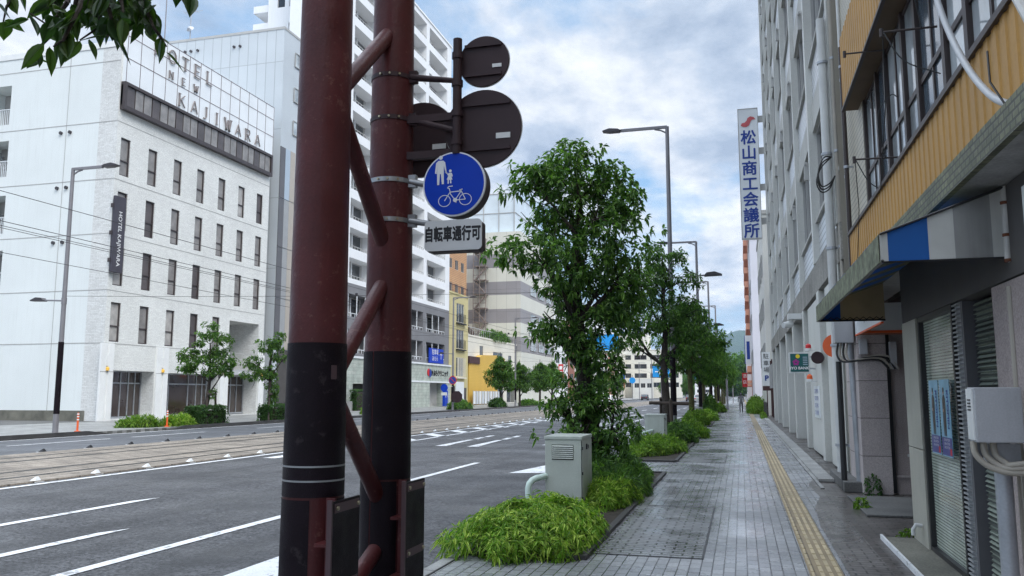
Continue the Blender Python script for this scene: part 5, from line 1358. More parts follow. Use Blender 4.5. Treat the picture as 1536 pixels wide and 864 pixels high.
b = MB(); b.box(.7, 1.5, 116, 116.3, 5.6, 9.4); b.build('case', M['sign_white'], t)
b = MB(); b.box(.62, .7, 116, 116.3, 5.6, 9.4); b.rect(FY(115.98), .9, 1.3, 6.2, 8.6, 0); b.build('stripe', M['ink_blue'], t)
t = thing('hanging_sign', 'red and white vertical sign low on the far right row', 'sign', (.9, 130, 3))
b = MB(); b.box(.2, .95, 130, 130.3, 2.6, 4.7); b.build('case', M['red'], t)
text('酒', .6, FY(129.98), .58, 4.2, 0, M['letter_white'], t, thick=0); text('店', .6, FY(129.98), .58, 3.3, 0, M['letter_white'], t, thick=0)
b = MB(); b.box(.95, 1.6, 130.1, 130.2, 3, 3.1); b.build_each('bracket', M['rail_grey'], t)

# ================================================================== GANTRY AND TRAFFIC SIGNS
P1 = Vector((-2.7, 4.95, 0)); P2 = Vector((-2.7, 6.09, 0))
def gantry():
    t = thing('sign_gantry', 'twin oxblood steel columns joined by diagonal braces with black sheeted feet', 'gantry', (-2.7, 5.5, 0))
    rad = lambda z: .195 - .0062 * (z - 1)
    for i, p in enumerate((P1, P2)):
        zs = [0, 1, 2, 3, 4, 5.5, 7.5]
        b = MB(); b.tube([(p.x, p.y, z) for z in zs], [rad(z) * (1.0 if i == 0 else .98) for z in zs], 48); col = b.build('column', M['oxblood'], t, smooth=True)
        k = 1.0 if i == 0 else .98
        # black anti-poster sheet wrapped round the foot in two lengths, with a seam left open
        b = MB()
        for z0, z1 in ((.06, .985), (1.0, 1.975)):
            n = 60; a0 = R(90 if i == 0 else -100); 
            for q in range(n):
                t0 = a0 + R(357) * q / n; t1 = a0 + R(357) * (q + 1) / n
                if z0 < .5 and i == 0 and R(-70) < ((t0 + math.pi) % (2 * math.pi)) - math.pi < R(-38): continue
                if z0 < .5 and i == 1 and R(-45) < ((t0 + math.pi) % (2 * math.pi)) - math.pi < R(-15): continue
                r0, r1 = (rad(z0) + .004) * k, (rad(z1) + .004) * k
                b.face([(p.x + r0 * math.cos(t0), p.y + r0 * math.sin(t0), z0), (p.x + r0 * math.cos(t1), p.y + r0 * math.sin(t1), z0), (p.x + r1 * math.cos(t1), p.y + r1 * math.sin(t1), z1), (p.x + r1 * math.cos(t0), p.y + r1 * math.sin(t0), z1)])
        b.build('sheeting', M['pole_sheet'], col, smooth=True, weld=True)
        if i == 0:
            for z in (1.10, 1.19):
                b = MB(); b.tube([(p.x, p.y, z - .0055), (p.x, p.y, z + .0055)], rad(z) + .007, 48); b.build_each('steel_band', M['steel_band'], col, smooth=True)
            b = MB(); b.prism(rrect(-.02, .02, 1.74, 1.83, .006), lambda u, v, d: (p.x + (rad(1.8) + .005 - d) * math.cos(R(-28)) - u * math.sin(R(-28)), p.y + (rad(1.8) + .005 - d) * math.sin(R(-28)) + u * math.cos(R(-28)), v), -.003, .01); b.build('asset_tag', M['brown_edge'], col)
        b = MB(); b.box(p.x - .3, p.x + .3, p.y - .3, p.y + .3, .013, .045); b.build('base_plate', M['oxblood'], col)
        # dark back board bolted on the pavement side
        x = p.x + .30
        y0, y1 = p.y - .32, p.y + .05
        b = MB(); b.box(x - .008, x + .008, y0, y1, .12, 1.0); bd = b.build('back_board', M['pole_sheet'], t, bevel=.002)
        b = MB(); b.box(x - .02, x + .011, y0 - .02, y0 - .001, .11, 1.01); b.build('edge_strip', M['brown_edge'], bd)
        b = MB()
        for z in (.14, .46, .93): b.box(x + .0085, x + .013, y0 + .02, y1 - .02, z, z + .055)
        b.build_each('clamp_bar', M['brown_edge'], bd)
        b = MB()
        for z in (.167, .487, .957):
            for y in (y0 + .05, y1 - .04): b.cyl((x + .013, y, z), (x + .024, y, z), .013, n=10)
        b.build_each('bolt', M['bolt'], bd)
        b = MB()
        for z in (.3, .72): b.box(p.x + rad(z) * .8, x - .008, y0 + .06, y1 - .02, z, z + .02)
        b.box(p.x + rad(.5) - .02, x - .06, y0 + .16, y0 + .18, .1, 1.0); b.build_each('board_bracket', M['oxblood'], bd)
    def brace(z2, z1):
        b = MB(); b.tube([(P2.x, P2.y - .02, z2), (P1.x, P1.y + .02, z1)], .062, 24); b.build('brace', M['oxblood'], t, smooth=True)
    brace(4.66, 3.62); brace(2.72, 3.86); brace(2.60, 1.56); brace(.74, 1.86); brace(.54, -.5 + .55); brace(4.82, 5.9); brace(6.7, 5.7)
    return t
gantry()
def collar(z, m, arm_to=None, name='clamp_band', parent=None, r0=.2):
    r_ = (.195 - .0062 * (z - 1)) * .98 + .006
    b = MB(); b.tube([(P2.x, P2.y, z - .018), (P2.x, P2.y, z + .018)], r_, 40)
    b.box(P2.x + r_ - .02, P2.x + r_ + .05, P2.y - .05, P2.y - .0, z - .05, z + .05)
    if arm_to: b.tube([(P2.x + r_, P2.y - .03, z), Vector(arm_to)], [.03, .022], 10)
    o = b.build(name, m, parent, smooth=True)
    b = MB()
    for a in (-100, -75, -50): b.cyl((P2.x + r_ * math.cos(R(a)), P2.y + r_ * math.sin(R(a)), z), (P2.x + (r_ + .012) * math.cos(R(a)), P2.y + (r_ + .012) * math.sin(R(a)), z), .009, n=8)
    b.build_each('bolt', M['bolt'], o)
    return o
# blue shared path sign (thick lightbox disc)
YS = 5.98
t = thing('round_sign', 'round blue shared path sign with walking figures and a bicycle', 'sign', (-2.11, YS, 3.28))
C0 = (-2.115, 3.277); rs = .258
b = MB(); b.prism(circle(*C0, rs - .006, 56), FY(YS), .002, .15); b.build('case', M['brown_metal'], t, smooth=True)
b = MB(); b.prism(circle(*C0, rs, 56), FY(YS), -.008, .014); b.build('rim', M['sign_mark'], t)
b = MB(); b.prism(circle(*C0, rs - .012, 56), FY(YS), -.012, -.0085); b.build('face', M['sign_blue'], t)
PG = FY(YS - .0135)
def U(px, py): return (-2.115 + (px - 260) / 240 * .258, 3.277 - (py - 268) / 265 * .258)   # sign artwork grid
def poly(b, pts, d=0.0): b.prism([U(*q) for q in pts], PG, d - .001, d + .001)
b = MB()
cxy = U(158, 45); b.prism(circle(*cxy, .0165, 16), PG, -.001, .001)
poly(b, [(140, 70), (178, 70), (192, 85), (205, 170), (195, 175), (182, 110), (182, 175), (184, 265), (168, 265), (160, 180), (152, 180), (148, 270), (132, 270), (130, 175), (132, 110), (126, 178), (114, 172), (122, 88)])
poly(b, [(196, 160), (214, 178), (210, 184), (192, 172)])
cxy = U(233, 160); b.prism(circle(*cxy, .0115, 14), PG, -.001, .001)
poly(b, [(222, 176), (244, 176), (252, 200), (246, 212), (238, 196), (250, 232), (240, 232), (242, 262), (232, 262), (231, 234), (222, 234), (222, 264), (212, 264), (213, 232), (206, 230), (218, 198), (208, 190)])
b.build('walkers', M['sign_mark'], t)
b = MB()
def stroke(b, p, q, wd=5):
    (x0, y0), (x1, y1) = U(*p), U(*q); d = Vector((x1 - x0, y1 - y0)); n = Vector((-d.y, d.x)).normalized() * wd * .258 / 240 / 2; n = (n.x, n.y)
    b.prism([(x0 + n[0], y0 + n[1]), (x0 - n[0], y0 - n[1]), (x1 - n[0], y1 - n[1]), (x1 + n[0], y1 + n[1])], PG, -.001, .001)
for c in ((190, 405), (350, 400)):
    for k in range(28):
        a0, a1 = R(360 * k / 28), R(360 * (k + 1) / 28); stroke(b, (c[0] + 46 * math.cos(a0), c[1] + 46 * math.sin(a0)), (c[0] + 46 * math.cos(a1), c[1] + 46 * math.sin(a1)))
for p, q in (((190, 405), (232, 335)), ((232, 335), (318, 330)), ((228, 340), (272, 402)), ((318, 330), (272, 402)), ((272, 402), (350, 400)), ((350, 400), (318, 330)), ((236, 345), (226, 305)), ((226, 305), (212, 300)), ((212, 300), (222, 288)), ((222, 288), (252, 286)), ((304, 322), (328, 316)), ((318, 332), (314, 318)), ((272, 402), (280, 424))): stroke(b, p, q, 6)
b.prism(circle(*U(272, 402), .017, 14), PG, -.0015, .0005)
b.build('bicycle', M['sign_mark'], t)
collar(3.345, M['steel_band'], (-2.36, YS + .06, 3.30), 'arm', t)
# plate under it
t = thing('sign_plate', 'grey rounded plate with black Japanese lettering under the round blue sign', 'sign', (-2.12, YS, 2.88))
b = MB(); b.prism(rrect(-2.345, -1.895, 2.745, 2.985, .03), FY(YS), .004, .12); b.build('case', M['brown_metal'], t)
b = MB(); b.prism(rrect(-2.355, -1.885, 2.75, 2.99, .035), FY(YS), -.012, .003); b.build('face', M['sign_grey'], t)
for i, ch in enumerate('自転車通行可'): text(ch, .082, FY(YS - .0125), -2.317 + i * .0775, 2.872 , 0, M['ink'], t, name='character', thick=.001, bold=.0035, sx=.93, )
for o in t.children:
    if o.name.startswith('character'):
        for v in o.data.vertices: v.co.z = 2.872 + (v.co.z - 2.872) * 1.5
collar(3.02, M['steel_band'], (-2.34, YS + .06, 2.985), 'arm', t)
# brown sign backs on a short mast
YB = 6.05
def back_disc(x, z, r_, lab, masted=True, y=YB):
    t = thing('round_sign', lab, 'sign', (x, y, z))
    b = MB(); b.prism(circle(x, z, r_, 48), FY(y), 0, .02); b.build('disc', M['brown_metal'], t)
    b = MB(); b.prism(circle(x, z, r_ + .006, 48), FY(y), .021, .026); b.build('rim', M['box_white'], t)
    b = MB()
    for dz in (-.55, .62): b.box(x - r_ * .75, x + r_ * .72, y - .02, y - .001, z + dz * r_ - .012, z + dz * r_ + .012)
    b.build_each('stiffener', M['brown_metal'], t)
    b = MB(); b.box(x + r_ * .35, x + r_ * .72, y - .006, y - .001, z - .3 * r_, z - .16 * r_); b.build('label', M['box_white'], t)
    return t
back_disc(-1.90, 4.29, .208, 'smaller brown back of a round road sign at the top of the mast')
back_disc(-1.905, 3.735, .315, 'larger brown back of a round road sign right of the mast')
back_disc(-2.56, 3.79, .325, 'brown back of a round road sign half hidden behind the column', y=6.36)
t = thing('sign_mast', 'short brown mast pipe clamped to the column holding the sign backs', 'mast', (-2.09, 6, 3.6))
b = MB(); b.cyl((-2.10, 5.99, 3.52), (-2.10, 5.99, 4.47), .036, n=18); b.build('pipe', M['brown_metal'], t, smooth=True)
b = MB()
for z in (3.62, 3.85, 4.1, 4.33): b.cyl((-2.10, 5.99, z - .025), (-2.10, 5.99, z + .025), .045, n=18)
b.build_each('sleeve', M['brown_metal'], t, smooth=True)
for z, ze in ((4.22, 4.13), (3.86, 3.72)): collar(z, M['brown_metal'], (-2.12, 6.0, ze), 'arm', t)
b = MB(); b.box(-2.8, -2.1, 6.02, 6.06, 3.82, 3.88); b.box(-2.8, -2.1, 6.02, 6.06, 3.52, 3.58); b.build_each('crossbar', M['brown_metal'], t)

# ================================================================== CABINETS, GUARDS
def cabinet(y0, y1, x0, x1, h_, lab, louvre):
    t = thing('control_cabinet', lab, 'cabinet', ((x0 + x1) / 2, y0, 0), 'roadside control cabinets')
    b = MB(); b.box(x0, x1, y0, y1, .0, h_ - .05); b.build('body', M['cabinet'], t, bevel=.008)
    b = MB(); b.box(x0 - .012, x1 + .012, y0 - .012, y1 + .012, h_ - .048, h_); b.build('lid', M['cabinet'], t, bevel=.008)
    b = MB()
    ym = (y0 + y1) / 2
    for a, c in ((y0 + .03, ym - .006), (ym + .006, y1 - .03)): b.box(x1 + .001, x1 + .012, a, c, .06, h_ - .07)
    d = b.build('door', M['cabinet'], t, bevel=.004)
    b = MB(); b.box(x1 + .012, x1 + .03, ym - .10, ym - .06, h_ - .2, h_ - .12); b.cyl((x1 + .012, ym + .08, h_ - .17), (x1 + .02, ym + .08, h_ - .17), .03, n=12); b.build('handle', M['black_metal'], d)
    b = MB(); b.box(x1 + .0005, x1 + .003, y0 + .0, y0 + .028, .05, h_ - .06)
    for k in range(3): b.box(x1 + .002, x1 + .022, y0 + .005, y0 + .03, .15 + k * .35, .19 + k * .35)
    b.build_each('hinge', M['cabinet_gap'], t)
    if louvre:
        b = MB()
        w_ = (x1 - x0)
        for k in range(7):
            z = h_ - .13 - k * .028
            b.face([(x0 + w_ * .20, y0 - .001, z), (x0 + w_ * .78, y0 - .001, z), (x0 + w_ * .78, y0 - .016, z - .018), (x0 + w_ * .20, y0 - .016, z - .018)])
        o = b.build('louvre', M['cabinet'], t)
        b = MB(); b.rect(FY(y0 - .0005), x0 + w_ * .19, x0 + w_ * .79, h_ - .335, h_ - .12, -.001); b.build('louvre_gap', M['cabinet_gap'], o)
    b = MB(); b.box(x0 - .03, x1 + .03, y0 - .03, y1 + .03, 0, .05); b.build('plinth', M['concrete'], t)
    return t
cabinet(11.8, 12.62, -2.755, -2.225, 1.04, 'pale green louvred control cabinet behind the near bamboo bush', True)
cabinet(26.3, 27.2, -2.94, -2.34, 1.0, 'plain pale green control cabinet before the second street tree', False)
def guard(x, y, lab):
    t = thing('pipe_guard', lab, 'barrier', (x, y, 0), 'pipe guards at the cabinets')
    b = MB(); r_ = .045
    pts = [(x, y, 0), (x, y, .33)] + [(x + .0 + .13 * (1 - math.cos(R(a))), y + .12 * (1 - math.cos(R(a))), .33 + .13 * math.sin(R(a))) for a in (25, 50, 75, 90)] + [(x + .3, y + .55, .5), (x + .32, y + 1.0, .5)]
    b.tube(pts, r_, 14); b.build('rail', M['guard_pipe'], t, smooth=True)
    b = MB(); b.cyl((x + .22, y + .4, 0), (x + .22, y + .4, .47), .038, n=12); b.cyl((x + .32, y + 1.0, 0), (x + .32, y + 1.0, .5), .038, n=12); b.build_each('post', M['guard_pipe'], t, smooth=True)
guard(-3.06 + .12, 11.55, 'pale green bent pipe guard beside the near louvred cabinet'); guard(-3.02, 25.6, 'pale green bent pipe guard beside the plain far cabinet')

# ================================================================== STREET LAMPS
def street_lamp(x, y, h_, arm, side, lab, ped=None, sheet_to=3.3, grp='street lamps'):
    t = thing('street_lamp', lab, 'street lamp', (x, y, 0), grp)
    b = MB(); b.tube([(x, y, 0), (x, y, h_ * .5), (x, y, h_)], [.115, .095, .075], 16); p = b.build('pole', M['lamp_grey'], t, smooth=True)
    b = MB(); b.tube([(x, y, .8), (x, y, sheet_to)], [.119, .112], 16); b.build('sheeting', M['pole_sheet'], p, smooth=True)
    b = MB(); xe = x + side * arm
    b.tube([(x, y, h_ - .28), (x + side * .25, y, h_ - .14), (x + side * .5, y, h_ - .08)], .035, 8); b.box(min(x, xe) - .04, max(x, xe), y - .05, y + .05, h_ - .07, h_ + .04)
    b.build('arm', M['lamp_grey'], t)
    b = MB(); b.prism([(0, 0), (.15, .08), (.5, .12), (.78, .04), (.78, 0), (.5, -.05), (.1, -.05)], lambda u, v, d: (xe + side * u, y + d, h_ - .02 + v), -.14, .14); b.build('lamp_head', M['lamp_head'], t, bevel=.01)
    if ped:
        pz, pa = ped
        b = MB(); xe2 = x - side * pa; b.tube([(x, y, pz), (xe2, y, pz + .05)], .035, 8); b.cyl((x, y, pz - .15), (x, y, pz + .12), .11, n=14); b.build('footway_arm', M['lamp_grey'], t)
        b = MB(); b.prism([(0, 0), (.1, .1), (.4, .13), (.68, .02), (.68, -.03), (0, -.05)], lambda u, v, d: (xe2 - side * u, y + d, pz + .05 + v), -.13, .13); b.build('footway_lamp', M['lamp_head'], t, bevel=.01)
    return t
street_lamp(-2.55, 33.0, 12.4, 1.85, -1, 'tall grey street lamp behind the second street tree on the near kerb', (6.2, 1.3))
street_lamp(-2.5, 54.0, 11.4, 1.7, -1, 'second nearest grey street lamp on the near kerb', (5.9, .9))
street_lamp(-2.5, 74.0, 11.4, 1.7, -1, 'third grey street lamp on the near kerb', (5.9, .9))
street_lamp(-2.5, 95.0, 11.4, 1.7, -1, 'fourth and farthest grey street lamp on the near kerb', (5.9, .9))
street_lamp(-27.6, 28.6, 11.3, 1.55, 1, 'tall grey street lamp with two arms in front of the white hotel wall', (5.55, 1.0), 3.8)
street_lamp(-27.9, 79.0, 11.3, 1.7, 1, 'grey street lamp with round signs before the ochre building', (5.6, .9), 3.4)
street_lamp(-27.9, 103.0, 11.3, 2.2, 1, 'slim grey street lamp among the trees by the cream house', (5.6, .9), 3.4)
street_lamp(-27.9, 160.0, 11.3, 1.8, 1, 'distant grey street lamp before the striped office block', None, 3.4)

# far side small signs
def disc_sign(x, y, z, r_, face, rim, lab, pole=True, sub=None, kind='round_sign', py=None, pm='brown_metal'):
    t = thing(kind, lab, 'sign', (x, y, 0))
    b = MB(); b.prism(circle(x, z, r_, 28), FY(y), -.01, .02); b.build('rim', rim, t)
    b = MB(); b.prism(circle(x, z, r_ * .82, 28), FY(y), -.018, -.011); b.build('face', face, t)
    if pole: b = MB(); b.cyl((x, y + .06, 0), (x, y + .06, z + r_), .05, n=10); b.build_each('post', M[pm], t, smooth=True)
    return t
t = disc_sign(-27.2, 65.0, 4.05, .42, M['red'], M['letter_white'], 'red no entry sign with a red plate on a brown post by the kerb')
b = MB(); b.box(-27.45, -26.95, 64.96, 64.975, 3.97, 4.13); b.build('bar', M['letter_white'], t)
b = MB(); b.box(-27.62, -26.75, 64.97, 65.0, 3.1, 3.5); b.build('plate', M['orange'], t)
text('停止', .24, FY(64.965), -27.2, 3.3, 0, M['letter_white'], t, thick=0)
t = disc_sign(-27.85, 78.8, 2.95, .42, M['ink_blue'], M['red'], 'blue and red round no parking sign on the lamp post before the ochre building', pole=False)
b = MB(); b.obox((-27.85, 78.76, 2.95), .6, .01, .08, Matrix.Rotation(R(45), 3, 'Y')); b.build('slash', M['red'], t)
t = thing('round_sign', 'smaller plain blue round sign left of the no parking sign', 'sign', (-28.7, 78.8, 2))
b = MB(); b.prism(circle(-28.75, 2.2, .38, 24), FY(78.8), 0, .03); b.build('face', M['sign_blue'], t)
b = MB(); b.box(-28.4, -27.9, 78.85, 78.9, 2.3, 2.36); b.box(-29.05, -28.45, 78.8, 78.83, 1.45, 1.75); b.build_each('bracket', M['box_white'], t)
t = thing('octagonal_sign', 'dark octagonal back of a sign low on the lamp post before the ochre building', 'sign', (-27.4, 78.6, 1))
b = MB(); b.prism(circle(-27.35, 1.3, .62, 8, 22.5, 382.5), FY(78.6), 0, .04); b.build('board', M['brown_metal'], t)
t = thing('parking_sign', 'blue parking board with white arrow hanging in front of the grey balconies', 'sign', (HX + 1.0, 98, 5.6))
b = MB(); b.box(HX + .2, HX + .3, 95.2, 100.2, 5.4, 7.2); b.build('board', M['sign_blue'], t)
text('駐車場', .75, FX(HX + .31), 97.2, 6.7, 0, M['letter_white'], t, thick=0); text('あちら', .7, FX(HX + .31), 97.2, 5.9, 0, M['letter_white'], t, thick=0); text('↑', 1.3, FX(HX + .31), 99.3, 6.3, 0, M['letter_white'], t, thick=0)
t = thing('red_pipe', 'thin red cranked pipe beside the no entry sign', 'pipe', (-30, 68, 0))
b = MB(); b.tube([(-30.2, 70, 0), (-30.2, 70, 3.3), (-29.8, 70, 3.5), (-29.8, 70, 4.2)], .05, 8); b.build('pipe', M['red'], t)
t = thing('vending_board', 'deep blue upright board by the clinic entrance', 'sign', (HX + .9, 99, 0))
b = MB(); b.box(HX + .7, HX + 1.0, 98.9, 100.1, .05, 2.0); b.build('board', M['sign_blue'], t); text('まつ', .5, FX(HX + 1.01), 99.5, 1.3, 0, M['letter_white'], t, thick=0)
for k, (x, y, lab) in enumerate(((-27.6, 29.8, 'orange flexible bollard just right of the lamp post by the hotel'), (-27.6, 35.6, 'orange flexible bollard at the hotel entrance bushes'))):
    t = thing('bollard', lab, 'bollard', (x, y, 0), 'orange bollards at the driveway')
    b = MB(); b.tube([(x, y, .0), (x, y, .05), (x, y, .06), (x, y, .78), (x, y, .82)], [.12, .12, .045, .04, .03], 12); b.build_each('post', M['orange'], t, smooth=True)
    b = MB()
    for z in (.5, .63, .74): b.cyl((x, y, z), (x, y, z + .05), .047, n=12)
    b.build_each('reflective_band', M['letter_white'], t)

# raised studs along the tram lines
proto = None
def stud(x, y, dark):
    global proto
    lab = 'black and white road stud on the far edge of the tram bed' if dark else 'white raised road stud on the near edge of the tram bed'
    t = thing('road_stud', lab, 'road stud', (x, y, ROAD_Z), 'far tram bed studs' if dark else 'near tram bed studs')
    b = MB(); z = ROAD_Z
    b.face([(x - .09, y - .1, z), (x + .09, y - .1, z), (x + .05, y - .03, z + .11)]); b.face([(x + .09, y - .1, z), (x + .09, y + .1, z), (x + .05, y + .03, z + .11), (x + .05, y - .03, z + .11)])
    b.face([(x + .09, y + .1, z), (x - .09, y + .1, z), (x + .05, y + .03, z + .11)]); b.face([(x - .09, y + .1, z), (x - .09, y - .1, z), (x + .05, y - .03, z + .11), (x + .05, y + .03, z + .11)])
    b.build('body', M['black_metal'] if dark else M['sign_white'], t)
    b = MB(); b.box(x - .12, x + .12, y - .12, y + .12, z + .001, z + .012); b.build('base', M['sign_white'], t)
    return t
s0 = stud(-13.86, 12.3, False); s1 = stud(-20.6, 15.2, True)
for k in range(1, 30): dup(s0, (-13.86, 12.3 + 1.63 * k, ROAD_Z), s0['label'])
for k in range(1, 46): dup(s1, (-20.6, 15.2 + 1.9 * k, ROAD_Z), s1['label'])

# ================================================================== OVERHEAD WIRES
def wire(lab, pts, r_=.018, sag=.0, fit=False):
    p, q = Vector(pts[0]), Vector(pts[1]); n = 14
    b = MB(); b.tube([p.lerp(q, i / n) - Vector((0, 0, sag * 4 * (i / n) * (1 - i / n))) for i in range(n + 1)], r_, 5)
    if fit:
        o_ = thing('overhead_wire', lab, 'wire', tuple(p), 'tram overhead wires')
        b.build('wire', M['cable'], o_)
        b = MB(); c = p.lerp(q, .5)
        b.cyl(c + Vector((0, 0, -.02 - sag)), c + Vector((0, 0, .1 - sag)), .06, n=6); b.build('insulator', M['lamp_head'], o_)
        return
    tag(b.build('overhead_wire', M['cable']), lab, 'wire', 'tram overhead wires')
wire('tram contact wire over the near track', ((-15.3, -20, 5.35), (-15.3, 330, 5.35)), .008)
wire('tram contact wire over the far track', ((-18.75, -20, 5.35), (-18.75, 330, 5.35)), .008)
wire('upper tram feeder wire over the near track', ((-15.3, -20, 6.0), (-15.3, 330, 6.0)), .008)
wire('upper tram feeder wire over the far track', ((-18.75, -20, 6.0), (-18.75, 330, 6.0)), .008)
wire('telephone cable along the far kerb below the lamp arm', ((-27.0, -20, 8.0), (-27.0, 300, 8.0)), .012)
for k, (y, lab) in enumerate(((28.6, 'span wire from the lamp post by the hotel'), (54.0, 'span wire from the second near lamp post'), (79.0, 'span wire from the lamp post before the ochre building'), (103.0, 'span wire from the lamp post among the trees'))):
    wire(lab, ((-27.6, y, 5.75), (-2.6, y + (4.4 if k == 0 else 0), 5.75)), .008, .12, True)

# ================================================================== FAR TRAFFIC
def blue_board(x, y, z, w_, h_, lab):
    t = thing('direction_sign', lab, 'sign', (x, y, 0))
    b = MB(); b.box(x - w_ / 2, x + w_ / 2, y, y + .06, z, z + h_); b.build('board', M['sign_blue' if w_ < 2 else 'billboard_blue'], t)
    b = MB(); b.rect(FY(y - .01), x - w_ * .1, x + w_ * .1, z + h_ * .2, z + h_ * .8, 0); b.rect(FY(y - .01), x - w_ * .35, x + w_ * .35, z + h_ * .45, z + h_ * .55, -.002); b.build('arrow', M['letter_white'], t)
    b = MB(); b.cyl((x + w_ * .5 + .2, y + .2, 0), (x + w_ * .5 + .2, y + .2, z + h_ + .2), .1, n=8); b.box(x, x + w_ * .5 + .2, y + .1, y + .2, z + h_ * .6, z + h_ * .6 + .12); b.build_each('post', M['lamp_grey'], t)
blue_board(-15.5, 170, 4.9, 3.4, 2.2, 'blue direction board over the far lanes before the pale hotel')
blue_board(-2.0, 85, 3.6, .9, .9, 'small blue bus stop board on the right kerb')
blue_board(-34, 210, 5.2, 1.6, 1.8, 'blue round cornered road sign by the far left corner')
blue_board(-9.5, 200, 5, 2.4, 1.5, 'blue direction board over the middle of the road')
def signal(x, y, z, green, lab):
    t = thing('traffic_light', lab, 'traffic light', (x, y, 0))
    b = MB(); b.box(x - .65, x + .65, y, y + .2, z, z + .45); b.build('housing', M['lamp_grey'], t)
    for k, c in enumerate(('teal', 'yellow', 'red')):
        lit = (k == 0) == green and (k == 0 or k == 2) and (k == 0 if green else k == 2)
        mm = mat('lit_' + c + str(int(x)), (.02, .6, .4) if k == 0 else (.8, .05, .03), .4, var=0, emit=(.05, 1, .6) if k == 0 else (1, .08, .05), estr=2) if lit else M['black_metal']
        b = MB(); b.prism(circle(x - .42 + k * .42, z + .22, .15, 14), FY(y), -.02, .0); b.build('lens', mm, t)
    b = MB(); b.cyl((x + 1.2, y + .1, 0), (x + 1.2, y + .1, z + .6), .08, n=8); b.box(x + .65, x + 1.2, y + .06, y + .14, z + .2, z + .28); b.build_each('post', M['lamp_grey'], t)
signal(-2.6, 150, 3.2, True, 'traffic light showing green at the far right kerb'); signal(-5.5, 162, 3.6, False, 'traffic light showing red left of the green one')
signal(-33, 232, 5.4, False, 'traffic light showing red at the far left corner')
def car(x, y, m, lab):
    t = thing('car', lab, 'car', (x, y, ROAD_Z), 'cars waiting far down the street')
    z = ROAD_Z
    b = MB(); b.prism([(0, .25), (4.2, .25), (4.25, .7), (3.9, .9), (3.3, 1.0), (2.7, 1.45), (1.0, 1.5), (.3, 1.0), (0, .9)], lambda u, v, d: (x + d, y + u, z + v), -.82, .82); b.build('body', m, t, bevel=.06)
    b = MB(); b.prism([(.42, 1.02), (3.1, 1.02), (2.62, 1.40), (1.05, 1.44)], lambda u, v, d: (x + d, y + u, z + v), -.83, .83); b.face([(x - .68, y + .28, z + 1.02), (x + .68, y + .28, z + 1.02), (x + .6, y + .93, z + 1.46), (x - .6, y + .93, z + 1.46)]); b.build('window', M['glass'], t)
    for sx in (-.74, .74):
        for yy in (.8, 3.4):
            b = MB(); b.cyl((x + sx - .1, y + yy, z + .31), (x + sx + .1, y + yy, z + .31), .31, n=16); b.build('wheel', M['black_metal'], t)
        b = MB(); b.box(x + sx * .85 - .12, x + sx * .85 + .12, y - .02, y, z + .7, z + .85); b.build('tail_light', M['red'], t)
car(-8.2, 168, M['strip_mid'], 'grey car far away in the left running lane'); car(-5.2, 176, M['white_wall'], 'white car far away nearest the right kerb'); car(-11.2, 190, M['lamp_head'], 'dark car far away beside the tram bed')
# a walker far along the pavement
def walker():
    t_ = (-.05, 72.0)
    x, y = t_
    me = bpy.data.meshes.new('person'); bm = bmesh.new()
    J = {'pel': (0, 0, .92, .13), 'che': (0, 0, 1.28, .15), 'nek': (0, 0, 1.45, .06), 'hed': (0, -.02, 1.6, .095), 'top': (0, -.02, 1.68, .07), 'shl': (-.17, 0, 1.4, .06), 'shr': (.17, 0, 1.4, .06), 'ell': (-.22, .04, 1.14, .045), 'elr': (.22, -.05, 1.14, .045),
         'hal': (-.22, -.06, .9, .035), 'har': (.22, -.16, .92, .035), 'hpl': (-.09, 0, .86, .09), 'hpr': (.09, 0, .86, .09), 'knl': (-.1, -.1, .48, .065), 'knr': (.1, .08, .48, .065), 'anl': (-.1, -.14, .08, .045), 'anr': (.1, .28, .12, .045), 'tol': (-.1, -.28, .04, .04), 'tor': (.1, .16, .04, .04)}
    V = {k: bm.verts.new((x + a, y + b_, c)) for k, (a, b_, c, r_) in J.items()}
    for a, c in (('pel', 'che'), ('che', 'nek'), ('nek', 'hed'), ('hed', 'top'), ('che', 'shl'), ('che', 'shr'), ('shl', 'ell'), ('shr', 'elr'), ('ell', 'hal'), ('elr', 'har'), ('pel', 'hpl'), ('pel', 'hpr'), ('hpl', 'knl'), ('hpr', 'knr'), ('knl', 'anl'), ('knr', 'anr'), ('anl', 'tol'), ('anr', 'tor')): bm.edges.new((V[a], V[c]))
    bm.to_mesh(me); bm.free()
    o = link('person', me); tag(o, 'person in grey clothes walking far along the right pavement', 'person')
    md = o.modifiers.new('skin', 'SKIN'); 
    for i, (k, q) in enumerate(J.items()): me.skin_vertices[0].data[i].radius = (q[3], q[3]); me.skin_vertices[0].data[i].use_root = (i == 0)
    o.modifiers.new('sub', 'SUBSURF').levels = 1
    me.materials.append(mat('grey_cloth', (.16, .16, .17), .9, var=.2))
try: walker()
except Exception as ex: print('walker', ex)

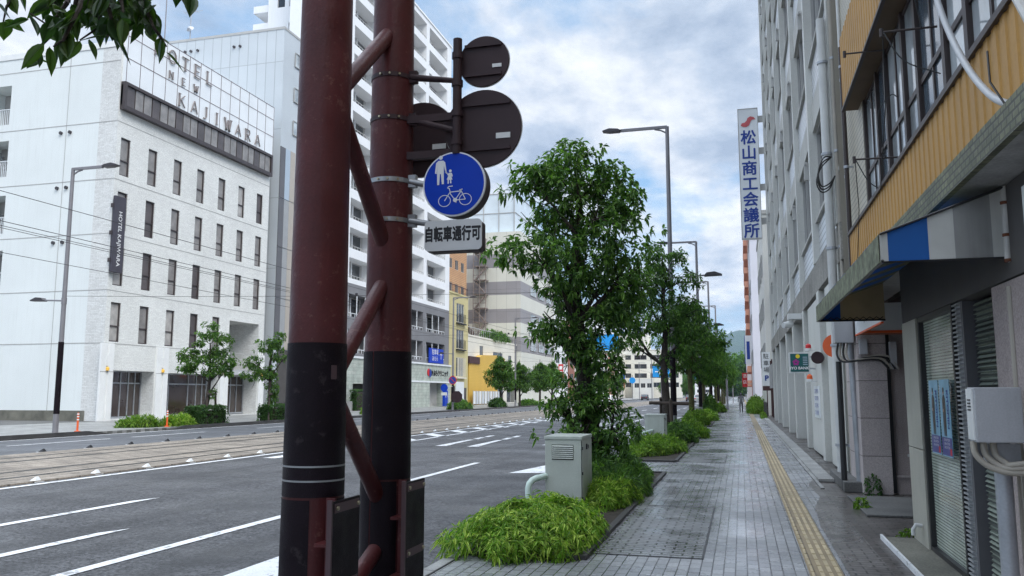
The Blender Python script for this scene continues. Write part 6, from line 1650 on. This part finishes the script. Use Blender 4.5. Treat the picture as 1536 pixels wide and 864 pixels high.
# ================================================================== PLANTS
RT = Vector((math.cos(R(15.3866)), math.sin(R(15.3866)), 0)); FWD = Vector((-RT.y, RT.x, 0))
def limb_path(a, c, r, bend=.12):
    a, c = Vector(a), Vector(c); m_ = a.lerp(c, .5) + Vector(r.normal(size=3)) * (c - a).length * bend
    return [a, a.lerp(m_, .6), m_.lerp(c, .45), c]
def tree(name, label, base, trunk, clumps, group, seed, leaf, leafmat, barkmat, per=7, spread=.85, limbs=True, sub=9, sig=.26, twigs=True, prof=((0, 0), (.45, .5), (1, 0)), cat='tree'):
    """trunk: list of (dx right, dz up, radius); clumps: (dx, dz, depth, rx, ry, rz, twig ends) in metres from the base"""
    r = np.random.default_rng(seed)
    t = thing(name, label, cat, tuple(base), group)
    B = Vector(base)
    def w_(dx, dy, z): return B + RT * dx + FWD * dy + Vector((0, 0, z))
    b = MB(); tp = [w_(q[0], q[3] if len(q) > 3 else 0, q[1]) for q in trunk]; tr = [q[2] for q in trunk]
    b.tube(tp, tr, 14)
    C = []
    for (dx, dz, dy, rx, ry, rz, n) in clumps:
        c = w_(dx, dy, dz); C.append((c.x, c.y, c.z, rx, ry, rz, n))
        if limbs and dz > trunk[0][1] + .8:
            # leave the trunk below the clump
            zt = max(.6, dz - abs(dx) * .7 - .35)
            best = min(range(len(tp)), key=lambda i: abs(trunk[i][1] - zt))
            a = tp[best]; rr = tr[best] * .5
            path = limb_path(a, c, r); b.tube(path, [rr, rr * .8, rr * .5, rr * .25], 8)
            if twigs:
                for k in range(6):
                    e = c + Vector(r.normal(size=3)) * Vector((rx, ry, rz)).length * .35
                    b.tube([path[2], path[2].lerp(e, .55) + Vector(r.normal(size=3)) * .05, e], [rr * .35, rr * .22, .006], 5)
    b.build('trunk', barkmat, t, smooth=True)
    T, O = clump_tips(C, r, sub, sig)
    bb, d = rosettes(T, O, per, r, spread)
    leaf_mesh('crown', bb, d, leaf[0], leaf[1], leaf[2], leafmat, t, prof, r=r)
    return t
K = .0121        # metres per photograph pixel at the first tree
def c1(px, py, rx, rz, n, dy=0.0): return ((px - 884) * K, 1.65 + (590 - py) * K, dy, rx * K * 1.04, min(rx, 50) * K * .85, rz * K, int(n * .98))
near_cl = [c1(862, 232, 34, 26, 85, .1), c1(835, 262, 38, 34, 100, -.2), c1(900, 262, 42, 34, 120, .2), c1(862, 300, 55, 36, 150, .2), c1(802, 282, 36, 30, 100, -.1), c1(935, 305, 34, 36, 110, 0),
    c1(905, 330, 45, 40, 130, -.3), c1(828, 335, 40, 36, 110, .2), c1(800, 378, 50, 24, 120, -.1), c1(850, 405, 55, 38, 150, -.3), c1(910, 395, 55, 40, 150, .2), c1(950, 400, 36, 40, 100, .1), c1(895, 440, 60, 38, 150, -.2), c1(935, 450, 38, 42, 100, .3),
    c1(828, 492, 32, 20, 80, -.1), c1(845, 455, 28, 30, 60, .1), c1(900, 490, 42, 36, 110, -.1), c1(865, 520, 36, 34, 80, -.15), c1(898, 545, 32, 40, 80, -.2), c1(868, 590, 30, 32, 70, -.2), c1(908, 600, 26, 40, 70, -.15),
    c1(850, 612, 30, 18, 60, -.2), c1(915, 640, 38, 34, 80, -.3), c1(865, 650, 42, 20, 70, -.4), c1(903, 690, 36, 40, 110, -.5)]
TY = 14.7
t1 = tree('street_tree', 'nearest street tree, leafy shoots all down its dark trunk behind the louvred cabinet', (-2.6, TY, 0),
    [(0, 0, .2), (-.02, .5, .19), (0, 1.2, .16), (-.1, 2.0, .145), (-.22, 2.9, .13), (-.26, 3.6, .11), (-.2, 4.4, .085), (-.15, 5.1, .05), (-.2, 5.7, .02)],
    near_cl, 'street trees along the near kerb', 21, (.132, .058, .28), M['leaf'], M['bark'], per=7, sub=12, sig=.3, prof=((0, 0), (.3, .42), (.62, .4), (1, 0)))
t = thing('burlap_band', 'dark wrapped tie round the foot of the nearest street tree', 'tie', (-2.6, TY, .9))
b = MB(); b.tube([(-2.95, TY - .25, .86), (-2.7, TY - .3, .93), (-2.45, TY - .25, .86), (-2.25, TY - .1, .80)], .07, 8); b.build('wrap', M['stake'], t, smooth=True)

r_ = np.random.default_rng(5)
def generic(n, h0, h1, R_, seed, cnt):
    r = np.random.default_rng(seed); out_ = []
    for k in range(n):
        f = (k + .5) / n; z = h0 + (h1 - h0) * f; rad_ = R_ * (1.0 - .75 * max(0, f - .35) / .65) * (1 if f > .12 else .75)
        a = k * 2.4 + r.uniform(-.3, .3); q = rad_ * r.uniform(.45, .75) if f < .9 else .1
        s = rad_ * r.uniform(.42, .55) + .15
        out_.append((q * math.cos(a), z, q * math.sin(a), s, s, s * .72, int(cnt * s / .6)))
    return out_
TR = [(0, 0, .17), (.03, 1.2, .15), (-.04, 2.6, .125), (.05, 3.8, .1), (.0, 5.2, .07), (0, 6.6, .025)]
t2 = tree('street_tree', 'second street tree, dark two stemmed trunk tied to a stake beside the tall lamp', (-2.62, 30.2, 0), TR,
    [(-.75, 5.2, 0, .6, .6, .5, 110), (-.2, 6.7, 0, .55, .5, .5, 100), (.35, 6.4, .2, .6, .6, .5, 100), (.85, 5.7, 0, .45, .5, .4, 70), (-.5, 5.9, -.2, .6, .6, .45, 100), (0.1, 5.4, .3, .8, .7, .5, 140), (-1.05, 4.2, 0, .6, .6, .5, 110), (-.4, 4.4, -.4, .7, .6, .5, 120), (.5, 4.6, .2, .8, .8, .5, 140), (1.1, 4.6, 0, .5, .6, .45, 90), (.2, 3.9, -.3, .7, .6, .45, 110), (-1.2, 3.4, .0, .4, .4, .3, 50), (1.0, 3.8, -.2, .6, .6, .4, 90), (.1, 2.6, 0, .3, .3, .5, 30)],
    'street trees along the near kerb', 31, (.16, .07, .25), M['leaf'], M['bark'], per=6, sub=9)
t3 = tree('street_tree', 'third street tree, mossy straight trunk before the second lamp', (-2.6, 45.5, 0), TR,
    generic(13, 2.9, 6.6, 1.9, 8, 120), 'street trees along the near kerb', 41, (.19, .085, .25), M['leaf_far'], M['bark_moss'], per=6)
for k, (y, lab) in enumerate(((60.5, 'fourth street tree on the near kerb, just past the second lamp'), (75.5, 'fifth street tree on the near kerb by the third lamp'), (90, 'sixth street tree on the near kerb'), (105, 'seventh street tree on the near kerb'), (120, 'eighth street tree on the near kerb'), (137, 'ninth and last street tree on the near kerb'))):
    dup(t3, (-2.6, y, 0), lab, rz=1.1 + k * 1.7, s=1.0 + .06 * (k % 3 - .6))
# stake at the second tree
t = thing('tree_stake', 'dark timber stake frame at the foot of the second street tree', 'stake', (-2.4, 29.4, 0))
b = MB(); b.tube([(-2.3, 28.9, 0), (-2.35, 29.0, 1.45)], .06, 8); b.tube([(-3.1, 29.3, 1.32), (-1.75, 29.1, 1.30)], .06, 8); b.tube([(-2.85, 30.9, 0), (-2.8, 30.3, 1.5)], .05, 8); b.build_each('stake', M['stake'], t)
# trees on the far pavement
HT = tree('pavement_tree', 'pruned cloud shaped tree with a hedge foot before the hotel windows', (-28.2, 39.5, 0), [(0, 0, .17), (0, .9, .14), (.1, 1.7, .13), (.15, 2.6, .10), (.15, 3.6, .08), (.1, 5.0, .04)],
    [(.15, 5.9, 0, .5, .5, .5, 60), (.9, 5.4, 0, .5, .5, .42, 55), (-.4, 5.3, 0, .45, .45, .4, 50), (-1.2, 4.4, 0, .7, .6, .45, 85), (.6, 4.6, .2, .8, .7, .5, 100), (1.2, 4.0, 0, .75, .6, .45, 85), (-.5, 3.9, -.2, .8, .6, .4, 90), (-1.4, 3.5, .1, .55, .5, .3, 60), (.4, 3.3, 0, .9, .7, .38, 90), (1.0, 3.2, .1, .6, .5, .3, 55), (.35, 1.9, 0, .22, .2, .25, 14)], 'trees on the far pavement', 51, (.2, .1, .2), M['leaf_far'], M['bark'], per=7)
HT2 = tree('pavement_tree', 'slim tree with leaves down its trunk at the right end of the hotel', (-28.2, 45.6, 0), [(0, 0, .17), (.15, 1.2, .14), (.15, 2.6, .12), (.1, 3.8, .09), (.3, 5.2, .03)],
    [(.5, 5.4, 0, .5, .5, .45, 55), (-.2, 5.0, 0, .7, .6, .4, 75), (.5, 4.5, 0, .5, .5, .5, 60), (-1.0, 3.9, 0, .7, .6, .5, 80), (-1.1, 3.1, 0, .8, .6, .4, 80), (.2, 3.3, 0, .5, .5, .5, 60), (1.2, 4.2, 0, .25, .3, .2, 16), (.25, 2.2, 0, .38, .35, .6, 55), (.3, 1.3, 0, .35, .3, .5, 40), (.2, 2.9, -.1, .5, .4, .4, 45)], 'trees on the far pavement', 52, (.2, .1, .2), M['leaf_far'], M['bark'], per=7)
HT.scale = (.87, .87, .87); HT2.scale = (.9, .9, .92)
LT = tree('pavement_tree', 'round dark tree in front of the yellow boarded wall', (-28.0, 96.5, 0), TR, [(q[0] * .8, q[1] * .82, q[2] * .8, q[3] * .85, q[4] * .85, q[5] * .85, int(q[6] * .7)) for q in generic(11, 3.0, 7.2, 2.3, 12, 110)], 'trees on the far pavement', 53, (.26, .13, .2), M['leaf_far'], M['bark'], per=6)
for k, (y, lab) in enumerate(((105.5, 'second of the four trees before the cream house, close to the lamp'), (117, 'third of the four trees before the striped block'), (125, 'fourth of the four trees before the striped block'), (152, 'tree beyond the striped block on the far pavement'), (172, 'far pavement tree before the red brown building'), (195, 'far pavement tree before the cream offices'), (270, 'tree at the far left corner beyond the crossing'), (290, 'tree in front of the wide pale hotel'))):
    dup(LT, (-28.0 if k < 6 else -24 + (k - 6) * 6, y, 0), lab, rz=.8 + 1.3 * k, s=.92 + .07 * (k % 3))
# wooded knoll at the end of the street
tt = thing('roadside_wood', 'dark mass of trees closing the end of the street under the hill', 'trees', (0, 520, 0))
cl = []
for k in range(34):
    x = -30 + k * 1.6 + r_.uniform(-2, 2); hh = (15 if x > -9 else 11) + r_.uniform(-3, 3) + (4 if x > -3 else 0)
    for j in range(3): cl.append((x, 470 + r_.uniform(-12, 12), hh * (j + .7) / 3, 3.2, 3.2, hh / 4.5, 60))
T, O = clump_tips(cl, r_, 8, .35); bb, d = rosettes(T, O, 5, r_)
o = leaf_mesh('crown', bb, d, 1.3, .8, .2, M['leaf_far'], tt); tt["kind"] = 'stuff'

# low plants
def bush(name, label, base, size, n, leafL, leafW, m, seed, per=8, group=None, spread=.55, droop=.35, flat=.25, cat='bush', stems=True):
    r = np.random.default_rng(seed)
    t = thing(name, label, cat, tuple(base), group)
    sx, sy, sz = size
    ph = r.uniform(0, 2 * math.pi, n); rr = np.sqrt(r.uniform(0, 1, n))
    wob = 1 + .13 * np.sin(3 * ph + seed) + .09 * np.sin(7 * ph + 2 * seed)
    x = rr * np.cos(ph) * sx * wob; y = rr * np.sin(ph) * sy * wob
    lump = .82 + .18 * np.sin(x * 7 + seed) * np.cos(y * 6 + seed * 2)
    topz = sz * np.sqrt(np.maximum(0, 1 - np.clip(rr, 0, 1) ** 3.2)) * lump
    z = topz * r.uniform(.45, 1.08, n) + .03
    edge = rr > .82
    z[edge] = r.uniform(.03, 1, edge.sum()) * np.maximum(topz[edge], sz * .55)
    T = np.stack([x, y, z], 1) + np.array(base)
    O = np.stack([x / sx * .9, y / sy * .9, np.full(n, flat)], 1)
    bb, d = rosettes(T, O, per, r, spread, .1)
    leaf_mesh('foliage', bb, d, leafL, leafW, droop, m, t, ((0, 0), (.3, .5), (1, 0)) if leafL / leafW > 4 else ((0, 0), (.45, .5), (1, 0)), r=r)
    if stems:
        b = MB()
        for k in range(min(70, n // 4)):
            b.tube([(T[k, 0] * .8 + base[0] * .2, T[k, 1] * .8 + base[1] * .2, base[2]), tuple(T[k])], [.005, .003], 4, caps=False)
        b.build('stems', M['stake'], t); b = MB()
        # earth mound under the leaves
        b.tube([(base[0], base[1], base[2]), (base[0], base[1], base[2] + sz * .45), (base[0], base[1], base[2] + sz * .62)], [min(sx, sy) * .8, min(sx, sy) * .62, min(sx, sy) * .1], 18)
        b.build('soil_mound', M['soil'], t, smooth=True)
    return t
bush('bamboo_bush', 'bright green low bamboo bush in front of the louvred cabinet', (-2.33, 9.45, .02), (.74, 1.6, .39), 1250, .14, .028, M['bamboo_leaf'], 3, per=7, group='bamboo bushes on the kerb strip', spread=1.5, droop=.35, flat=.75)
bush('bamboo_bush', 'dark green bush at the foot of the nearest street tree', (-2.15, 14.2, .02), (.62, 1.9, .55), 900, .17, .035, M['leaf'], 4, per=8, group='bamboo bushes on the kerb strip')
bush('bamboo_bush', 'bright bamboo tuft between cabinet and paving at the tree foot', (-1.95, 12.6, .02), (.36, .9, .36), 420, .13, .024, M['bamboo_leaf'], 6, per=8, group='bamboo bushes on the kerb strip')
bush('bamboo_bush', 'bright low bush in front of the plain far cabinet', (-2.38, 23.8, .02), (.72, 1.9, .42), 620, .18, .045, M['leaf_bright'], 7, per=8, group='bamboo bushes on the kerb strip')
bush('bamboo_bush', 'dark bush at the foot of the second street tree', (-2.15, 29.2, .02), (.58, 1.8, .6), 520, .2, .06, M['leaf'], 8, per=7, group='bamboo bushes on the kerb strip')
bush('bamboo_bush', 'yellow green low bush just past the second street tree', (-2.0, 32.8, .02), (.7, 1.7, .5), 420, .22, .06, M['leaf_bright'], 9, per=7, group='bamboo bushes on the kerb strip')
bush('bamboo_bush', 'tall loose bush at the foot of the third street tree', (-2.3, 45, .02), (.6, 2.0, .75), 420, .26, .08, M['leaf_bright'], 10, per=7, group='bamboo bushes on the kerb strip')
bush('bamboo_bush', 'loose bush beside the second lamp post', (-2.1, 53, .02), (.6, 2.2, .55), 330, .3, .09, M['leaf_bright'], 11, per=6, group='bamboo bushes on the kerb strip')
bush('bamboo_bush', 'upright dark bush at the fourth street tree', (-2.3, 61, .02), (.5, 1.2, 1.6), 300, .32, .1, M['leaf_far'], 12, per=6, group='bamboo bushes on the kerb strip')
bush('bamboo_bush', 'bright bush far along the kerb strip', (-2.1, 76, .02), (.6, 3, .7), 320, .36, .12, M['leaf_bright'], 13, per=6, group='bamboo bushes on the kerb strip')
bush('weed_patch', 'bright green weeds growing at the wall after the fenced gap', (1.2, 76, .0), (.7, 6, 1.4), 500, .4, .1, M['leaf_bright'], 14, per=6)
bush('weed_patch', 'low weeds along the foot of the black railing', (1.42, 60, .0), (.14, 4, .3), 200, .18, .05, M['leaf_bright'], 15, per=6, stems=False)
bush('weed', 'leafy weed at the foot of the paired poles', (2.02, 14.93, .03), (.11, .1, .28), 22, .08, .045, M['hedge_leaf'], 16, per=6, stems=False, cat='weed')
bush('weed', 'small weed at the edge of the alley slab', (1.62, 13.1, .0), (.08, .12, .11), 18, .075, .04, M['leaf_bright'], 17, per=6, stems=False, cat='weed')
bush('weed', 'tiny weed beside the shop step', (1.80, 10.62, .0), (.08, .08, .07), 14, .055, .035, M['leaf_bright'], 18, per=6, stems=False, cat='weed')
# hedges and bushes before the hotel
def hedge(label, x0, x1, y0, y1, h_, n, seed):
    r = np.random.default_rng(seed); t = thing('hedge', label, 'hedge', ((x0 + x1) / 2, (y0 + y1) / 2, 0), 'hedges on the far pavement')
    q = r.uniform(0, 1, (n, 3)); face_ = r.integers(0, 4, n)
    q[face_ == 0, 2] = 1; q[face_ == 1, 0] = 1; q[face_ == 2, 1] = 0; q[face_ == 3, 2] = np.sqrt(q[face_ == 3, 2])
    T = q * np.array([x1 - x0, y1 - y0, h_]) + np.array([x0, y0, 0.05]) + r.normal(size=(n, 3)) * .04
    O = (q - .5) * 1.5; O[:, 2] += .4
    bb, d = rosettes(T, O, 6, r, .8, .0); leaf_mesh('foliage', bb, d, .12, .07, .1, M['hedge_leaf'], t, r=r)
    b = MB(); b.box(x0 + .08, x1 - .08, y0 + .08, y1 - .08, 0, h_ - .12); b.build('core', M['soil'], t)
hedge('clipped box hedge under the cloud pruned tree', -28.3, -27.4, 37.9, 40.4, .85, 700, 61)
hedge('clipped hedge under the slim tree at the hotel end', -28.3, -27.4, 44.8, 48.6, .85, 700, 62)
hedge('clipped hedge along the planter by the clinic', -35.9, -35.2, 72.4, 80, 1.9, 700, 63)
bush('kerb_bush', 'yellow green bush beside the orange bollard at the hotel kerb', (-28.6, 34.9, 0), (.75, 1.1, .5), 260, .3, .07, M['leaf_bright'], 64, per=7, group='low bushes on the far kerb')
bush('kerb_bush', 'grass green bush between the bollard and the clipped hedge', (-27.7, 36.6, 0), (.6, 1.0, .55), 380, .3, .06, M['bamboo_leaf'], 65, per=7, group='low bushes on the far kerb')
bush('kerb_bush', 'bright bush by the foot of the no entry sign', (-28.1, 62.0, 0), (.9, 2.2, 1.0), 360, .34, .1, M['leaf_bright'], 66, per=7, group='low bushes on the far kerb')
bush('kerb_bush', 'dark low plants by the lamp before the ochre building', (-28.2, 82.0, 0), (.9, 2.6, .9), 300, .4, .14, M['leaf_far'], 67, per=6, group='low bushes on the far kerb')
bush('kerb_bush', 'round bush at the foot of the tree before the yellow wall', (-28.0, 95.3, 0), (.9, 1.3, 1.1), 260, .4, .16, M['hedge_leaf'], 68, per=6, group='low bushes on the far kerb')
bush('kerb_bush', 'low bush by the slim lamp on the far kerb', (-28.0, 110, 0), (.9, 3.4, .8), 300, .42, .16, M['leaf_far'], 69, per=6, group='low bushes on the far kerb')
bush('kerb_bush', 'low bush beyond the slim lamp on the far kerb', (-28.0, 130, 0), (.9, 5, .8), 300, .42, .16, M['leaf_bright'], 70, per=6, group='low bushes on the far kerb')
bush('terrace_plants', 'mixed plants along the roof terrace railing of the cream house', (-38.4, 130, 10.1), (.8, 8, 1.8), 420, .5, .2, M['leaf_far'], 71, per=6, stems=False, cat='plants')
# tree guards by the hotel trees
for k, (y, lab) in enumerate(((39.5, 'dark stake frame holding the cloud pruned tree'), (45.6, 'dark stake frame holding the slim hotel tree'))):
    t = thing('tree_stake', lab, 'stake', (-28, y, 0), 'stake frames on the far pavement')
    b = MB(); b.tube([(-28.2, y + .9, 0), (-28.05, y + .6, 1.75)], .06, 6); b.tube([(-27.5, y - .9, 0), (-27.7, y - .6, 1.75)], .06, 6); b.tube([(-28.2, y + .85, 1.6), (-27.55, y - .85, 1.6)], .07, 6); b.build_each('stake', M['stake'], t)

# leafy branch hanging into the picture from a kerb tree beside the camera
def overhang():
    r = np.random.default_rng(77)
    base = Vector((-2.75, -.9, 0))
    t = thing('overhanging_tree', 'kerb tree beside the viewpoint whose leafy branch hangs into the top left corner', 'tree', tuple(base))
    b = MB(); b.tube([base, base + Vector((.02, .05, 1.6)), base + Vector((-.1, .1, 3.4)), base + Vector((-.05, .2, 5.2))], [.13, .115, .1, .06], 14)
    fork = base + Vector((-.1, .1, 3.4))
    CP = Vector((0, 0, CAM_H)); p_, ya = R(7.2615), R(15.3866)
    fw = Vector((-math.sin(ya) * math.cos(p_), math.cos(ya) * math.cos(p_), math.sin(p_))); rt = Vector((math.cos(ya), math.sin(ya), 0)); up = rt.cross(fw)
    def at(px, py, d): return CP + (fw + rt * (px - 768) / 1240 + up * (432 - py) / 1240) * d
    b.build('trunk', M['bark'], t, smooth=True)
    tips = []
    b = MB()
    def twig(pts, r0, r1):
        b.tube(pts, [r0 + (r1 - r0) * i / (len(pts) - 1) for i in range(len(pts))], 6)
    hub = at(140, -120, 3.4)
    twig(sm([fork, fork.lerp(hub, .4) + Vector((-.1, 0, .45)), fork.lerp(hub, .75) + Vector((-.05, 0, .4)), hub]), .06, .014)
    ends = [((110, 20), (60, 70), (50, 85)), ((100, 5), (75, 40), (45, 20)), ((120, 10), (95, 60), (80, 70)), ((150, 0), (150, 40), (120, 60)), ((160, 0), (170, 40), (160, 55)), ((190, 0), (200, 25), (215, 40)), ((200, -10), (225, 30), (245, 60)), ((210, -10), (230, 40), (250, 70)), ((180, -10), (185, 20), (180, 30)), ((140, -10), (130, 15), (110, 30)), ((240, -60), (265, -20), (285, -12)), ((60, -60), (10, 10), (5, 32)), ((170, -20), (205, 5), (228, 12)), ((120, -20), (150, 15), (140, 40)), ((90, -30), (80, 5), (62, 12))]
    L_ = []; D_ = []
    for e in ends:
        d = 3.3 + r.uniform(-.35, .35)
        pts = [hub] + [at(x, y, d + r.uniform(-.05, .05)) for x, y in e]
        twig(pts, .012, .003)
        m_ = 9
        for k in range(m_):
            f = .35 + .65 * k / (m_ - 1)
            seg = pts[1].lerp(pts[2], f * 2 - .7) if f < .85 else pts[2].lerp(pts[3], (f - .85) / .15)
            dirv = Vector(r.normal(size=3)) * .6 + Vector((0, 0, -.75)) + (pts[3] - pts[2]).normalized() * .3
            L_.append(tuple(seg + Vector(r.normal(size=3)) * .012)); D_.append(tuple(dirv))
    for k in range(70):                                    # thicker mass at the top edge
        q = at(r.uniform(110, 225), r.uniform(-60, 30), 3.4 + r.uniform(-.3, .4)); L_.append(tuple(q)); D_.append(tuple(Vector(r.normal(size=3)) * .7 + Vector((0, 0, -.6))))
    b.build('branch', M['bark'], t, smooth=True)
    prof = ((0, 0), (.05, .05), (.16, .32), (.32, .48), (.5, .5), (.68, .38), (.84, .18), (.94, .06), (1, 0))
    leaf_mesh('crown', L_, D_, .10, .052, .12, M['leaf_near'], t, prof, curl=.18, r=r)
overhang()

# loose fallen leaves on the pavement are countable only near the planting
for o in bpy.data.objects:
    if o.type == 'EMPTY': o.empty_display_size = .1


# ================================================================== FAR END OF THE STREET
small_block('shop_building', 'narrow pinkish shop building left of the blue billboard corner', 'building', -38, 246, 258, 13, 10, M['salmon'], M['cream'], grid(246, 258, 3, 4, 3.2, 3), [(-47 + 3 * k, -45.2 + 3 * k, z, z + 1.5) for k in range(3) for z in (4, 7.2, 10)])
small_block('shop_building', 'white narrow shop building between billboard corner and wide hotel', 'building', -36, 302, 312, 11, 4.5, M['white_wall'], M['white_wall'], (), [(-40 + 2 * k, -38.7 + 2 * k, z, z + 1.6) for k in range(2) for z in (3.4, 6.8)])
small_block('shop_building', 'grey low shop building with a red awning by the crossing', 'building', -30, 296, 299, 6.5, 7, M['pale_wall'], M['pale_wall'], (), [(-36.4 + 2.2 * k, -34.8 + 2.2 * k, 3.6, 5.2) for k in range(3)])
for k, (x, y, w_, h_, z, m_, lab) in enumerate(((-36.2, 170, 1.0, 3.2, 4.5, 'red', 'red upright sign on the far left row'), (-36.0, 205, 1.0, 4.2, 5, 'sign_white', 'white upright sign on the far left row'), (-36.1, 226, 1.2, 3.2, 4.4, 'billboard_blue', 'bright blue upright sign on the far left row'), (-35.9, 150, 1.0, 2.6, 4.2, 'sign_white', 'white upright sign beside the striped block'), (-39.0, 284, 1.4, 2.4, 3.0, 'orange', 'orange sign at the billboard corner'))):
    t = thing('hanging_sign', lab, 'sign', (x, y, z))
    b = MB(); b.box(x - w_ / 2, x + w_ / 2, y, y + .25, z, z + h_); b.build('case', M[m_], t)
    b = MB(); b.rect(FY(y - .01), x - w_ * .3, x + w_ * .3, z + h_ * .12, z + h_ * .55, 0); b.rect(FY(y - .01), x - w_ * .3, x + w_ * .3, z + h_ * .65, z + h_ * .88, 0); b.build('panel', M['letter_white'] if m_ != 'sign_white' else M['ink_blue'], t)
for k, (x, y, lab) in enumerate(((-27.9, 200, 'distant thin lamp before the cream offices'), (-27.9, 238, 'distant thin lamp at the crossing on the left'), (-13.2, 168, 'thin pole in the tram bed far away'), (-21.0, 205, 'thin pole beyond the tram bed far away'), (-24, 262, 'thin pole across the crossing'))):
    t = thing('utility_pole', lab, 'pole', (x, y, 0), 'distant thin poles')
    b = MB(); b.cyl((x, y, -.1), (x, y, 10.5), .11, .08, n=8); b.build('pole', M['lamp_grey'], t)
    b = MB(); b.box(x, x + 1.8, y - .05, y + .05, 10.2, 10.3); b.build('arm', M['lamp_grey'], t)
for k, (x, y, m_, lab) in enumerate(((-23.6, 150, 'white_wall', 'white car far away in the oncoming lanes'), (-10.2, 215, 'red', 'red car far down the street near the crossing'), (-7.6, 228, 'white_wall', 'white car far down the street near the crossing'), (-24.2, 216, 'lamp_head', 'dark car far away beyond the tram bed'))):
    car(x, y, M[m_], lab)
for k, (x, y) in enumerate(((-33, 240), (-30.5, 243))):
    t = thing('round_sign', ('blue round sign left at the distant crossing', 'blue round sign right at the distant crossing')[k], 'sign', (x, y, 0))
    b = MB(); b.prism(circle(x, 6.4 - k, .9, 20), FY(y), 0, .05); b.build('face', M['billboard_blue'] if k else M['sign_blue'], t)
    b = MB(); b.cyl((x, y + .1, 0), (x, y + .1, 7), .08, n=8); b.build('post', M['lamp_grey'], t)


# ================================================================== AIR
def air():
    b = MB(); b.box(-3450, 3450, -430, 6030, -1.3, 345)
    m = bpy.data.materials.new('haze'); m.use_nodes = True; t = m.node_tree; t.nodes.clear()
    o = t.nodes.new('ShaderNodeOutputMaterial'); v = t.nodes.new('ShaderNodeVolumePrincipled')
    v.inputs['Color'].default_value = (.55, .74, 1, 1); v.inputs['Density'].default_value = .000085; v.inputs['Anisotropy'].default_value = 0.0
    t.links.new(v.outputs[0], o.inputs['Volume'])
    tag(b.build('haze', m), kind='stuff')
air()
